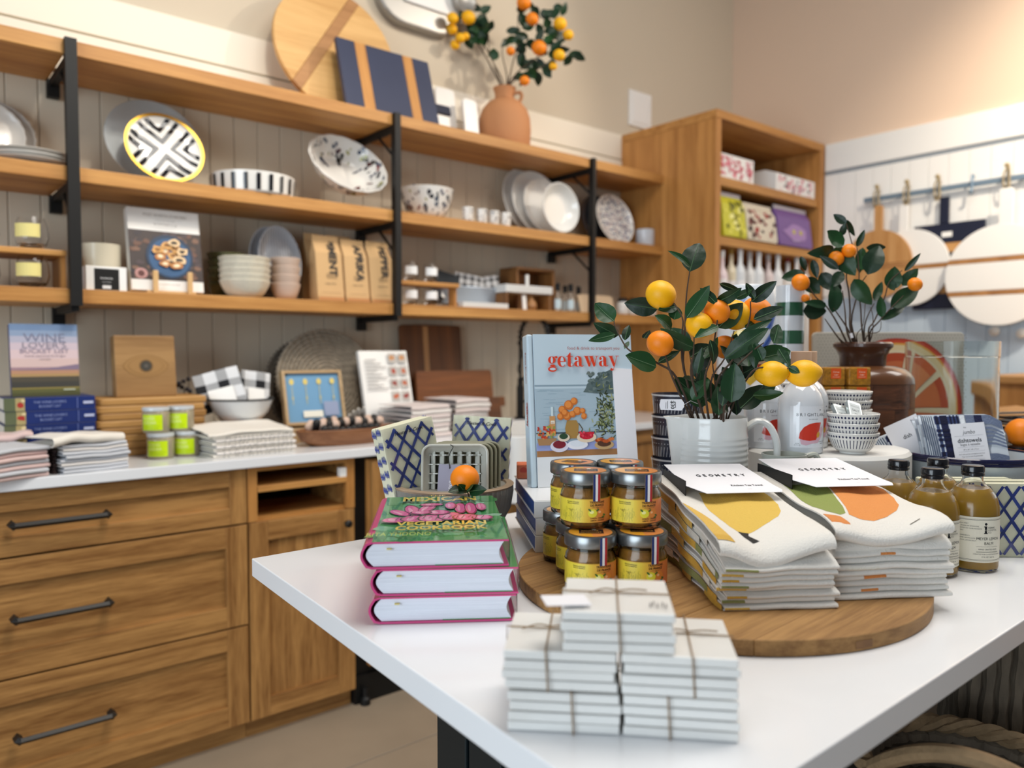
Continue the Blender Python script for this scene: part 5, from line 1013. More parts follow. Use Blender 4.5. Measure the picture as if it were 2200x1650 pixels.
def didone(P, x, y, h, c, bg):
    """the seven fat-and-thin serif letters g e t a w a y; x-height h"""
    E = lambda cx, cy, rx, ry, k=1: P.ell(x + cx * h, y + cy * h, rx * h, ry * h, c if k else bg, 26); Q = lambda pts, k=1: P.poly([(x + a * h, y + b * h) for a, b in pts], c if k else bg); R_ = lambda a, b, d, e, k=1: Q([(a, d), (b, d), (b, e), (a, e)], k)
    def g(): E(.43, -.20, .42, .25); E(.46, -.19, .28, .12, 0); Q([(.16, .10), (.36, .22), (.60, .22), (.80, .05), (.60, .02), (.30, .06)]); E(.40, .64, .36, .34); E(.40, .64, .11, .29, 0); Q([(.64, .86), (.80, .95), (.80, 1.0), (.60, .92)]); E(.84, .90, .11, .11); return .93
    def e(): E(.40, .5, .40, .5); E(.46, .5, .16, .43, 0); Q([(.46, .46), (.86, .46), (.86, .16), (.62, .10), (.46, .07)], 0); Q([(.44, .0), (.60, .03), (.78, .22), (.74, .25), (.56, .08), (.44, .07)]); R_(.28, .79, .46, .53); return .87
    def t(): R_(.13, .43, .12, 1.0); Q([(.13, 1.0), (.43, 1.0), (.43, 1.32), (.36, 1.32), (.13, 1.05)]); R_(0, .64, .93, 1.0); E(.36, .14, .23, .15); E(.50, .20, .09, .14, 0); Q([(.52, .02), (.66, .10), (.68, .24), (.64, .24), (.60, .12), (.50, .07)]); return .72
    def a(): E(.42, .74, .33, .26); E(.34, .68, .15, .24, 0); R_(.0, .44, .34, .62, 0); E(.20, .74, .13, .12); R_(.46, .75, .06, .76); E(.32, .27, .31, .27); E(.40, .27, .10, .22, 0); R_(.46, .75, .06, .7); Q([(.62, 0), (.84, 0), (.95, .10), (.92, .13), (.75, .07), (.62, .2)]); return .96
    def w(): 
        for o in (0, .48): Q([(.08 + o, 1), (.40 + o, 1), (.66 + o, .18), (.58 + o, 0), (.46 + o, 0)])
        Q([(.52, 0), (.58, 0), (.76, .62), (.70, .62)]); Q([(1.0, 0), (1.06, 0), (1.34, 1), (1.27, 1)]); R_(0, .50, .95, 1.0); R_(.52, .98, .95, 1.0); R_(1.14, 1.46, .95, 1.0); return 1.46
    def yy(): Q([(.08, 1), (.40, 1), (.66, .2), (.58, 0), (.48, 0)]); Q([(.86, 1), (.92, 1), (.50, -.32), (.40, -.40), (.34, -.34), (.46, -.26)]); R_(0, .50, .95, 1.0); R_(.72, 1.06, .95, 1.0); E(.28, -.27, .13, .12); return 1.0
    for f in (g, e, t, a, w, a, yy): x += f() * h
didone(P, .034, bh_ * .782, .0188, 'D9432A', 'C3D6E2'); P.text('food & drink to transport you', .118, bh_ * .895, .0056, 'A8443A')
P.to('cover_art', t, mat_=ink('cover_ink', .2, .6))
obj('white_band', M().prism([(.158, 0), (bw_ + .004, 0), (bw_ - .001, bh_ * .765), (.154, bh_ * .775)], -.0018, -.0008, lambda x, y, z_: V((x, z_, y))), CARD, t)
P = Print(.00015).text('Renee Erickson', 0, 0, .006, '9A3A34', rot=-pi / 2); P.v = [(x, y, w2) for x, y, w2 in P.v]
P.text('getaway', .0, -.08, .009, 'A8342A', rot=-pi / 2, bold=.03); P.to('spine_print', t, lambda u, v, w2: V((-.0012 - w2, .014 - u, bh_ * .78 + v)))
t = thing('wrapped_box', 'small cellophane-wrapped orange and red box on the blue-edged books', 'box', cor + V((0, 0, .081)) + ux * -.002 + uy * .205, rzb - .1)
obj('box', M().box(0, .10, 0, .04, 0, .026), mat('orange_print_box', 'D9704A', .3, var=.45, vs=30), t, bev=.002); obj('film', M().sheet(lambda u, v: (-.002 + u * .104, -.0016 - .0012 * abs(sin(u * 14 + v * 5)), .001 + v * .029), 16, 6, .0003), FILM, t, smooth=True)
P = Print(.0002)
for k in range(14): P.blob(r.uniform(.005, .09), r.uniform(.003, .023), .007, .005, r.choice(('C23A2A', 'E8A24A', 'E9D2B0', 'B82E22')), 8, .3, k, 0)
P.to('box_print', t)

# --- fluted bowl with napkin packs, woven dishes, an orange
FLU = mat('grey_washed_wood', '85827A', .8, var=.2, vs=30, bump=.3, bs=120); FLI = wood('pale_turned_wood', 'A9937A', '8A7560', 'X', 1.5)
fb = L(972, 1.33, IZ); R = .1065; H = .102
t = thing('fluted_bowl', 'grey fluted wooden bowl behind the green cookbooks, holding napkin packs and woven dishes', 'bowl', fb, RZ)
obj('body', M().lathe([(0, 0), (R * .45, 0), (R * .55, .004), (R * .8, .03), (R * .95, .06), (R * .995, .088), (R * .99, H - .003)], 180, fn=lambda a, r, z_: r * (1 - (.035 * abs(sin(a * 30)) if .01 < z_ < .09 else 0))), FLU, t, smooth=True)
obj('inside', M().lathe([(R * .99, H - .004), (R, H - .001), (R * .98, H), (R * .88, H), (R * .86, H - .004), (R * .8, .05), (R * .5, .016), (0, .014)], 60), FLI, t, smooth=True)
CRMP = mat('cream_napkin', 'DAD9BF', .75, bump=.5, bs=40); 
def lattice(P, x0, x1, z0, z1, p=.0265, w_=.0050, seed=0):
    """brushed diagonal trellis clipped to the rectangle"""
    r = random.Random(seed); g = 1.45
    for s in (-1, 1):
        for k in range(-16, 17):
            c_ = (z0 + z1) / 2 + k * p * g; xm = (x0 + x1) / 2; ts = []          # z = c_ + s*g*(x - xm)
            for x in (x0, x1):
                if z0 <= c_ + s * g * (x - xm) <= z1: ts.append(x)
            for z_ in (z0, z1):
                x = xm + (z_ - c_) / (s * g)
                if x0 < x < x1: ts.append(x)
            if len(ts) < 2: continue
            xa, xb = min(ts), max(ts); n = max(1, int((xb - xa) / .012))
            for i in range(n):
                u0, u1 = xa + (xb - xa) * i / n, xa + (xb - xa) * min(1, (i + 1.12) / n)
                P.line(u0, c_ + s * g * (u0 - xm), u1, c_ + s * g * (u1 - xm), w_ * r.uniform(.8, 1.12), r.choice(('2B3C86', '34468F', '253576')), 0)
        P.l += 1
    return P
def napkins(label, p, rot, w_, h, d, side=True, brand=True, name='napkin_pack', grp='trellis napkin packs'):
    t = thing(name, label, 'napkins', p, group=grp, rot=rot); hw = w_ / 2
    obj('stack', M().sheet(lambda u, v: ((u - .5) * w_, .0006 * sin(v * 20), v * h), 6, 10, .001), CRMP, t)
    obj('napkins', M().box(-hw, hw, .0006, d, 0, h), CRMP, t, bev=.003, seg=3)
    P = lattice(Print(.00012), -hw + .0045, hw - .0045, .004, h - .004)
    if brand: P.text('Hester & Cook', 0, h - .016, .006, '14141C', shear=.35, bold=.01)
    P.to('trellis_print', t, front(-.0019), mat_=ink('glossy_napkin_ink', .25, .5))
    if side:
        P = Print(.00012); r = random.Random(5)
        for k in range(7):
            for c_ in range(2):
                for q in range(16): x = .003 + c_ * d * .46 + q * d * .026; z0 = h * (.02 + k * .145) + (c_ * .006); P.line(x, z0 + r.uniform(0, .003), x + r.uniform(-.001, .001), z0 + r.uniform(.010, .015), .0008, r.choice(('2B3C86', '5A6AA8', '8A96C2')), 0)
                P.rect(.003 + c_ * d * .46, .003 + c_ * d * .46 + d * .4, h * (.02 + k * .145) + c_ * .006 + .005, h * (.02 + k * .145) + c_ * .006 + .008, '3A4C96', 0)
        P.to('fringe_print', t, lambda u, v, w2: V((-hw - .0003 - w2, d - u, v)))
        P.to('fringe_print', t, lambda u, v, w2: V((hw + .0003 + w2, u, v)))
    obj('cellophane', M().sheet(lambda u, v: ((u - .5) * (w_ + .004), -.0034 - .0012 * abs(sin(u * 23 + v * 9)) * (1 if v > .8 or u > .85 else .25), v * (h + .004)), 26, 20, .0002), FILM, t, smooth=True)
    return t
napkins('blue trellis napkin pack leaning left in the fluted bowl, its fringed side turned to us', fb + RT * -.045 + FH * -.022 + V((0, 0, .046)), (-.05, -.19, RZ + .62), .098, .166, .040)
napkins('blue trellis napkin pack standing at the right in the fluted bowl', fb + RT * .040 + FH * .035 + V((0, 0, .044)), (-.10, .05, RZ - .06), .104, .170, .032)
WV = mat('grey_woven_ceramic', 'B9B9AF', .3, coat=.3, var=.15, vs=40); WVD = mat('dark_woven_ceramic', '8E8C76', .4)
for i in range(4):
    t = thing('woven_dish', ('square woven ceramic dish in front, with a grey tag', 'second woven dish, just behind the tagged one', 'third woven dish, its thin edge showing at the right', 'rearmost woven dish of the nested set')[i], 'dish', fb + RT * (.008 + i * .0065) + FH * (-.060 + i * .0145) + V((0, 0, .048)), group='woven ceramic dishes', rot=(-.16, .0, RZ + .02 - .03 * i)); m_ = WV if i == 0 else WVD
    w_, h = .108, .125
    rr = rrect(-w_ / 2, w_ / 2, 0, h, .014); obj('rim', M().tube([(x, -.010, y) for x, y in rr], .0024, 8, closed=True, flat=1), m_, t, smooth=True)
    n = len(rr); ri = rrect(-w_ / 2 + .011, w_ / 2 - .011, .011, h - .011, .009); m = M(); m.add([(x, -.010, y) for x, y in rr] + [(x, .003, y) for x, y in ri] + [(x, .0055, y) for x, y in ri] + [(x, -.007, y) for x, y in [(a * 1.0, b) for a, b in rr]], [(q, (q + 1) % n, n + (q + 1) % n, n + q) for q in range(n)] + [(3 * n + q, 2 * n + q, 2 * n + (q + 1) % n, 3 * n + (q + 1) % n) for q in range(n)]); obj('sloping_side', m, m_, t, smooth=True)
    for k in range(6): x = -w_ / 2 + .0165 + k * .0150; obj('strand', M().tube([(x, .004 + .0014 * cos(j * pi + k * pi), .009 + j * (h - .018) / 12) for j in range(13)], .0060, 6, flat=.25), m_, t, smooth=True)
    for k in range(7): y = .016 + k * .0155; obj('strand', M().tube([(-w_ / 2 + .009 + j * (w_ - .018) / 12, .004 - .0014 * cos(j * pi + k * pi), y) for j in range(13)], .0060, 6, flat=.25), m_, t, smooth=True)
    if i == 0:
        tg = obj('hang_tag', M().box(-.0185, .0185, 0, .0007, -.085, 0), mat('lavender_tag', '9C9AAC', .7), t, loc=(-.008, -.0145, .093), rot=(0, .05, 0))
        P = Print(.0001).text('indaba', 0, -.042, .0085, 'F2F0F6', rot=-pi / 2, shear=.25).ell(0, -.006, .0012, c='222222'); P.to('tag_print', tg)
        obj('tag_string', M().tube(smoothpts([(-.008, -.016, .087), (-.010, -.016, .104), (-.007, -.014, .114), (-.003, -.013, .122), (-.008, -.013, .126)]), .0007, 5), BLACK, t)

# --- citrus and foliage
ORG = mat('orange_peel', 'F2860A', .45, bump=.14, bs=600, var=.06, vs=30); LEM = mat('lemon_peel', 'F6B608', .45, bump=.14, bs=600, var=.05, vs=30)
LF = [mat(f'leaf_green_{i}', c, .42, var=.25, vs=35, bump=.25, bs=90) for i, c in enumerate(('12351A', '1B431F', '0D2814'))]; STEM = mat('twig_brown', '4A3A2E', .8, bump=.5, bs=200); RIB = mat('leaf_rib', '4A6A48', .6)
def leafmesh(o, B, T, w_, nrm, curl, fold=.25):
    ax = T - B; Ln = ax.length; a = ax.normalized(); sd = a.cross(nrm).normalized(); n = sd.cross(a).normalized()
    def P_(u, v):
        s = v; ww = w_ * .5 * (sin(pi * min(1, s ** .85)) ** .75 if 0 < s < 1 else 0) * (1 - .15 * s); q = u * 2 - 1
        return B + a * Ln * s + sd * ww * q + n * (abs(q) * ww * fold + curl * Ln * sin(pi * s) + .02 * w_ * sin(s * 22) * abs(q)) - o
    m = M().grid(P_, 6, 10); return m, P_
def leaf(t, B, T, w_, curl=None, seed=0, rib=True):
    r = random.Random(seed); B, T = V(B), V(T); o = t.location; view = ((CAM - B).normalized() + V((r.uniform(-.5, .5), r.uniform(-.5, .5), r.uniform(-.2, .6)))).normalized()
    m, P_ = leafmesh(o, B, T, w_, view, r.uniform(-.12, .12) if curl is None else curl); mm = LF[r.randrange(3)]
    ob = obj('leaf', m, mm, t, smooth=True, ang=80)
    if rib: obj('midrib', M().tube([P_(.5, v) + (CAM - B).normalized() * .0004 for v in [.02, .25, .5, .75, .95]], [.0008, .0007, .0006, .0004, .0002], 4), RIB, ob)
    return ob
def fruit(t, c, r, kind, ax=None):
    long_ = kind == 'lemon' and bool(ax); z_ = (lambda d: 1 + .16 * abs(d.z) ** 10) if long_ else None
    o = obj(kind, M().ball((0, 0, 0), r * (.87 if long_ else 1), r * (.87 if long_ else 1), r * (1.0 if long_ else .93), 32, 22, fn=z_), LEM if kind == 'lemon' else ORG, t, loc=V(c) - t.location, rot=ax or (.4, .3, 0), smooth=True); return o
def twig(t, pts, r0, r1, nme='twig'):
    q = smoothpts([V(p) - t.location for p in pts], 4); n = len(q)
    obj(nme, M().tube(q, [r0 + (r1 - r0) * i / (n - 1) for i in range(n)], 6), STEM, t, smooth=True)
def branch(label, nme, root, d0, Z, leaves, fruits, stems, seed, grp, sc=1.0, rib=True, r0=.0022):
    """Z maps local sketch coordinates to photograph columns/rows; depth wanders around d0"""
    t = thing(nme, label, 'branch', root, group=grp); r = random.Random(seed)
    for i, (bx, by, tx_, ty, w_) in enumerate(leaves):
        db = d0 + r.uniform(-.03, .03) * sc; dt = db + r.uniform(-.02, .02) * sc
        leaf(t, at(*Z(bx, by), d=db), at(*Z(tx_, ty), d=dt), w_ * 1.18 / Z.s * db / FPX, seed=seed * 50 + i, rib=rib)
    for x, y, rr, kd in fruits: dd = d0 + r.uniform(-.02, .015) * sc - (.07 if sc > 1 else 0) + (.03 if seed == 4 else 0); fruit(t, at(*Z(x, y), d=dd), rr / Z.s * dd / FPX, kd, (.15, pi / 2 - r.uniform(.1, .35), RZ) if kd == 'lemon' and seed == 5 else None)
    for pts in stems: twig(t, [root] + [at(*Z(x, y), d=d0 + r.uniform(-.008, .008) * sc) for x, y in pts], r0, r0 * .4)
    return t
class Zm:
    def __init__(s, x, y, k): s.x, s.y, s.s = x, y, k
    def __call__(s, a, b): return s.x + a / s.s, s.y + b / s.s

# white ribbed pitcher
pt = L(1531, 1.30, BZ); R, H = .0602, .2015; PIT = mat('white_glaze', 'E0E2DF', .18, coat=.5, var=.04, vs=30)
t = thing('pitcher', 'white ribbed ceramic pitcher with a big loop handle, holding the nearer citrus branches', 'pitcher', pt, RZ)
pr = [(0, 0), (R * .86, 0), (R * .96, .006)] + [(R * (.975 + .02 * sin(i / 84 * pi)), .010 + i * .0019) for i in range(84)] + [(R * .965, .172), (R * .958, .179), (R * .955, .186), (R * .957, .193), (R * .965, H - .002), (R * .95, H), (R * .93, H - .003), (R * .92, .03), (0, .015)]
def spout(a, r, z_):
    k = max(0, (z_ - .168) / (H - .168)) ** 1.5; return r * (1 + .010 * sin(z_ * 2 * pi / .0092) * (1 if .02 < z_ < .17 else 0)) * (1 + .46 * k * math.exp(-((a - pi) / .26) ** 2))
obj('body', M().lathe(pr, 96, fn=spout), PIT, t, smooth=True, ang=60)
obj('handle', M().tube(smoothpts([(R * .93, 0, .180), (R + .016, 0, .193), (R + .036, 0, .186), (R + .049, 0, .160), (R + .050, 0, .125), (R + .038, 0, .09), (R * .97, 0, .07)]), .0075, 10, flat=.8), PIT, t, smooth=True)
rt = pt + V((0, 0, .165)); Z3 = Zm(1100, 450, 3.143); G1 = 'citrus branches in the white pitcher'
branch('long low leafy branch reaching left from the white pitcher over the book title', 'citrus_branch', rt + RT * -.02, 1.22, Z3, [(690, 755, 560, 632, 125), (720, 850, 548, 765, 85), (700, 845, 515, 888, 60), (762, 885, 792, 780, 58), (975, 1062, 765, 985, 128), (985, 1035, 1135, 955, 55), (890, 870, 930, 815, 50), (760, 940, 790, 890, 30)],
       [(1000, 905, 92, 'orange')], [[(1120, 1150), (985, 1040), (880, 990), (780, 940), (700, 800), (690, 750)], [(1090, 1150), (1040, 1000), (1010, 950)]], 1, G1)
branch('tallest branch with one upright leaf and a lemon, rising from the white pitcher', 'citrus_branch', rt + RT * -.012, 1.25, Z3, [(1200, 422, 1265, 226, 150), (1208, 395, 1050, 278, 48), (985, 672, 757, 632, 118), (1115, 655, 985, 680, 80), (1095, 745, 1115, 655, 85), (1075, 812, 962, 715, 92), (1235, 935, 1000, 800, 110), (1210, 905, 1070, 800, 75)],
       [(1005, 577, 104, 'lemon')], [[(1165, 1100), (1165, 900), (1172, 700), (1180, 560), (1200, 420)], [(1160, 1080), (1150, 850), (1150, 730), (1080, 620)]], 2, G1)
branch('middle branch with a small round lemon in front of the white pitcher foliage', 'citrus_branch', rt + RT * .0, 1.21, Z3, [(1178, 735, 1335, 512, 105), (1385, 640, 1268, 530, 62), (1378, 625, 1552, 528, 82), (1335, 880, 1362, 1045, 72), (1395, 790, 1230, 870, 75), (1215, 1285, 1335, 1145, 95), (1250, 1110, 1285, 930, 62), (1400, 1390, 1385, 1190, 95), (1300, 1010, 1390, 860, 70)],
       [(1265, 782, 93, 'lemon'), (1385, 690, 88, 'orange')], [[(1215, 1150), (1225, 980), (1230, 860)], [(1300, 1180), (1345, 1000), (1385, 760), (1390, 640)]], 3, G1)
branch('upper right branch crowded with oranges and long leaves in the white pitcher', 'citrus_branch', rt + RT * .012, 1.245, Z3, [(1505, 600, 1625, 540, 55), (1615, 625, 1788, 482, 85), (1640, 600, 1578, 495, 50), (1400, 500, 1560, 560, 45), (1395, 800, 1560, 630, 125), (1630, 742, 1840, 660, 82), (1435, 1010, 1735, 800, 118), (1600, 1060, 1590, 930, 85), (1570, 800, 1640, 760, 40), (1495, 940, 1600, 1060, 120), (1520, 880, 1760, 740, 70)],
       [(1505, 712, 108, 'lemon'), (1652, 690, 104, 'orange'), (1440, 930, 84, 'orange')], [[(1340, 1180), (1440, 1000), (1500, 820)], [(1380, 1180), (1500, 1000), (1600, 760), (1610, 620)]], 4, G1)
branch('right branch drooping over the white bottles with two lemons, from the white pitcher', 'citrus_branch', rt + RT * .02, 1.19, Z3, [(1620, 905, 1640, 1075, 82), (1680, 1005, 1882, 955, 130), (1765, 905, 1800, 775, 88), (1480, 1305, 1505, 1035, 150), (1540, 1345, 1705, 1185, 125), (1625, 1255, 1835, 1238, 72), (1868, 1062, 1942, 1104, 48), (1690, 1020, 1640, 900, 80), (1800, 940, 1870, 1050, 70), (1420, 1330, 1470, 1130, 80)],
       [(1755, 1110, 100, 'lemon'), (1970, 1107, 106, 'lemon')], [[(1440, 1300), (1560, 1180), (1640, 1080), (1760, 1065), (1870, 1075)], [(1400, 1250), (1480, 1100), (1620, 960), (1700, 900)]], 5, G1)
r = random.Random(77)                       # the dark inner foliage just above the pitcher mouth
t = thing('citrus_branch', 'short dense cluster of dark inner leaves at the mouth of the white pitcher', 'branch', rt, group=G1)
for i in range(26):
    x, y = r.uniform(1200, 1620), r.uniform(900, 1330); a = r.uniform(-1.2, 1.2); Ln = r.uniform(150, 240); d_ = 1.25 + r.uniform(0, .07)
    leaf(t, at(*Z3(x, y + 60), d=d_), at(*Z3(x + Ln * sin(a), y + 60 - Ln * cos(a)), d=d_ + r.uniform(-.03, .03)), r.uniform(85, 125) / 3.143 * d_ / FPX, seed=900 + i, rib=i % 2 == 0)
for i in range(8):
    x = r.uniform(1230, 1600); twig(t, [rt + RT * r.uniform(-.035, .035) + FH * r.uniform(-.02, .03), at(*Z3(x, 1230), d=1.27), at(*Z3(x + r.uniform(-40, 40), 950), d=1.28)], .0018, .0008)
t = thing('price_tag', 'small white price tag hanging left of the pitcher stems', 'tag', L(1446, 1.22, 1.24 - 115 * 1.22 / FPX), RZ - .05)
obj('card', M().prism([(-.019, -.008), (-.021, 0), (-.019, .009), (.014, .009), (.018, .003), (.018, -.003), (.014, -.009)], 0, .0005, lambda x, y, z_: V((x, z_, y))), CARD, t)
Print(.0001).text('$30', -.003, 0, .006, '1A1A1A', rot=-pi / 2, bold=.02).rect(.004, .0048, -.005, .005, '222222').rect(-.0085, -.0078, -.006, .006, '333333').rect(-.011, -.0105, -.006, .004, '333333').to('price_print', t)
obj('string', M().tube([(.017, 0, 0), (.03, .01, .006), (.045, .03, .0)], .0004, 4), CARD, t)

# white stone stand and what it carries
sd = FH * 1.42 + RT * .58; SC = V((sd.x, sd.y, IZ)); SZ = 1.063
t = thing('stone_stand', 'thick round white stone stand carrying the white bottles and the small patterned bowls', 'stand', SC)
obj('drum', M().lathe([(0, 0), (.137, 0), (.144, .01), (.1455, .08), (.1445, SZ - IZ - .006), (.140, SZ - IZ), (0, SZ - IZ)], 72, fn=lambda a, r, z_: r * (1 + .006 * sin(a * 5) + .004 * sin(a * 11))), mat('white_stone', 'E0DFDB', .6, var=.06, vs=12, bump=.5, bs=25), t, smooth=True)
WB = mat('white_bottle_glaze', 'D9DEE4', .08, coat=.7)
def obottle(label, px, d, rz=0):
    R = .0382; t = thing('oil_bottle', label, 'bottle', L(px, d, SZ + .0003), RZ + rz, 'white oil bottles')
    obj('body', M().lathe([(0, 0), (R * .93, 0), (R, .005), (R, .082), (R * .98, .092), (R * .88, .104), (R * .68, .115), (R * .45, .123), (R * .35, .13), (R * .34, .143), (0, .143)], 48), WB, t, smooth=True)
    obj('collar', M().lathe([(R * .40, .1432), (R * .42, .144), (R * .42, .152), (R * .40, .153), (0, .153)], 32), mat('red_collar', 'C2402E', .4), t, smooth=True)
    obj('stopper', M().lathe([(R * .43, .1532), (R * .45, .154), (R * .45, .176), (R * .43, .177), (0, .177)], 32), mat('pale_wood_stopper', 'D9B496', .5), t, smooth=True)
    P = Print(.00006).rect(-.031, .037, .012, .083, 'E6EAF0').text('BRIGHTLAND', .009, .066, .0054, '1C1E24', sp=.0060).text('100% EXTRA VIRGIN', .009, .060, .0014, '3A3C44').rect(.022, .025, .0755, .0775, '6A6C74')
    P.poly([(-.012, .018), (-.004, .016), (.006, .019), (.018, .02), (.026, .028), (.034, .042), (.031, .048), (.02, .045), (.0, .03), (-.014, .027)], 'DDB4C2')
    P.poly([(-.016, .028), (-.014, .038), (-.008, .047), (.002, .053), (.014, .055), (.026, .055), (.023, .045), (.019, .035), (.014, .025), (.002, .024), (-.008, .025)], 'D23A26').ell(.019, .034, .0035, .0055, 'D9A23A', 12, -.3)
    P.text('375 ML', -.018, .018, .0016, '2A2C34').text('12.7 FL OZ', -.018, .0155, .0016, '2A2C34').text('EXTRA VIRGIN', .028, .021, .0016, '2A2C34').text('OLIVE OIL', .028, .018, .0014, '2A2C34'); P.to('label', t, cyl(R + .0001), .005, 0, ink('bottle_ink', .2, .5))
obottle('white oil bottle at the front of the stone stand, a lemon hanging over its neck', 1721, 1.346); obottle('white oil bottle half hidden behind the pitcher handle', 1646, 1.422, -.05); obottle('white oil bottle directly behind the front one', 1734, 1.427, .1)
NVP = '20264E'
def dbowl(label, p, R, h, rz=0):
    pr = dish(R, h, .5, .003); t = thing('dotted_bowl', label, 'bowl', p, rz, 'navy dotted bowls'); obj('body', M().lathe(pr, 48), POR, t, smooth=True)
    o = pr[4:13]; P = Print(.00012); n = 44; C_ = 2 * pi * R
    for k in range(n): u = (k + .5) / n * C_ - C_ / 2; P.ell(u, h * .84, .0019, .0021, NVP, 8, k=0); P.rect(u - .0008, u + .0008, h * .28, h * .70, NVP, 0)
    P.to('dot_print', t, onlathe(o, R), .004, .005, ink('glazed_print'))
    i_ = [(r - .0006, z_) for r, z_ in pr[14:23]]; P = Print(.00012)
    for k in range(36): u = (k + .5) / 36 * C_ - C_ / 2; P.ell(u, h * .86, .0018, .002, NVP, 8, k=0); P.rect(u - .0007, u + .0007, h * .5, h * .74, NVP, 0)
    P.to('inner_dots', t, onlathe(i_, R, 0, True), .004, .005, ink('glazed_print')); return t
p = L(1835, 1.335, SZ + .0003)
for i in range(3): dbowl(f'navy dotted small bowl, {("bottom", "middle", "top, holding metal tins,")[i]} of the front stack', p + V((0, 0, i * .0165)), .043, .036, i * .4)
p2 = L(1824, 1.438, SZ + .0003)
for i in range(5): dbowl(f'navy dotted small bowl, {pos(i, 5)} of the stack behind the one with tins', p2 + V((0, 0, i * .0165)), .042, .036, i * .3)
p3 = L(1690, 1.505, SZ + .0003)
for i in range(6): dbowl(f'navy dotted small bowl, {pos(i, 6)} of the stack behind the white bottles', p3 + V((0, 0, i * .0160)), .041, .036, i * .3)
TIN = mat('tin_grey', 'A9B2B4', .3, .7)
for i, (dx, dz, a, rl) in enumerate(((-.014, .0, .55, .45), (.005, .006, .5, .62))):
    t = thing('salt_tin', ('left small grey metal salt tin lying in the top dotted bowl', 'right small grey metal salt tin, lying across the top dotted bowl')[i], 'tin', p + RT * dx + V((0, 0, .050 + dz)), group='metal salt tins', rot=(-.75, rl * .5, RZ + .3 - .2 * i))
    obj('tin', M().prism(rrect(-.013, .013, 0, .042, .003), -.004, .004, lambda x, y, z_: V((x, z_, y))), TIN, t, bev=.001); Print(.0002).rect(-.010, .010, .006, .036, 'C2CACB').text('SALT', 0, .018, .0045, '4A5054', rot=.0).text('sea', 0, .011, .0035, '4A5054').rect(-.009, .009, .029, .0295, '6A7074').to('tin_print', t, front(-.004))
AMB = mat('amber_sugar', 'A8741C', .3, var=.8, vs=160, bump=1, bs=200, coat=.4)
for c_, px in enumerate((1781, 1836)):
    for i in range(4):
        t = thing('amber_jar', f'square amber sugar jar, {pos(i, 4)} of the {("left", "right")[c_]} column before the wooden vase', 'jar', L(px, 1.512, SZ + .0003 + i * .0366), RZ + .03, 'square amber jars')
        obj('body', M().box(-.0225, .0225, -.0225, .0225, 0, .036), AMB, t, bev=.003); Print(.0002).rect(-.006, .014, .014, .034, 'E0591C').text('Citrus', .004, .0255, .0035, 'F4D9C4').text('sugar', .004, .0205, .003, 'F4D9C4').rect(-.003, .011, .017, .0175, 'F4D9C4').to('label', t, front(-.0225))

# grey stoneware mugs between pitcher and stand, lined tumblers left of the pitcher
GST = mat('grey_green_stoneware', 'B4B8AE', .35, coat=.2, var=.06, vs=40)
for px, d, R, H, lab in ((1688, 1.285, .037, .140, 'grey-green stoneware cup behind the tea towels, just right of the pitcher'),):
    t = thing('stoneware_cup', lab, 'cup', L(px, d, BZ), RZ, 'grey-green cups'); obj('body', M().lathe([(0, 0), (R * .8, 0), (R * .92, .01), (R, H), (R * .95, H), (R * .86, .012), (0, .01)], 40), GST, t, smooth=True)
    obj('handle', M().tube(smoothpts([(R * .97, 0, H - .006), (R + .014, 0, H - .002), (R + .02, 0, H - .018), (R * .98, 0, H - .04)]), .005, 8), GST, t, smooth=True)
NVT = mat('navy_tumbler', '2A2E3E', .25, coat=.4); p = L(1458, 1.46, IZ)
for i in range(6):
    R, H = .050, .048; t = thing('lined_tumbler', f'white-lined navy tumbler, {pos(i, 6)} of the stack left of the pitcher', 'cup', p + V((0, 0, i * .0405)), i * .5, 'navy lined tumblers')
    pr = [(0, 0), (R * .86, 0), (R * .9, .003), (R, H), (R * .96, H), (R * .85, .006), (0, .005)]; obj('body', M().lathe(pr, 40), NVT, t, smooth=True); P = Print(.0002); n = 46; C_ = 2 * pi * R; r = random.Random(i)
    for k in range(n): u = k / n * C_ - C_ / 2; P.line(u, .012, u + .003, .030, .0009, 'C9CBD2', 0); P.ell(u + .004, .036, .0009, c='C9CBD2', n=6, k=0)
    P.rect(-C_ / 2, C_ / 2, H - .004, H - .001, 'D3D5D9', 0); P.to('line_print', t, onlathe(pr[2:4], R), .004, 0, ink('glazed_print'))
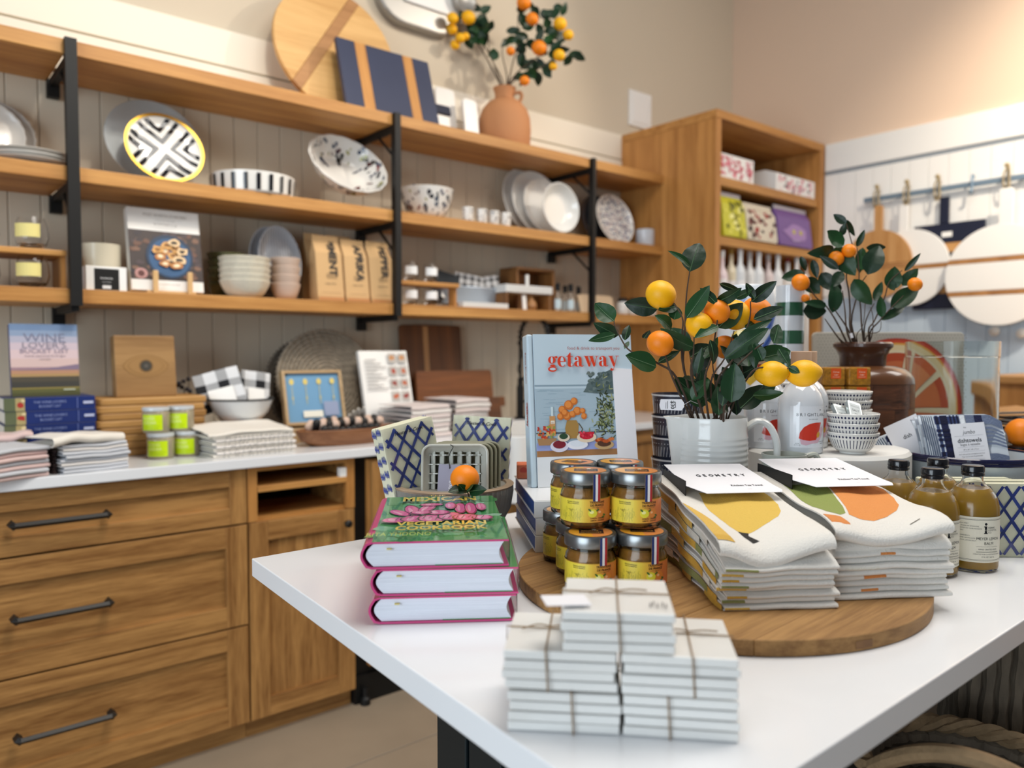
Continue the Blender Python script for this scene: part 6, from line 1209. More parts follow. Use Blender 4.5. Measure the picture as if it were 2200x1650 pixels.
# ============================================================ tea-towel stacks with cards
WAF = mat('waffle_cotton', 'E4E0D8', .92, bump=.55, bs=420, sheen=.2); WAY = mat('waffle_yellow', 'D9B257', .92, bump=.55, bs=420); WAFO = mat('waffle_orange', 'D98A4A', .92, bump=.55, bs=420); SAGE = mat('waffle_olive', '8C9058', .92, bump=.55, bs=420)
def teastack(px, d, ang, w_, ln, n, hb, hf, name, edge, seed):
    p0 = L(px, d, BZ); rz = RZ + ang; ux = V((cos(rz), sin(rz), 0)); uy = V((-sin(rz), cos(rz), 0)); c = p0 + ux * w_ / 2; out = None
    for i in range(n):
        sl = (lambda y, i=i: (i * (hb / n) * y ** .55 + i * (hf / n) * (1 - y ** .55)) - i * hf / n)
        last = i == n - 1
        o, f = slab_towel('tea_towel', f'folded waffle tea towel, {pos(i, n)} of the {name} stack' + (', under a white card' if last else ''), c, rz + .012 * sin(i * 2.1 + seed), w_, ln * (1 if not last else .97), i * hf / n, hb / n * .98, hf / n * (.98 if not last else 2.5), WAF, seed + i, f'{name} tea towels', wave=.0014 if not last else .0022, t_=.0021, nx=26, slope=sl, curl=.009 if last else 0)
        out = (o, f)
        # coloured print wrapping over the left edge and part of the front fold
        P = Print(.0003); r = random.Random(seed + i * 3)
        if not last:
            for k in range(3): y0 = r.uniform(.0, .7) * ln; y1 = y0 + r.uniform(.04, .12); P.rect(0, 1, y0, min(y1, ln * .98), edge[(i + k) % len(edge)], 1)
            def fe(u, v, w2, f=f):
                q = .5 + (.5 * (v / ln) * (1 - .12) + .06); a = V(f(0, q)); b = V(f(0, 1 - q)); p = b.lerp(a, u) ; return V((p.x - .0015 - w2, p.y, p.z + (.0012 if u > .5 else -.0012)))
            P.to('edge_colour', o, fe, .5, .012, ink('towel_ink', .9, 0, .8, 420))
            P = Print(.0003); u0 = r.uniform(.0, .55) if edge[0] == 'D98A4A' else .0; P.rect(u0, u0 + r.uniform(.1, .3), -1, 1, edge[(i * 2) % 3])
            ff = lambda u, v, w2, f=f: (lambda p: V((p.x, p.y - .0013 - w2, p.z)))(V(f(min(u, 1), .5 + v * .042)))
            if i % 2 or edge[0] != 'D98A4A': P.to('front_colour', o, ff, .04, .34, ink('towel_ink', .9, 0, .8, 420))
    return out, c, rz, ux, uy
def ontop(f, ln, w_):
    def g(u, v, w2):
        q = .5 + .06 + (v / ln) * .44; p = V(f(min(max(u / w_ + .5, 0), 1), min(q, 1))); return V((p.x, p.y, p.z + .0012 + w2))
    return g
def card(label, c, rz, w_, y0, y1, z0, z1, brandx):
    """white folded header card sloping towards us, front corners cut"""
    t = thing('header_card', label, 'card', c, rz, 'white header cards'); k = .020
    pts = [(-w_ * .5, y1), (-w_ * .5, y0 + k * 1.6), (-w_ * .5 + k, y0), (w_ * .5 - k * .2, y0 + .001), (w_ * .5, y0 + k * .5), (w_ * .5 - .004, y0 + k * 1.4), (w_ * .5 - .010, y1)]
    zf = lambda y: .003 + z0 + (z1 - z0) * ((y - y0) / (y1 - y0)) ** .85
    m = M(); n = len(pts); m.add([(x, y, zf(y) + a) for a in (0, .0007) for x, y in pts], [tuple(range(n))[::-1], tuple(range(n, 2 * n))] + [(i, (i + 1) % n, n + (i + 1) % n, n + i) for i in range(n)]); obj('card', m, CARD, t)
    P = Print(.00012); ym = y0 + (y1 - y0) * .52; P.text('GEOMETRY', .002, ym, .0105, '1E1E22', sp=.0098, bold=.02, sx=.62).text('Kitchen Tea Towel', .022, y0 + .026, .0068, '2A2A30', bold=.01, sx=.62).rect(-.03, .02, y1 - .008, y1 - .0077, 'B9B9C2').text('1 PACK', .020, y0 + .012, .0014, '9A9AA2')
    P.to('card_print', t, lambda u, v, w2: V((u, v, zf(v) + .0008 + w2)), 0, .01)
    obj('black_band', M().box(-w_ * .5 - .0012, -w_ * .5 - .0004, y0 + .03, y1, -.03, .0), BLACK, t, loc=(0, 0, z1 - .003), rot=(0, 0, 0)); return t
lw, ll = .142, .285
(o, f), c, rz, ux, uy = teastack(1557, .912, .085, lw, ll, 9, .118, .060, 'lemon-print', ('D9B257', 'CFA23E', '8C9058', 'DDD9CC'), 300)
P = Print(.0001); P.poly([(-.034, .185), (.056, .185), (.059, .15), (.057, .12), (.048, .095), (.034, .074), (.016, .057), (-.004, .044), (-.018, .036), (-.030, .038), (-.038, .052), (-.043, .075), (-.044, .105), (-.040, .14)], 'DDB956')
P.poly([(-.031, .039), (-.018, .037), (-.020, .030), (-.011, .018), (-.021, .013), (-.028, .027)], '2A2826').poly([(-.0705, .135), (-.066, .12), (-.060, .09), (-.055, .05), (-.049, .015), (-.0705, .012)], 'D9B257').poly([(-.0705, .012), (-.049, .015), (-.048, .002), (-.0705, .0)], 'CFA648')
P.to('lemon_print', o, ontop(f, ll * .97, lw), .012, .008, ink('towel_ink', .9, 0, .8, 420))
card('white header card on the lemon-print tea towels, left of its twin', c + ux * .004, rz, .132, .140, ll - .002, .112, .131, 0)
rw, rl = .158, .262
(o, f), c2, rz2, ux, uy = teastack(1796, .955, .105, rw, rl, 10, .122, .074, 'orange-print', ('D98A4A', 'DDD9CC', 'D98A4A', '9A7A4A'), 340)
P = Print(.0001); P.poly([(-.060, .175), (-.003, .175), (-.008, .14), (-.016, .105), (-.027, .07), (-.038, .045), (-.050, .036), (-.064, .046), (-.070, .07), (-.069, .10), (-.065, .14)], '8E9A52').poly([(-.002, .175), (.070, .175), (.075, .14), (.068, .10), (.054, .07), (.034, .046), (.010, .028), (-.012, .020), (-.028, .026), (-.036, .040), (-.025, .067), (-.014, .10), (-.006, .14)], 'E0924E').poly([(-.076, .032), (-.054, .028), (-.050, .010), (-.052, .000), (-.076, -.001)], 'D98A4A').line(.028, .004, .045, .010, .001, '5A5040')
P.to('orange_print', o, ontop(f, rl * .97, rw), .012, .008, ink('towel_ink', .9, 0, .8, 420))
card('white header card on the orange-print tea towels, nearer the brown bottles', c2 + ux * .010, rz2, .140, .118, rl + .004, .117, .136, 0)

# ============================================================ lemon-balm bottles
LIQ = mat('cloudy_syrup', '9A7520', .25, coat=.3, var=.12, vs=12); LBL = mat('cream_label', 'E4DFCC', .55); BCAP = mat('black_cap', '15161A', .25, .2, coat=.5); CG = mat('bottle_glass', 'FFFFFF', .02, trans=1, ior=1.2)
def balm(label, px, d, rz=0):
    R = .0366; H = .157; t = thing('syrup_bottle', label, 'bottle', L(px, d, IZ + .0002), RZ + rz, 'lemon balm syrup bottles')
    pr = [(0, 0), (R * .88, 0), (R * .97, .003), (R, .008), (R, .086), (R * .985, .096), (R * .93, .106), (R * .80, .117), (R * .60, .1255), (R * .45, .130), (R * .385, .135), (R * .385, .146)]
    obj('glass', M().lathe(pr + [(R * .34, .146), (R * .34, .134), (R * .45, .127), (R * .8, .1135), (R * .95, .095), (R * .95, .009), (0, .004)], 48), CG, t, smooth=True)
    obj('syrup', M().lathe([(0, .0042), (R * .90, .0045), (R * .965, .010), (R * .965, .086), (R * .95, .095), (R * .89, .105), (R * .77, .1145), (R * .58, .1222), (0, .1224)], 48), LIQ, t, smooth=True)
    obj('cap', M().lathe([(R * .40, .141), (R * .435, .142), (R * .435, .1455), (R * .415, .1465), (R * .435, .1475), (R * .435, .1535), (R * .40, .1565), (R * .3, .1572), (0, .1568)], 40, fn=lambda a, r, z_: r * (1 - (.012 * abs(sin(a * 24)) if z_ < .154 else 0))), BCAP, t, smooth=True)
    W_ = pi * R; P = Print(.00005); P.rect(-W_ * .93, W_ * .93, .016, .084, 'E6E1CF', 1)
    for a, b in ((.0805, .0808), (.0792, .0797), (.0198, .0203), (.0186, .0189)): P.rect(-W_ * .92, W_ * .92, a, b, '26282C', 0)
    P.l += 1; u = .006
    P.rect(u - .0062, u - .0028, .0595, .0705, '14161A').rect(u - .0072, u - .0018, .0592, .0606, '14161A').rect(u - .0072, u - .003, .0692, .0706, '14161A').ell(u - .0045, .0738, .0019, c='14161A').text('C', u - .0045, .0638, .0022, 'E6E1CF')
    P.text('CONIC', u - .0014, .0673, .0024, '26282C', 'l', bold=.015).text('COCKTAIL', u - .0014, .0638, .0024, '26282C', 'l', sx=.9).text('CO.', u - .0014, .0603, .0024, '26282C', 'l')
    P.text('MEYER LEMON', u + .0005, .0500, .0041, '2A2C30', sx=.92).text('BALM', u + .0005, .0430, .0041, '2A2C30').rect(u - .017, u + .017, .0398, .0401, '3A3C40', 0).rect(u - .017, u + .017, .0322, .0325, '3A3C40', 0).rect(u - .017, u + .017, .0314, .0317, '3A3C40', 0)
    P.text('HAND CRAFTED MIXER', u, .0350, .0019, '3A3C40').text('CREATED FOR COCKTAILS & SODAS', u, .0278, .0018, '3A3C40').text('17 FL OZ | 503 ML', u, .0236, .0018, '3A3C40')
    for k, s_ in enumerate(('BALM SPIRIT', 'A SPLASH OF SPARKLING', 'WATER OR YOUR FAVORITE', 'SPIRIT', '', 'INGREDIENTS', 'MEYER LEMON JUICE, CANE', 'SUGAR, LEMON BALM')):
        if s_: P.text(s_, -.034, .073 - k * .0036, .0016, '3A3C40', 'l')
    P.to('label', t, cyl(R + .0002), .004, 0, ink('cream_label_ink', .5))
balm('lemon balm syrup bottle nearest the orange-print tea towels, in front', 2009, 1.138, .12); balm('lemon balm syrup bottle at the right, its label turned square to us', 2096, 1.165, -.06)
balm('lemon balm syrup bottle at the left rear, partly behind the tea towels', 1935, 1.222, .35); balm('lemon balm syrup bottle in the middle at the back, mostly hidden', 2020, 1.240, .1)

# ============================================================ enamel basin with check towels, trellis packs
BZ_ = L(2087, 1.40, IZ); R = .1125; H = .1465; BGR = mat('grey_white_enamel', 'B9C2C8', .15, coat=.5)
t = thing('enamel_basin', 'pale grey enamel basin with a navy rim, holding plaid dishtowels', 'basin', BZ_)
obj('body', M().lathe([(0, 0), (R * .66, 0), (R * .7, .006), (R * .86, H * .6), (R * .95, H * .93), (R * .97, H - .003), (R * .955, H - .003), (R * .93, H * .9), (R * .84, H * .6), (R * .67, .01), (0, .008)], 64), BGR, t, smooth=True)
obj('navy_rim', M().lathe([(R * .95, H - .012), (R * .985, H - .013), (R, H - .011), (R * .99, H - .008), (R * 1.0, H - .0065), (R * 1.0, H - .002), (R * .985, H), (R * .955, H), (R * .95, H - .012)], 64), mat('navy_enamel', '14163A', .12, coat=.6), t, smooth=True)
def dishtowel(label, base, rot, w_, h, d, full=True, mirror=1):
    t = thing('dishtowel_bundle', label, 'towels', base, group='plaid dishtowels in the basin', rot=rot); CT = plaid('rolled_stripe', 'D3DBE3', '26315A', 150, 20, .42, .0, .9, 1)
    hw = w_ / 2
    prof = lambda u: h * (1 - .06 * u - .10 * max(0, u - .85) / .15)
    for i, (y0, y1) in enumerate(((0, d * .33), (d * .34, d * .66), (d * .67, d))):
        obj('folded_cloth', M().sheet(lambda u, v: (-hw + u * w_ + .002 * sin(v * 6 + i), y0 + (y1 - y0) * (.5 - .5 * cos(2 * pi * v)) * 1.0, prof(u) * (1 - .02 * i) * (1 - abs(2 * v - 1)) if False else prof(u) * (1 - .02 * i) * min(1, 1.03 * sin(pi * v) ** .35)), 12, 24, .0024), CT, t, smooth=True)
    obj('front_leaf', M().sheet(lambda u, v: (-hw + u * w_, -.0022 - .004 * sin(pi * v) + .002 * sin(u * 11) * v, v * prof(u) * .995), 16, 12, .0022), CT, t, smooth=True)
    S = lambda u, v, w2: V((u, -.0036 - .004 * sin(pi * min(1, max(0, v / prof((u + hw) / w_)))) + .002 * sin((u + hw) / w_ * 11) * (v / h) - w2, v * prof((u + hw) / w_) / h))
    P = Print(.0001); xm = -hw + w_ * .50
    N1, N2 = '141A40', '39486E'
    for k in range(6): x = -hw + .001 + k * .0042; P.line(x, 0, x - .004, h * .98, .0020, '4A5A72', 0)
    P.l += 1; P.rect(-hw + .022, xm - .006, h * .0, h * .985, 'CBD3DE')
    xs_ = [(-hw + .024, .006), (-hw + .033, .013), (-hw + .050, .0035), (-hw + .0565, .0035), (-hw + .063, .0035), (-hw + .0695, .0035)]
    for x, ww in xs_:
        if x + ww < xm - .005: P.rect(x, x + ww, 0, h * .985, N2 if ww < .01 else N1)
    for z0, ww in ((.97, .10), (.80, .035), (.74, .035), (.68, .035), (.60, .035), (.50, .06), (.36, .035), (.28, .035), (.15, .08)): P.rect(-hw + .022, xm - .007, h * (z0 - ww), h * z0, '2C3A66', 0); 
    P.l += 1
    for z0, ww in ((.97, .10), (.80, .035), (.74, .035), (.68, .035), (.60, .035), (.50, .06)):
        for x, q in xs_:
            if x + q < xm - .005: P.rect(x, x + q, h * (z0 - ww), h * z0, '0C1030', 0)
    P.l += 1; P.rect(xm - .006, xm + .004, 0, h * .985, 'E4E9EE')
    if full:
        for z0, z1 in ((.86, .985), (.79, .82), (.735, .765), (.68, .71), (.625, .655), (.57, .60), (.33, .45), (.10, .13)): P.rect(xm + .006, hw - .001, h * z0, h * z1, '6A7690')
        P.rect(xm + .024, xm + .039, h * .50, h * .985, N1)
        for z0, z1 in ((.82, .86), (.765, .79), (.71, .735), (.655, .68), (.60, .625)): P.rect(xm + .024, xm + .039, h * z0, h * z1, '4A587E')
        P.rect(xm + .006, hw - .001, h * .30, h * .335, 'E4E9EE').rect(xm + .006, hw - .001, 0, h * .30, 'D3DEE6')
    P.to('woven_check', t, S, .006, .012, ink('cotton_ink', .9, 0, .5, 300))
    obj('cotton_tape', M().sheet(lambda u, v: (-hw - .001 + u * (w_ * .5), -.0075 - .0012 * sin(pi * u), h * .27 + v * .009), 8, 2, .0008), CARD, t, smooth=True)
    cw, ch = .067, .098; tg = obj('card_label', M().box(0, cw, 0, .0007, 0, ch), CARD, t, loc=(-hw + w_ * .30, -.0105, .020), rot=(-.0, .0, 0)); P = Print(.00006)
    P.text('the', .028, ch * .91, .0028, '3A3C46').text('jumbo', .034, ch * .80, .0072, '23252E', shear=.3, sx=.9).rect(.005, cw - .006, ch * .765, ch * .768, '8A8C96').text('dishtowels', .033, ch * .645, .0076, '23252E', bold=.012).text('linges à vaisselle', .033, ch * .585, .0042, '23252E').rect(.008, cw - .008, ch * .555, ch * .558, '8A8C96').text('18" x 36" | 45 x 91cm', .033, ch * .50, .0024, '3A3C46').rect(.008, cw - .008, ch * .475, ch * .478, '8A8C96')
    P.text('Each dishtowel fits one large pot and more', .033, ch * .42, .0020, '3A3C46').text('Pour tous les plats de grande taille', .033, ch * .375, .0020, '3A3C46').rect(.010, cw - .010, ch * .33, ch * .333, '8A8C96').text('100% cotton - coton', .033, ch * .29, .0018, '3A3C46').ell(.013, ch * .13, .006, c='B9A9A9').ell(.013, ch * .13, .0053, c='EDEDF2').ell(.013, ch * .13, .0028, c='B98A8A').text('set of', .034, ch * .185, .0022, '3A3C46').text('3', .034, ch * .07, .0062, '23252E', bold=.02).rect(.048, .060, ch * .115, ch * .19, '14161C').text('NOW', .054, ch * .075, .0038, '14161C', bold=.03)
    if not full: P = Print(.00006).text('dish', .033, ch * .645, .0076, '23252E', bold=.012)
    P.to('label_print', tg); return t
dishtowel('large plaid dishtowel bundle with a printed jumbo card, standing in the navy-rimmed basin', BZ_ + RT * -.004 + FH * -.02 + V((0, 0, .082)), (-.22, -.06, RZ + .10), .150, .140, .030)
dishtowel('smaller plaid dishtowel bundle tilted left behind the jumbo one', BZ_ + RT * -.072 + FH * .034 + V((0, 0, .085)), (-.20, -.42, RZ + .02), .085, .105, .018, False)
for i, (dx, dd, hh_) in enumerate(((0, 0, .118), (-.025, .0245, .119), (-.045, .049, .119))):
    napkins(f'blue trellis napkin pack, {("front", "middle", "rear")[i]} of the three right of the syrup bottles', L(2134, 1.222, IZ) + RT * (.035 + dx) + FH * dd, (0, 0, RZ - .02), .15, hh_, .0185, side=False, brand=False, grp='trellis packs on the island')

# ============================================================ wooden vase with branches
WVS = wood('dark_vase_wood', '74462A', '3E2412', 'X', 2, rough=.3, ring=.6, coat=.5); WVT = mat('dark_turned_rim', '4A2A18', .35, coat=.4, var=.15, vs=12)
VP = L(1853, 1.65, IZ); R = .1015
t = thing('wooden_vase', 'big squat dark wooden vase built of blocks, holding the farther citrus branches', 'vase', VP, RZ)
zs = (0, .053, .106, .159, .212, .262)
for j, (z0, z1) in enumerate(zip(zs, zs[1:])):
    n = 7
    for i in range(n):
        a0 = (i + .5 * (j % 2)) * 2 * pi / n; rr = lambda z_: R * (.80 + .2 * sin(min(1, (z_ + .03) / .16) * pi / 2))
        m = M().grid(lambda u, v: V((rr(z0 + (z1 - z0) * v) * cos(a0 + .003 + u * (2 * pi / n - .006)), rr(z0 + (z1 - z0) * v) * sin(a0 + .003 + u * (2 * pi / n - .006)), z0 + .0004 + (z1 - z0 - .0008) * v)), 8, 3)
        obj('wood_block', m, WVS, t, smooth=True)
obj('core', M().lathe([(0, 0), (R * .8, 0), (R * .97, .1), (R * .99, .2), (R * .99, .2622)], 48), WVT, t, smooth=True)
obj('shoulder', M().lathe([(R, .2625), (R * .985, .273), (R * .92, .285), (R * .80, .294), (R * .62, .299), (R * .46, .300), (R * .46, .2625), (R, .2625)], 56), mat('turned_shoulder', '5E3A20', .28, coat=.5, var=.2, vs=9), t, smooth=True)
obj('neck', M().lathe([(R * .45, .2995), (R * .455, .305), (R * .46, .320), (R * .52, .333), (R * .585, .340), (R * .585, .346), (R * .54, .350), (R * .46, .345), (R * .40, .33), (R * .38, .3), (R * .45, .2995)], 48), WVT, t, smooth=True)
Z4 = Zm(1600, 450, 3.667); rt = VP + V((0, 0, .315)); G2 = 'citrus branches in the wooden vase'
branch('leafy branch with a hidden orange leaning far left from the wooden vase', 'citrus_branch', rt + RT * -.02, 1.62, Z4, [(470, 500, 288, 542, 95), (478, 540, 592, 665, 112), (440, 368, 482, 485, 48), (535, 395, 572, 545, 58), (458, 800, 645, 800, 125), (645, 760, 460, 730, 60)], [(440, 575, 70, 'orange'), (478, 700, 34, 'orange')], [[(790, 1020), (720, 880), (640, 760), (560, 690), (480, 560), (470, 490)], [(700, 960), (630, 860)]], 11, G2, rib=False)
branch('branch with twin upright leaves left of centre in the wooden vase', 'citrus_branch', rt + RT * -.008, 1.60, Z4, [(690, 815, 700, 565, 108), (600, 500, 702, 640, 105), (765, 488, 698, 610, 85), (740, 470, 590, 365, 62), (760, 640, 690, 560, 50)], [], [[(820, 960), (730, 820), (700, 780)], [(810, 980), (790, 800), (770, 640)]], 12, G2, rib=False)
branch('tallest branch of the wooden vase with an orange among its top leaves', 'citrus_branch', rt, 1.61, Z4, [(800, 112, 698, 38, 62), (790, 78, 868, 212, 46), (768, 205, 792, 105, 50), (782, 282, 648, 168, 125), (882, 295, 945, 158, 46), (705, 312, 488, 345, 95), (708, 300, 872, 522, 145), (930, 300, 905, 505, 78)], [(822, 325, 56, 'orange'), (722, 385, 60, 'orange')], [[(835, 950), (830, 800), (820, 650), (800, 520), (840, 420), (850, 300), (800, 110)], [(840, 900), (900, 600), (885, 300)]], 13, G2, rib=False)
branch('branch with a broad upright leaf at the centre right of the wooden vase', 'citrus_branch', rt + RT * .008, 1.62, Z4, [(968, 515, 1062, 285, 145), (955, 300, 1112, 298, 62), (858, 548, 1003, 752, 125), (1022, 720, 1082, 568, 62), (930, 480, 900, 330, 60)], [], [[(925, 950), (915, 800), (905, 620), (960, 520)], [(940, 980), (960, 860), (1020, 740)]], 14, G2, rib=False)
branch('branch reaching right from the wooden vase, its orange half behind leaves', 'citrus_branch', rt + RT * .02, 1.60, Z4, [(1258, 488, 1387, 342, 42), (1162, 632, 1182, 448, 118), (1240, 602, 1368, 465, 105), (1148, 772, 1372, 610, 125), (1062, 872, 1262, 768, 62), (1080, 852, 1068, 680, 70), (1130, 560, 1180, 640, 60)], [(1342, 590, 56, 'orange')], [[(975, 960), (1020, 880), (1100, 700), (1140, 570), (1240, 480)], [(985, 980), (1060, 880), (1150, 780), (1250, 680)]], 15, G2, rib=False)
t = thing('branch_bare', 'thin bare twigs curling out of the wooden vase among the leafy branches', 'branch', rt)
for pts in (((760, 1030), (690, 950), (640, 870)), ((960, 1000), (1060, 960), (1075, 880)), ((880, 1000), (935, 900), (955, 620)), ((1000, 1000), (1010, 850), (990, 770))): twig(t, [rt] + [at(*Z4(x, y), d=1.6) for x, y in pts], .0013, .0006)
obj('white_tape', M().tube([at(*Z4(836, 975), d=1.60) - rt, at(*Z4(846, 1012), d=1.60) - rt], .003, 8), CARD, t)

# ============================================================ things at the back of the island
GP = mat('grey_dotted_paper', 'B4AFA4', .7); p = L(1914, 1.95, IZ); w_ = .388; h = at(1914, 713, d=1.95).z - IZ
t = thing('grapefruit_tray', 'tall grey dotted picture board of a huge halved grapefruit behind the wooden vase', 'board', p, rot=(-.04, 0, RZ)); obj('panel', M().prism(rrect(-w_ / 2, w_ / 2, 0, h, .012), -.012, 0, XZ), GP, t, bev=.002)
P = Print(.0003); r = random.Random(4)
for i in range(46):
    for j in range(38):
        x, y = -w_ / 2 + .008 + i * .0082 + (.004 if j % 2 else 0), .09 + j * .0078
        if x < w_ / 2 - .006 and y < h - .006 and hypot(x - .005, y - .195) > .155: P.ell(x, y, .0016, c='8E8A80', n=5, k=0)
P.l += 1; cx, cy, Rg = .010, .195, .168
for rr, c_ in ((1, 'A83A28'), (.97, 'C4482E'), (.93, 'D9A04A'), (.90, 'DDC79A'), (.82, 'DECFAE')): P.ell(cx, cy, Rg * rr, c=c_, n=48)
for k in range(9):
    a = k * 2 * pi / 9 + .3; q = [(cx + .012 * cos(a), cy + .012 * sin(a))] + [(cx + Rg * .78 * cos(a + s), cy + Rg * .78 * sin(a + s)) for s in (-.29, -.2, -.1, 0, .1, .2, .29)]; P.poly(q, ('B8502E', 'C46238', 'B04828')[k % 3]).poly([(cx + (x - cx) * .8 + .006 * cos(a), cy + (y - cy) * .8 + .006 * sin(a)) for x, y in q], ('CC7244', 'D68454', 'C2683E')[k % 3])
P.to('fruit_picture', t, front(-.0125))
HG = mat('hurricane_glass', 'EFF3F2', .03, trans=1, ior=1.22); p = L(2044, 1.72, IZ); R = .0925; H = .352
t = thing('glass_cylinder', 'large clear glass hurricane cylinder right of the wooden vase', 'vase', p); obj('glass', M().lathe([(0, 0), (R * .97, 0), (R, .004), (R, H - .035), (R * 1.015, H - .034), (R * 1.015, H), (R * .985, H), (R * .965, H - .034), (R * .965, .01), (0, .008)], 56), HG, t, smooth=True)
GS = mat('green_glaze', '2E5A40', .12, coat=.6); p = L(1695, 1.66, IZ); R = .0292; H = at(1695, 614, d=1.66).z - IZ; pitch = .0602; hg = pitch * .47
t = thing('striped_cylinder', 'tall green-and-white striped glazed cylinder between the two citrus displays', 'vase', p)
obj('body', M().lathe([(0, 0), (R, 0), (R, H - .001), (R * .93, H), (0, H - .002)], 40), WB, t, smooth=True)
z_ = H - .037 - hg; k = 0
while z_ > 0: obj('green_band', M().lathe([(R + .0004, z_), (R + .0004, z_ + hg), (R - .001, z_ + hg), (R - .001, z_), (R + .0004, z_)], 40), GS, t, smooth=True); z_ -= pitch
p = L(1604, 1.78, IZ); R = .068; H = at(1604, 616, d=1.78).z - IZ
t = thing('painted_vase', 'tall white vase painted with blue brush strokes and yellow lemons behind the orange branches', 'vase', p, RZ); obj('body', M().lathe([(0, 0), (R * .8, 0), (R, .05), (R, H - .04), (R * .94, H - .004), (R * .9, H), (R * .86, H - .004), (R * .9, H - .05), (0, H - .06)], 48), WB, t, smooth=True); P = Print(.0003)
for x, y, x1, y1 in ((.03, .38, .062, .44), (.01, .33, .05, .38), (.052, .28, .06, .36), (-.05, .3, -.01, .28), (.02, .24, .055, .26), (-.06, .40, -.03, .45), (.04, .18, .06, .22)):
    for q in (0, .006, -.005): P.line(x + q, y, x1 + q, y1, .0045, ('2F4EA0', '5A76BE', '8098CE')[int(abs(q) * 300) % 3], 0)
P.l += 1; P.ell(-.03, .36, .026, .02, 'E8C24A').ell(.0, .27, .024, .018, 'E3B83E').ell(-.03, .365, .016, .012, 'F2DA7A'); P.to('brushwork', t, cyl(R + .0003), .006, 0, ink('glazed_print'))
p = L(1708, 1.95, IZ); R = .03; H = at(1708, 584, d=1.95).z - IZ; t = thing('rounded_canister', 'white round-topped canister with small pink and black marks behind the striped cylinder', 'canister', p, RZ)
obj('body', M().lathe([(0, 0), (R, 0), (R * 1.06, H * .6), (R, H - .025), (R * .8, H - .010), (R * .45, H - .002), (0, H)], 32), mat('ivory_glaze', 'E4D9CF', .3, coat=.3), t, smooth=True); Print(.0004).ell(-.005, H - .035, .005, .003, '23212A').ell(.014, H - .040, .008, .005, 'D9A0A6').to('painted_marks', t, cyl(R * 1.03), .005, 0)
# dark wares, orange and clip at the right edge
p = L(2210, 1.86, IZ)
for i in range(7):
    t = thing('black_tray', f'ribbed black metal tray, {pos(i, 7)} of the pile at the right picture edge', 'tray', p + RT * (.004 * (i % 2)) + V((0, 0, i * .0262)), RZ + .25, 'black tray pile')
    m = M().prism(rrect(-.105, .105, -.07, .07, .012), 0, .003); obj('base', m, BLACK, t); rr = [(x, y, .018) for x, y in rrect(-.107, .107, -.072, .072, .014)]
    obj('rim', M().tube(rr, .003, 6, closed=True), BCAP, t); obj('rim', M().tube([(x, y, .008) for x, y, _ in rr], .0025, 6, closed=True), BCAP, t)
t = thing('orange_fruit', 'single loose orange resting on the black trays at the right edge', 'orange', L(2197, 1.62, IZ + .0), 0); obj('fruit', M().ball((0, 0, .158), .030, n=24, m=16), ORG, t, smooth=True); 
obj('leaf_cup', M().lathe([(0, 0), (.03, 0), (.034, .13), (.03, .132), (0, .13)], 20), BCAP, t, smooth=True)
t['label'] = 'orange sitting in a small black cup at the right picture edge'
p = L(2150, 1.60, IZ + .1495); t = thing('clip_jar', 'swing-top glass jar with a shiny metal clip and copper rod, behind the basin', 'jar', L(2148, 1.60, IZ), RZ)
obj('glass', M().lathe([(0, 0), (.02, 0), (.022, .10), (.016, .13), (0, .13)], 24), HG, t, smooth=True)
obj('metal_clip', M().tube(smoothpts([(-.022, 0, .165), (-.004, 0, .172), (.013, 0, .158), (.017, 0, .13), (.014, 0, .10)]), .0042, 8), mat('polished_steel', 'D0D3D6', .15, 1), t, smooth=True)
obj('collar', M().lathe([(.008, .13), (.010, .131), (.010, .152), (.008, .153), (0, .153)], 16), _mc['polished_steel'], t, smooth=True); obj('copper_rod', M().tube([(-.002, -.012, .09), (.0, -.012, .145)], .0035, 8), mat('copper', 'C2622A', .25, .9), t)
for i in range(6):
    t = thing('striped_plate', f'black-edged plate, {pos(i, 6)} of the pile at the right edge', 'plate', L(2240, 1.30, IZ + i * .0085), 0, 'black-edged plates'); obj('dish', M().lathe([(0, 0), (.05, 0), (.062, .004), (.064, .007), (.05, .004), (0, .004)], 40), BCAP if i % 2 else GREYG, t, smooth=True)

# ============================================================ right wall: rail, hooks and serving boards
RAILM = mat('blue_grey_rail', '7E93A6', .4, .4); rx = XR - .06
t = thing('wall_rail', 'blue-grey horizontal hanging rail on the white boarded wall', 'rail', (rx, 0, 2.077)); obj('bar', M().box(-.006, .006, -.9, 2.06, -.013, .013), RAILM, t, bev=.002)
for y in (2.0, 1.3, .3): obj('bracket', M().box(.006, .037, y - .008, y + .008, -.008, .008), RAILM, t)
HK = mat('pewter_hook', '8A8478', .4, .5); CORD = mat('hemp_cord', 'A89674', .9)
hooks = [(1888, 'wood paddle board'), (1952, 'small white disc board'), (2018, 'navy board'), (2090, 'nothing, bare'), (2166, 'large white disc board')]
for px, lab in hooks:
    y = at(px, 420, x=rx).y; t = thing('hook', f'pewter hook on the wall rail with a hemp loop, for the {lab}' if 'bare' not in lab else 'bare bluish hook on the wall rail with nothing hanging', 'hook', (rx, y, 2.077), group='rail hooks'); mm = HK if 'bare' not in lab else RAILM
    obj('hook_bar', M().tube(smoothpts([(.008, 0, .03), (-.006, 0, .045), (-.016, 0, .02), (-.016, 0, -.02), (-.022, 0, -.05), (-.036, 0, -.035)]), .006, 8), mm, t, smooth=True)
    if 'bare' not in lab:
        obj('cord_loop', M().tube(smoothpts([(-.024, -.008, .06), (-.03, .012, .02), (-.028, .010, -.05), (-.026, -.01, -.05), (-.03, -.013, .02), (-.024, -.008, .06)]), .004, 6), CORD, t, smooth=True); obj('knot', M().ball((-.026, 0, .062), .012, n=10, m=8), CORD, t)
YZ = lambda x, y, z_: V((z_, x, y))
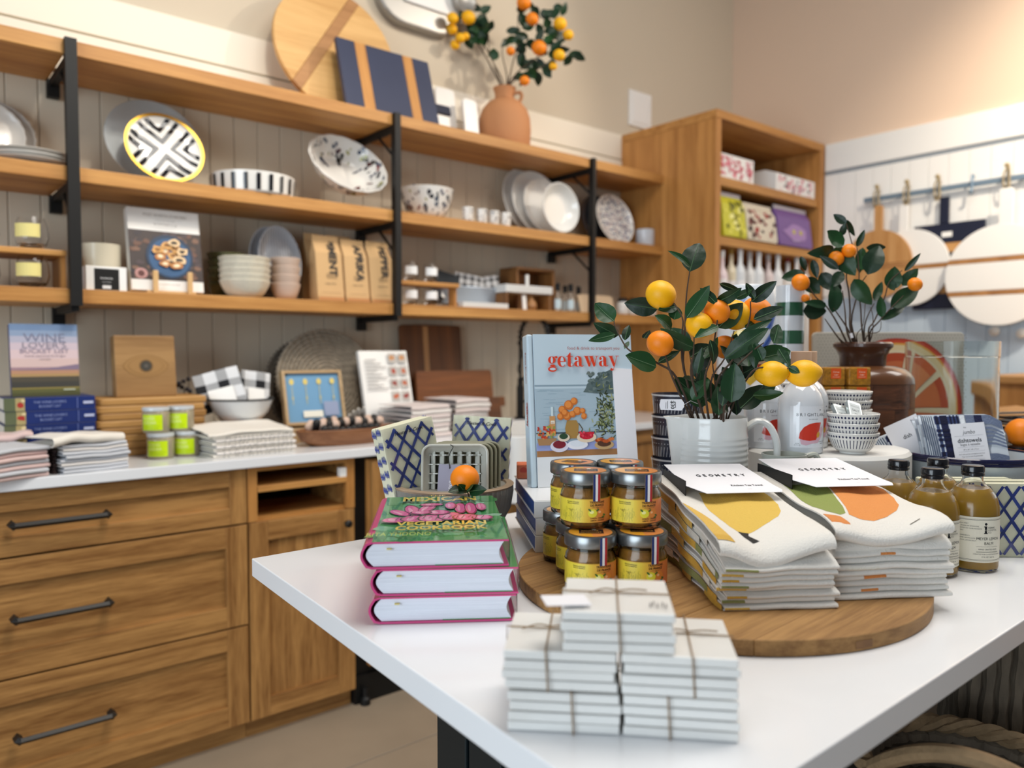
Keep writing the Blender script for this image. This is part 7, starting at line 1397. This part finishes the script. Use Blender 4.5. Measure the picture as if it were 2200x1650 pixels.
def discboard(label, pxc, pyc, rpx, depth, mats, stripes, handle, px_h, name='round_board', hw=.022):
    c = at(pxc, pyc, x=rx - depth); yy0 = at(pxc, pyc - rpx, x=rx - depth); R = yy0.z - c.z
    t = thing(name, label, 'board', (rx - depth, c.y, c.z)); cuts = [-R] + [s * R for s in stripes] + [R]
    for i, (a, b) in enumerate(zip(cuts, cuts[1:])):
        m = M().prism(chordpoly(R, a + .0004, b - .0004, 26), 0, .018); m.xf(Matrix.Rotation(pi / 2, 3, 'Z')); m.v = [(z_, x, y) for x, y, z_ in m.v]; obj('stripe' if i % 2 else 'panel', m, mats[i % 2], t, bev=.002)
    yh = at(px_h, pyc - rpx, x=rx - depth).y - c.y; zt = handle; obj('handle', M().prism(rrect(yh - hw, yh + hw, R * .93, zt - c.z, .012), 0.001, .017, YZ), mats[0], t, bev=.002); return t, R
discboard('round light-wood paddle board with one darker band, leftmost on the wall rail', 1882, 568, 74, .052, (wood('ash_board', 'D0A068', 'B07C44', 'Z', 1), BAMD), (-.14, .0), 2.03, 1886)
discboard('white round board with a wooden band, behind and right of the light-wood paddle', 1952, 575, 82, .028, (WHITEB, BAMD), (-.06, .06), 2.02, 1940)
discboard('largest white round board with two wooden stripes, at the right edge', 2146, 590, 109, .082, (WHITEB, BAMD), (-.40, -.30, .26, .36), 2.02, 2160, hw=.03)
y0, y1 = at(1962, 480, x=rx - .01).y, at(2114, 480, x=rx - .01).y; z1 = at(2040, 478, x=rx - .01).z; z0 = at(1990, 665, x=rx - .01).z
t = thing('navy_board', 'navy rectangular board with wooden stripes and a small white sticker, behind the white discs', 'board', (rx + .019, (y0 + y1) / 2, z0)); hh = z1 - z0; hw = (y0 - y1) / 2
for nm_, a, b, mm in (('panel', 0, .18, NAVY), ('stripe', .18, .28, OAKY), ('panel', .28, .66, NAVY), ('stripe', .66, .77, OAKY), ('panel', .77, 1, NAVY)): obj(nm_, M().box(-.018, 0, -hw, hw, hh * a + .0005, hh * b), mm, t, bev=.002)
obj('handle', M().box(-.017, -.001, .0, .045, hh + .0005, 2.035 - z0), NAVY, t, bev=.003); obj('sticker', M().box(-.0195, -.0185, -.02, .03, hh * .84, hh * .90), WHITEB, t)
for px, py in ((2140, 712), (2199, 716)):
    q = at(px, py, x=XR - .03); t = thing('cabinet_pull', ('left' if px < 2150 else 'right') + ' round white knob on the pale blue boarding under the large white disc', 'knob', (XR - .0225, q.y, q.z), group='white wall knobs'); obj('knob', M().lathe([(.008, 0), (.008, .018), (.022, .024), (.024, .036), (.014, .044), (0, .045)], 20, R=Matrix.Rotation(-pi / 2, 3, 'Y')), POR, t, smooth=True)
# pale wooden display furniture beyond the island at the right
y0, y1 = at(2131, 805, x=3.75).y, -.6; zt = at(2150, 806, x=3.7).z
t = thing('display_crate', 'pale wooden display unit against the blue boarding at the right', 'cabinet', (0, 0, 0))
obj('top', M().box(3.55, 4.29, y1, y0, zt - .03, zt), OAKY, t, bev=.003); obj('front', M().box(3.57, 3.59, y1 + .01, y0 - .01, 0, zt - .03), OAKZ, t); obj('end_panel', M().box(3.59, 4.28, y0 - .03, y0 - .01, 0, zt - .03), OAKZ, t)
p = L(2186, 2.7, .0); t = thing('woven_basket', 'tan round lidded basket in front of the pale display unit at the right', 'basket', V((p.x, p.y, .0))); obj('body', M().lathe([(0, 0), (.14, 0), (.17, .5), (.165, .98), (.12, 1.03), (0, 1.05)], 36), mat('tan_weave', 'B98A56', .8, var=.2, vs=30, bump=.4, bs=60), t, smooth=True)

# ============================================================ seagrass baskets under the overhang
SGR = mat('dark_seagrass', '655A4C', .85, var=.6, vs=60, bump=1, bs=160, stretch=(1, 1, .3)); SGL = mat('light_seagrass', '8A7254', .85, var=.4, vs=60, bump=.8, bs=150)
def rope(r_, z_, tk, n, wob=.0, tw=9, cx=0, cy=0): return [((r_ + wob * sin(i * 1.7)) * cos(2 * pi * i / n) + cx, (r_ + wob * sin(i * 1.7)) * sin(2 * pi * i / n) + cy, z_ + wob * cos(i * 2.3)) for i in range(n)]
p = L(2110, .93, 0); t = thing('seagrass_basket', 'round dark seagrass basket with a braided light rim, low at the bottom right corner', 'basket', (p.x, p.y, 0)); zr = .715; RB = .125
for k in range(11):
    rr = RB - .004 - .0022 * k; obj('coil', M().tube(rope(rr, zr - .012 - k * .0165, .009, 96, .0012), [.0088 + .0022 * (i % 2) for i in range(96)], 7, closed=True), SGR, t, smooth=True)
obj('lower_wall', M().lathe([(0, 0), (.09, 0), (.105, .2), (.104, zr - .18), (.1, zr - .18), (.1, .2), (0, .01)], 40), SGR, t, smooth=True)
for s in range(3): obj('braid_strand', M().tube([((RB + .0065 * cos(i * .42 + s * 2.09)) * cos(2 * pi * i / 150), (RB + .0065 * cos(i * .42 + s * 2.09)) * sin(2 * pi * i / 150), zr + .006 + .0065 * sin(i * .42 + s * 2.09)) for i in range(150)], .0068, 6, closed=True), SGL, t, smooth=True)
hp = smoothpts([(RB * cos(a), RB * sin(a), zr + .015 + .065 * sin((a - 1.6) / 1.9 * pi)) for a in [1.6 + 1.9 * i / 8 for i in range(9)]]); obj('loop_handle', M().tube(hp, .010, 8), SGL, t, rot=(0, 0, .9), smooth=True)
p = L(2196, 1.17, 0); t = thing('seagrass_basket', 'tall dark twisted seagrass basket standing behind the lower one, under the worktop edge', 'basket', (p.x, p.y, 0)); R2 = .088
for k in range(30):
    a = k * 2 * pi / 30; pts = [((R2 + .004 * sin(z * 30 + k)) * cos(a + z * .5), (R2 + .004 * sin(z * 30 + k)) * sin(a + z * .5), z) for z in [.02 + i * .0288 for i in range(30)]]
    obj('twisted_stake', M().tube(pts, [.0088 + .003 * ((i + k) % 2) for i in range(30)], 6), SGR, t, smooth=True)
obj('liner', M().lathe([(0, .0), (R2 - .006, 0), (R2 - .006, .86), (R2 - .012, .86), (R2 - .012, .01), (0, .01)], 30), mat('dark_liner', '1A1714', .9), t, smooth=True)

# ============================================================ orange-and-leaf sprig on the fluted bowl
q = L(998, 1.196, 0); q.z = at(998, 1030, d=1.196).z; t = thing('orange_sprig', 'small orange with two leaves propped on the fluted bowl before the woven dishes', 'orange', q); obj('orange', M().ball((0, 0, 0), .0228, .0228, .0215, 28, 18), ORG, t, smooth=True)
for bx, by, tx_, ty, w2 in ((1004, 1052, 962, 1058, 30), (1008, 1056, 1046, 1052, 28), (1000, 1058, 985, 1040, 22), (996, 1058, 1018, 1040, 18)): leaf(t, at(bx, by, d=1.19), at(tx_, ty, d=1.172), w2 * 1.19 / FPX, seed=bx)
twig(t, [q + V((0, 0, -.018)), at(1004, 1056, d=1.19), at(1010, 1075, d=1.20)], .0014, .001)

# ============================================================ kumquat branches in the terracotta vase
Zt = Zm(780, 0, 4.783); rt = VASE + V((0, 0, at(1084, 200, y=2.79).z - ZT)); D = dep(rt); G4 = 'kumquat branches in the terracotta vase'
def lv(n, pts, s, seed):
    r = random.Random(seed); o = []
    for i in range(n): x, y = r.choice(pts); x += r.uniform(-70, 70); y += r.uniform(-70, 70); a = r.uniform(0, 6.28); k = r.uniform(100, 165); o.append((x, y, x + k * cos(a), y + k * sin(a), r.uniform(60, 90)))
    return o
branch('left kumquat branch, heavy with small yellow fruit, in the terracotta vase', 'kumquat_branch', rt, D, Zt, lv(40, [(1000, 120), (1050, 330), (1120, 430), (1190, 180), (1230, 300), (960, 220), (1060, 30), (1140, 300)], 1, 3), [(920, 188, 60, 'lemon'), (1082, 182, 74, 'lemon'), (912, 300, 58, 'lemon'), (1000, 390, 52, 'lemon'), (945, 462, 50, 'lemon'), (1055, 372, 40, 'lemon')], [[(1400, 820), (1330, 620), (1250, 480), (1130, 300), (1080, 100)], [(1420, 800), (1300, 560), (1290, 380), (1230, 200)], [(1200, 480), (1050, 400), (960, 300)]], 21, G4, 2, False, .004)
branch('middle kumquat branch with two oranges above one another, in the terracotta vase', 'kumquat_branch', rt, D, Zt, lv(24, [(1510, 360), (1600, 100), (1620, 480), (1780, 80), (1700, 300), (1600, 560), (1440, 520)], 1, 5), [(1652, 30, 74, 'orange'), (1738, 195, 66, 'orange'), (1515, 525, 46, 'orange')], [[(1500, 820), (1540, 640), (1600, 420), (1590, 180), (1640, 60)], [(1480, 800), (1430, 560), (1440, 440)]], 22, G4, 2, False, .004)
branch('right kumquat branch with yellow and orange fruit, in the terracotta vase', 'kumquat_branch', rt, D, Zt, lv(42, [(1980, 110), (1900, 350), (1840, 640), (1760, 700), (2000, 440), (2100, 560), (1740, 420), (1920, 560), (1700, 760)], 1, 8), [(2025, 245, 70, 'lemon'), (2108, 358, 56, 'lemon'), (1808, 492, 78, 'orange'), (2015, 568, 62, 'lemon'), (1955, 680, 42, 'lemon'), (1660, 830, 52, 'orange')], [[(1540, 800), (1660, 680), (1800, 580), (1940, 420), (2030, 260)], [(1560, 820), (1740, 740), (1880, 660), (2000, 560)]], 23, G4, 2, False, .004)
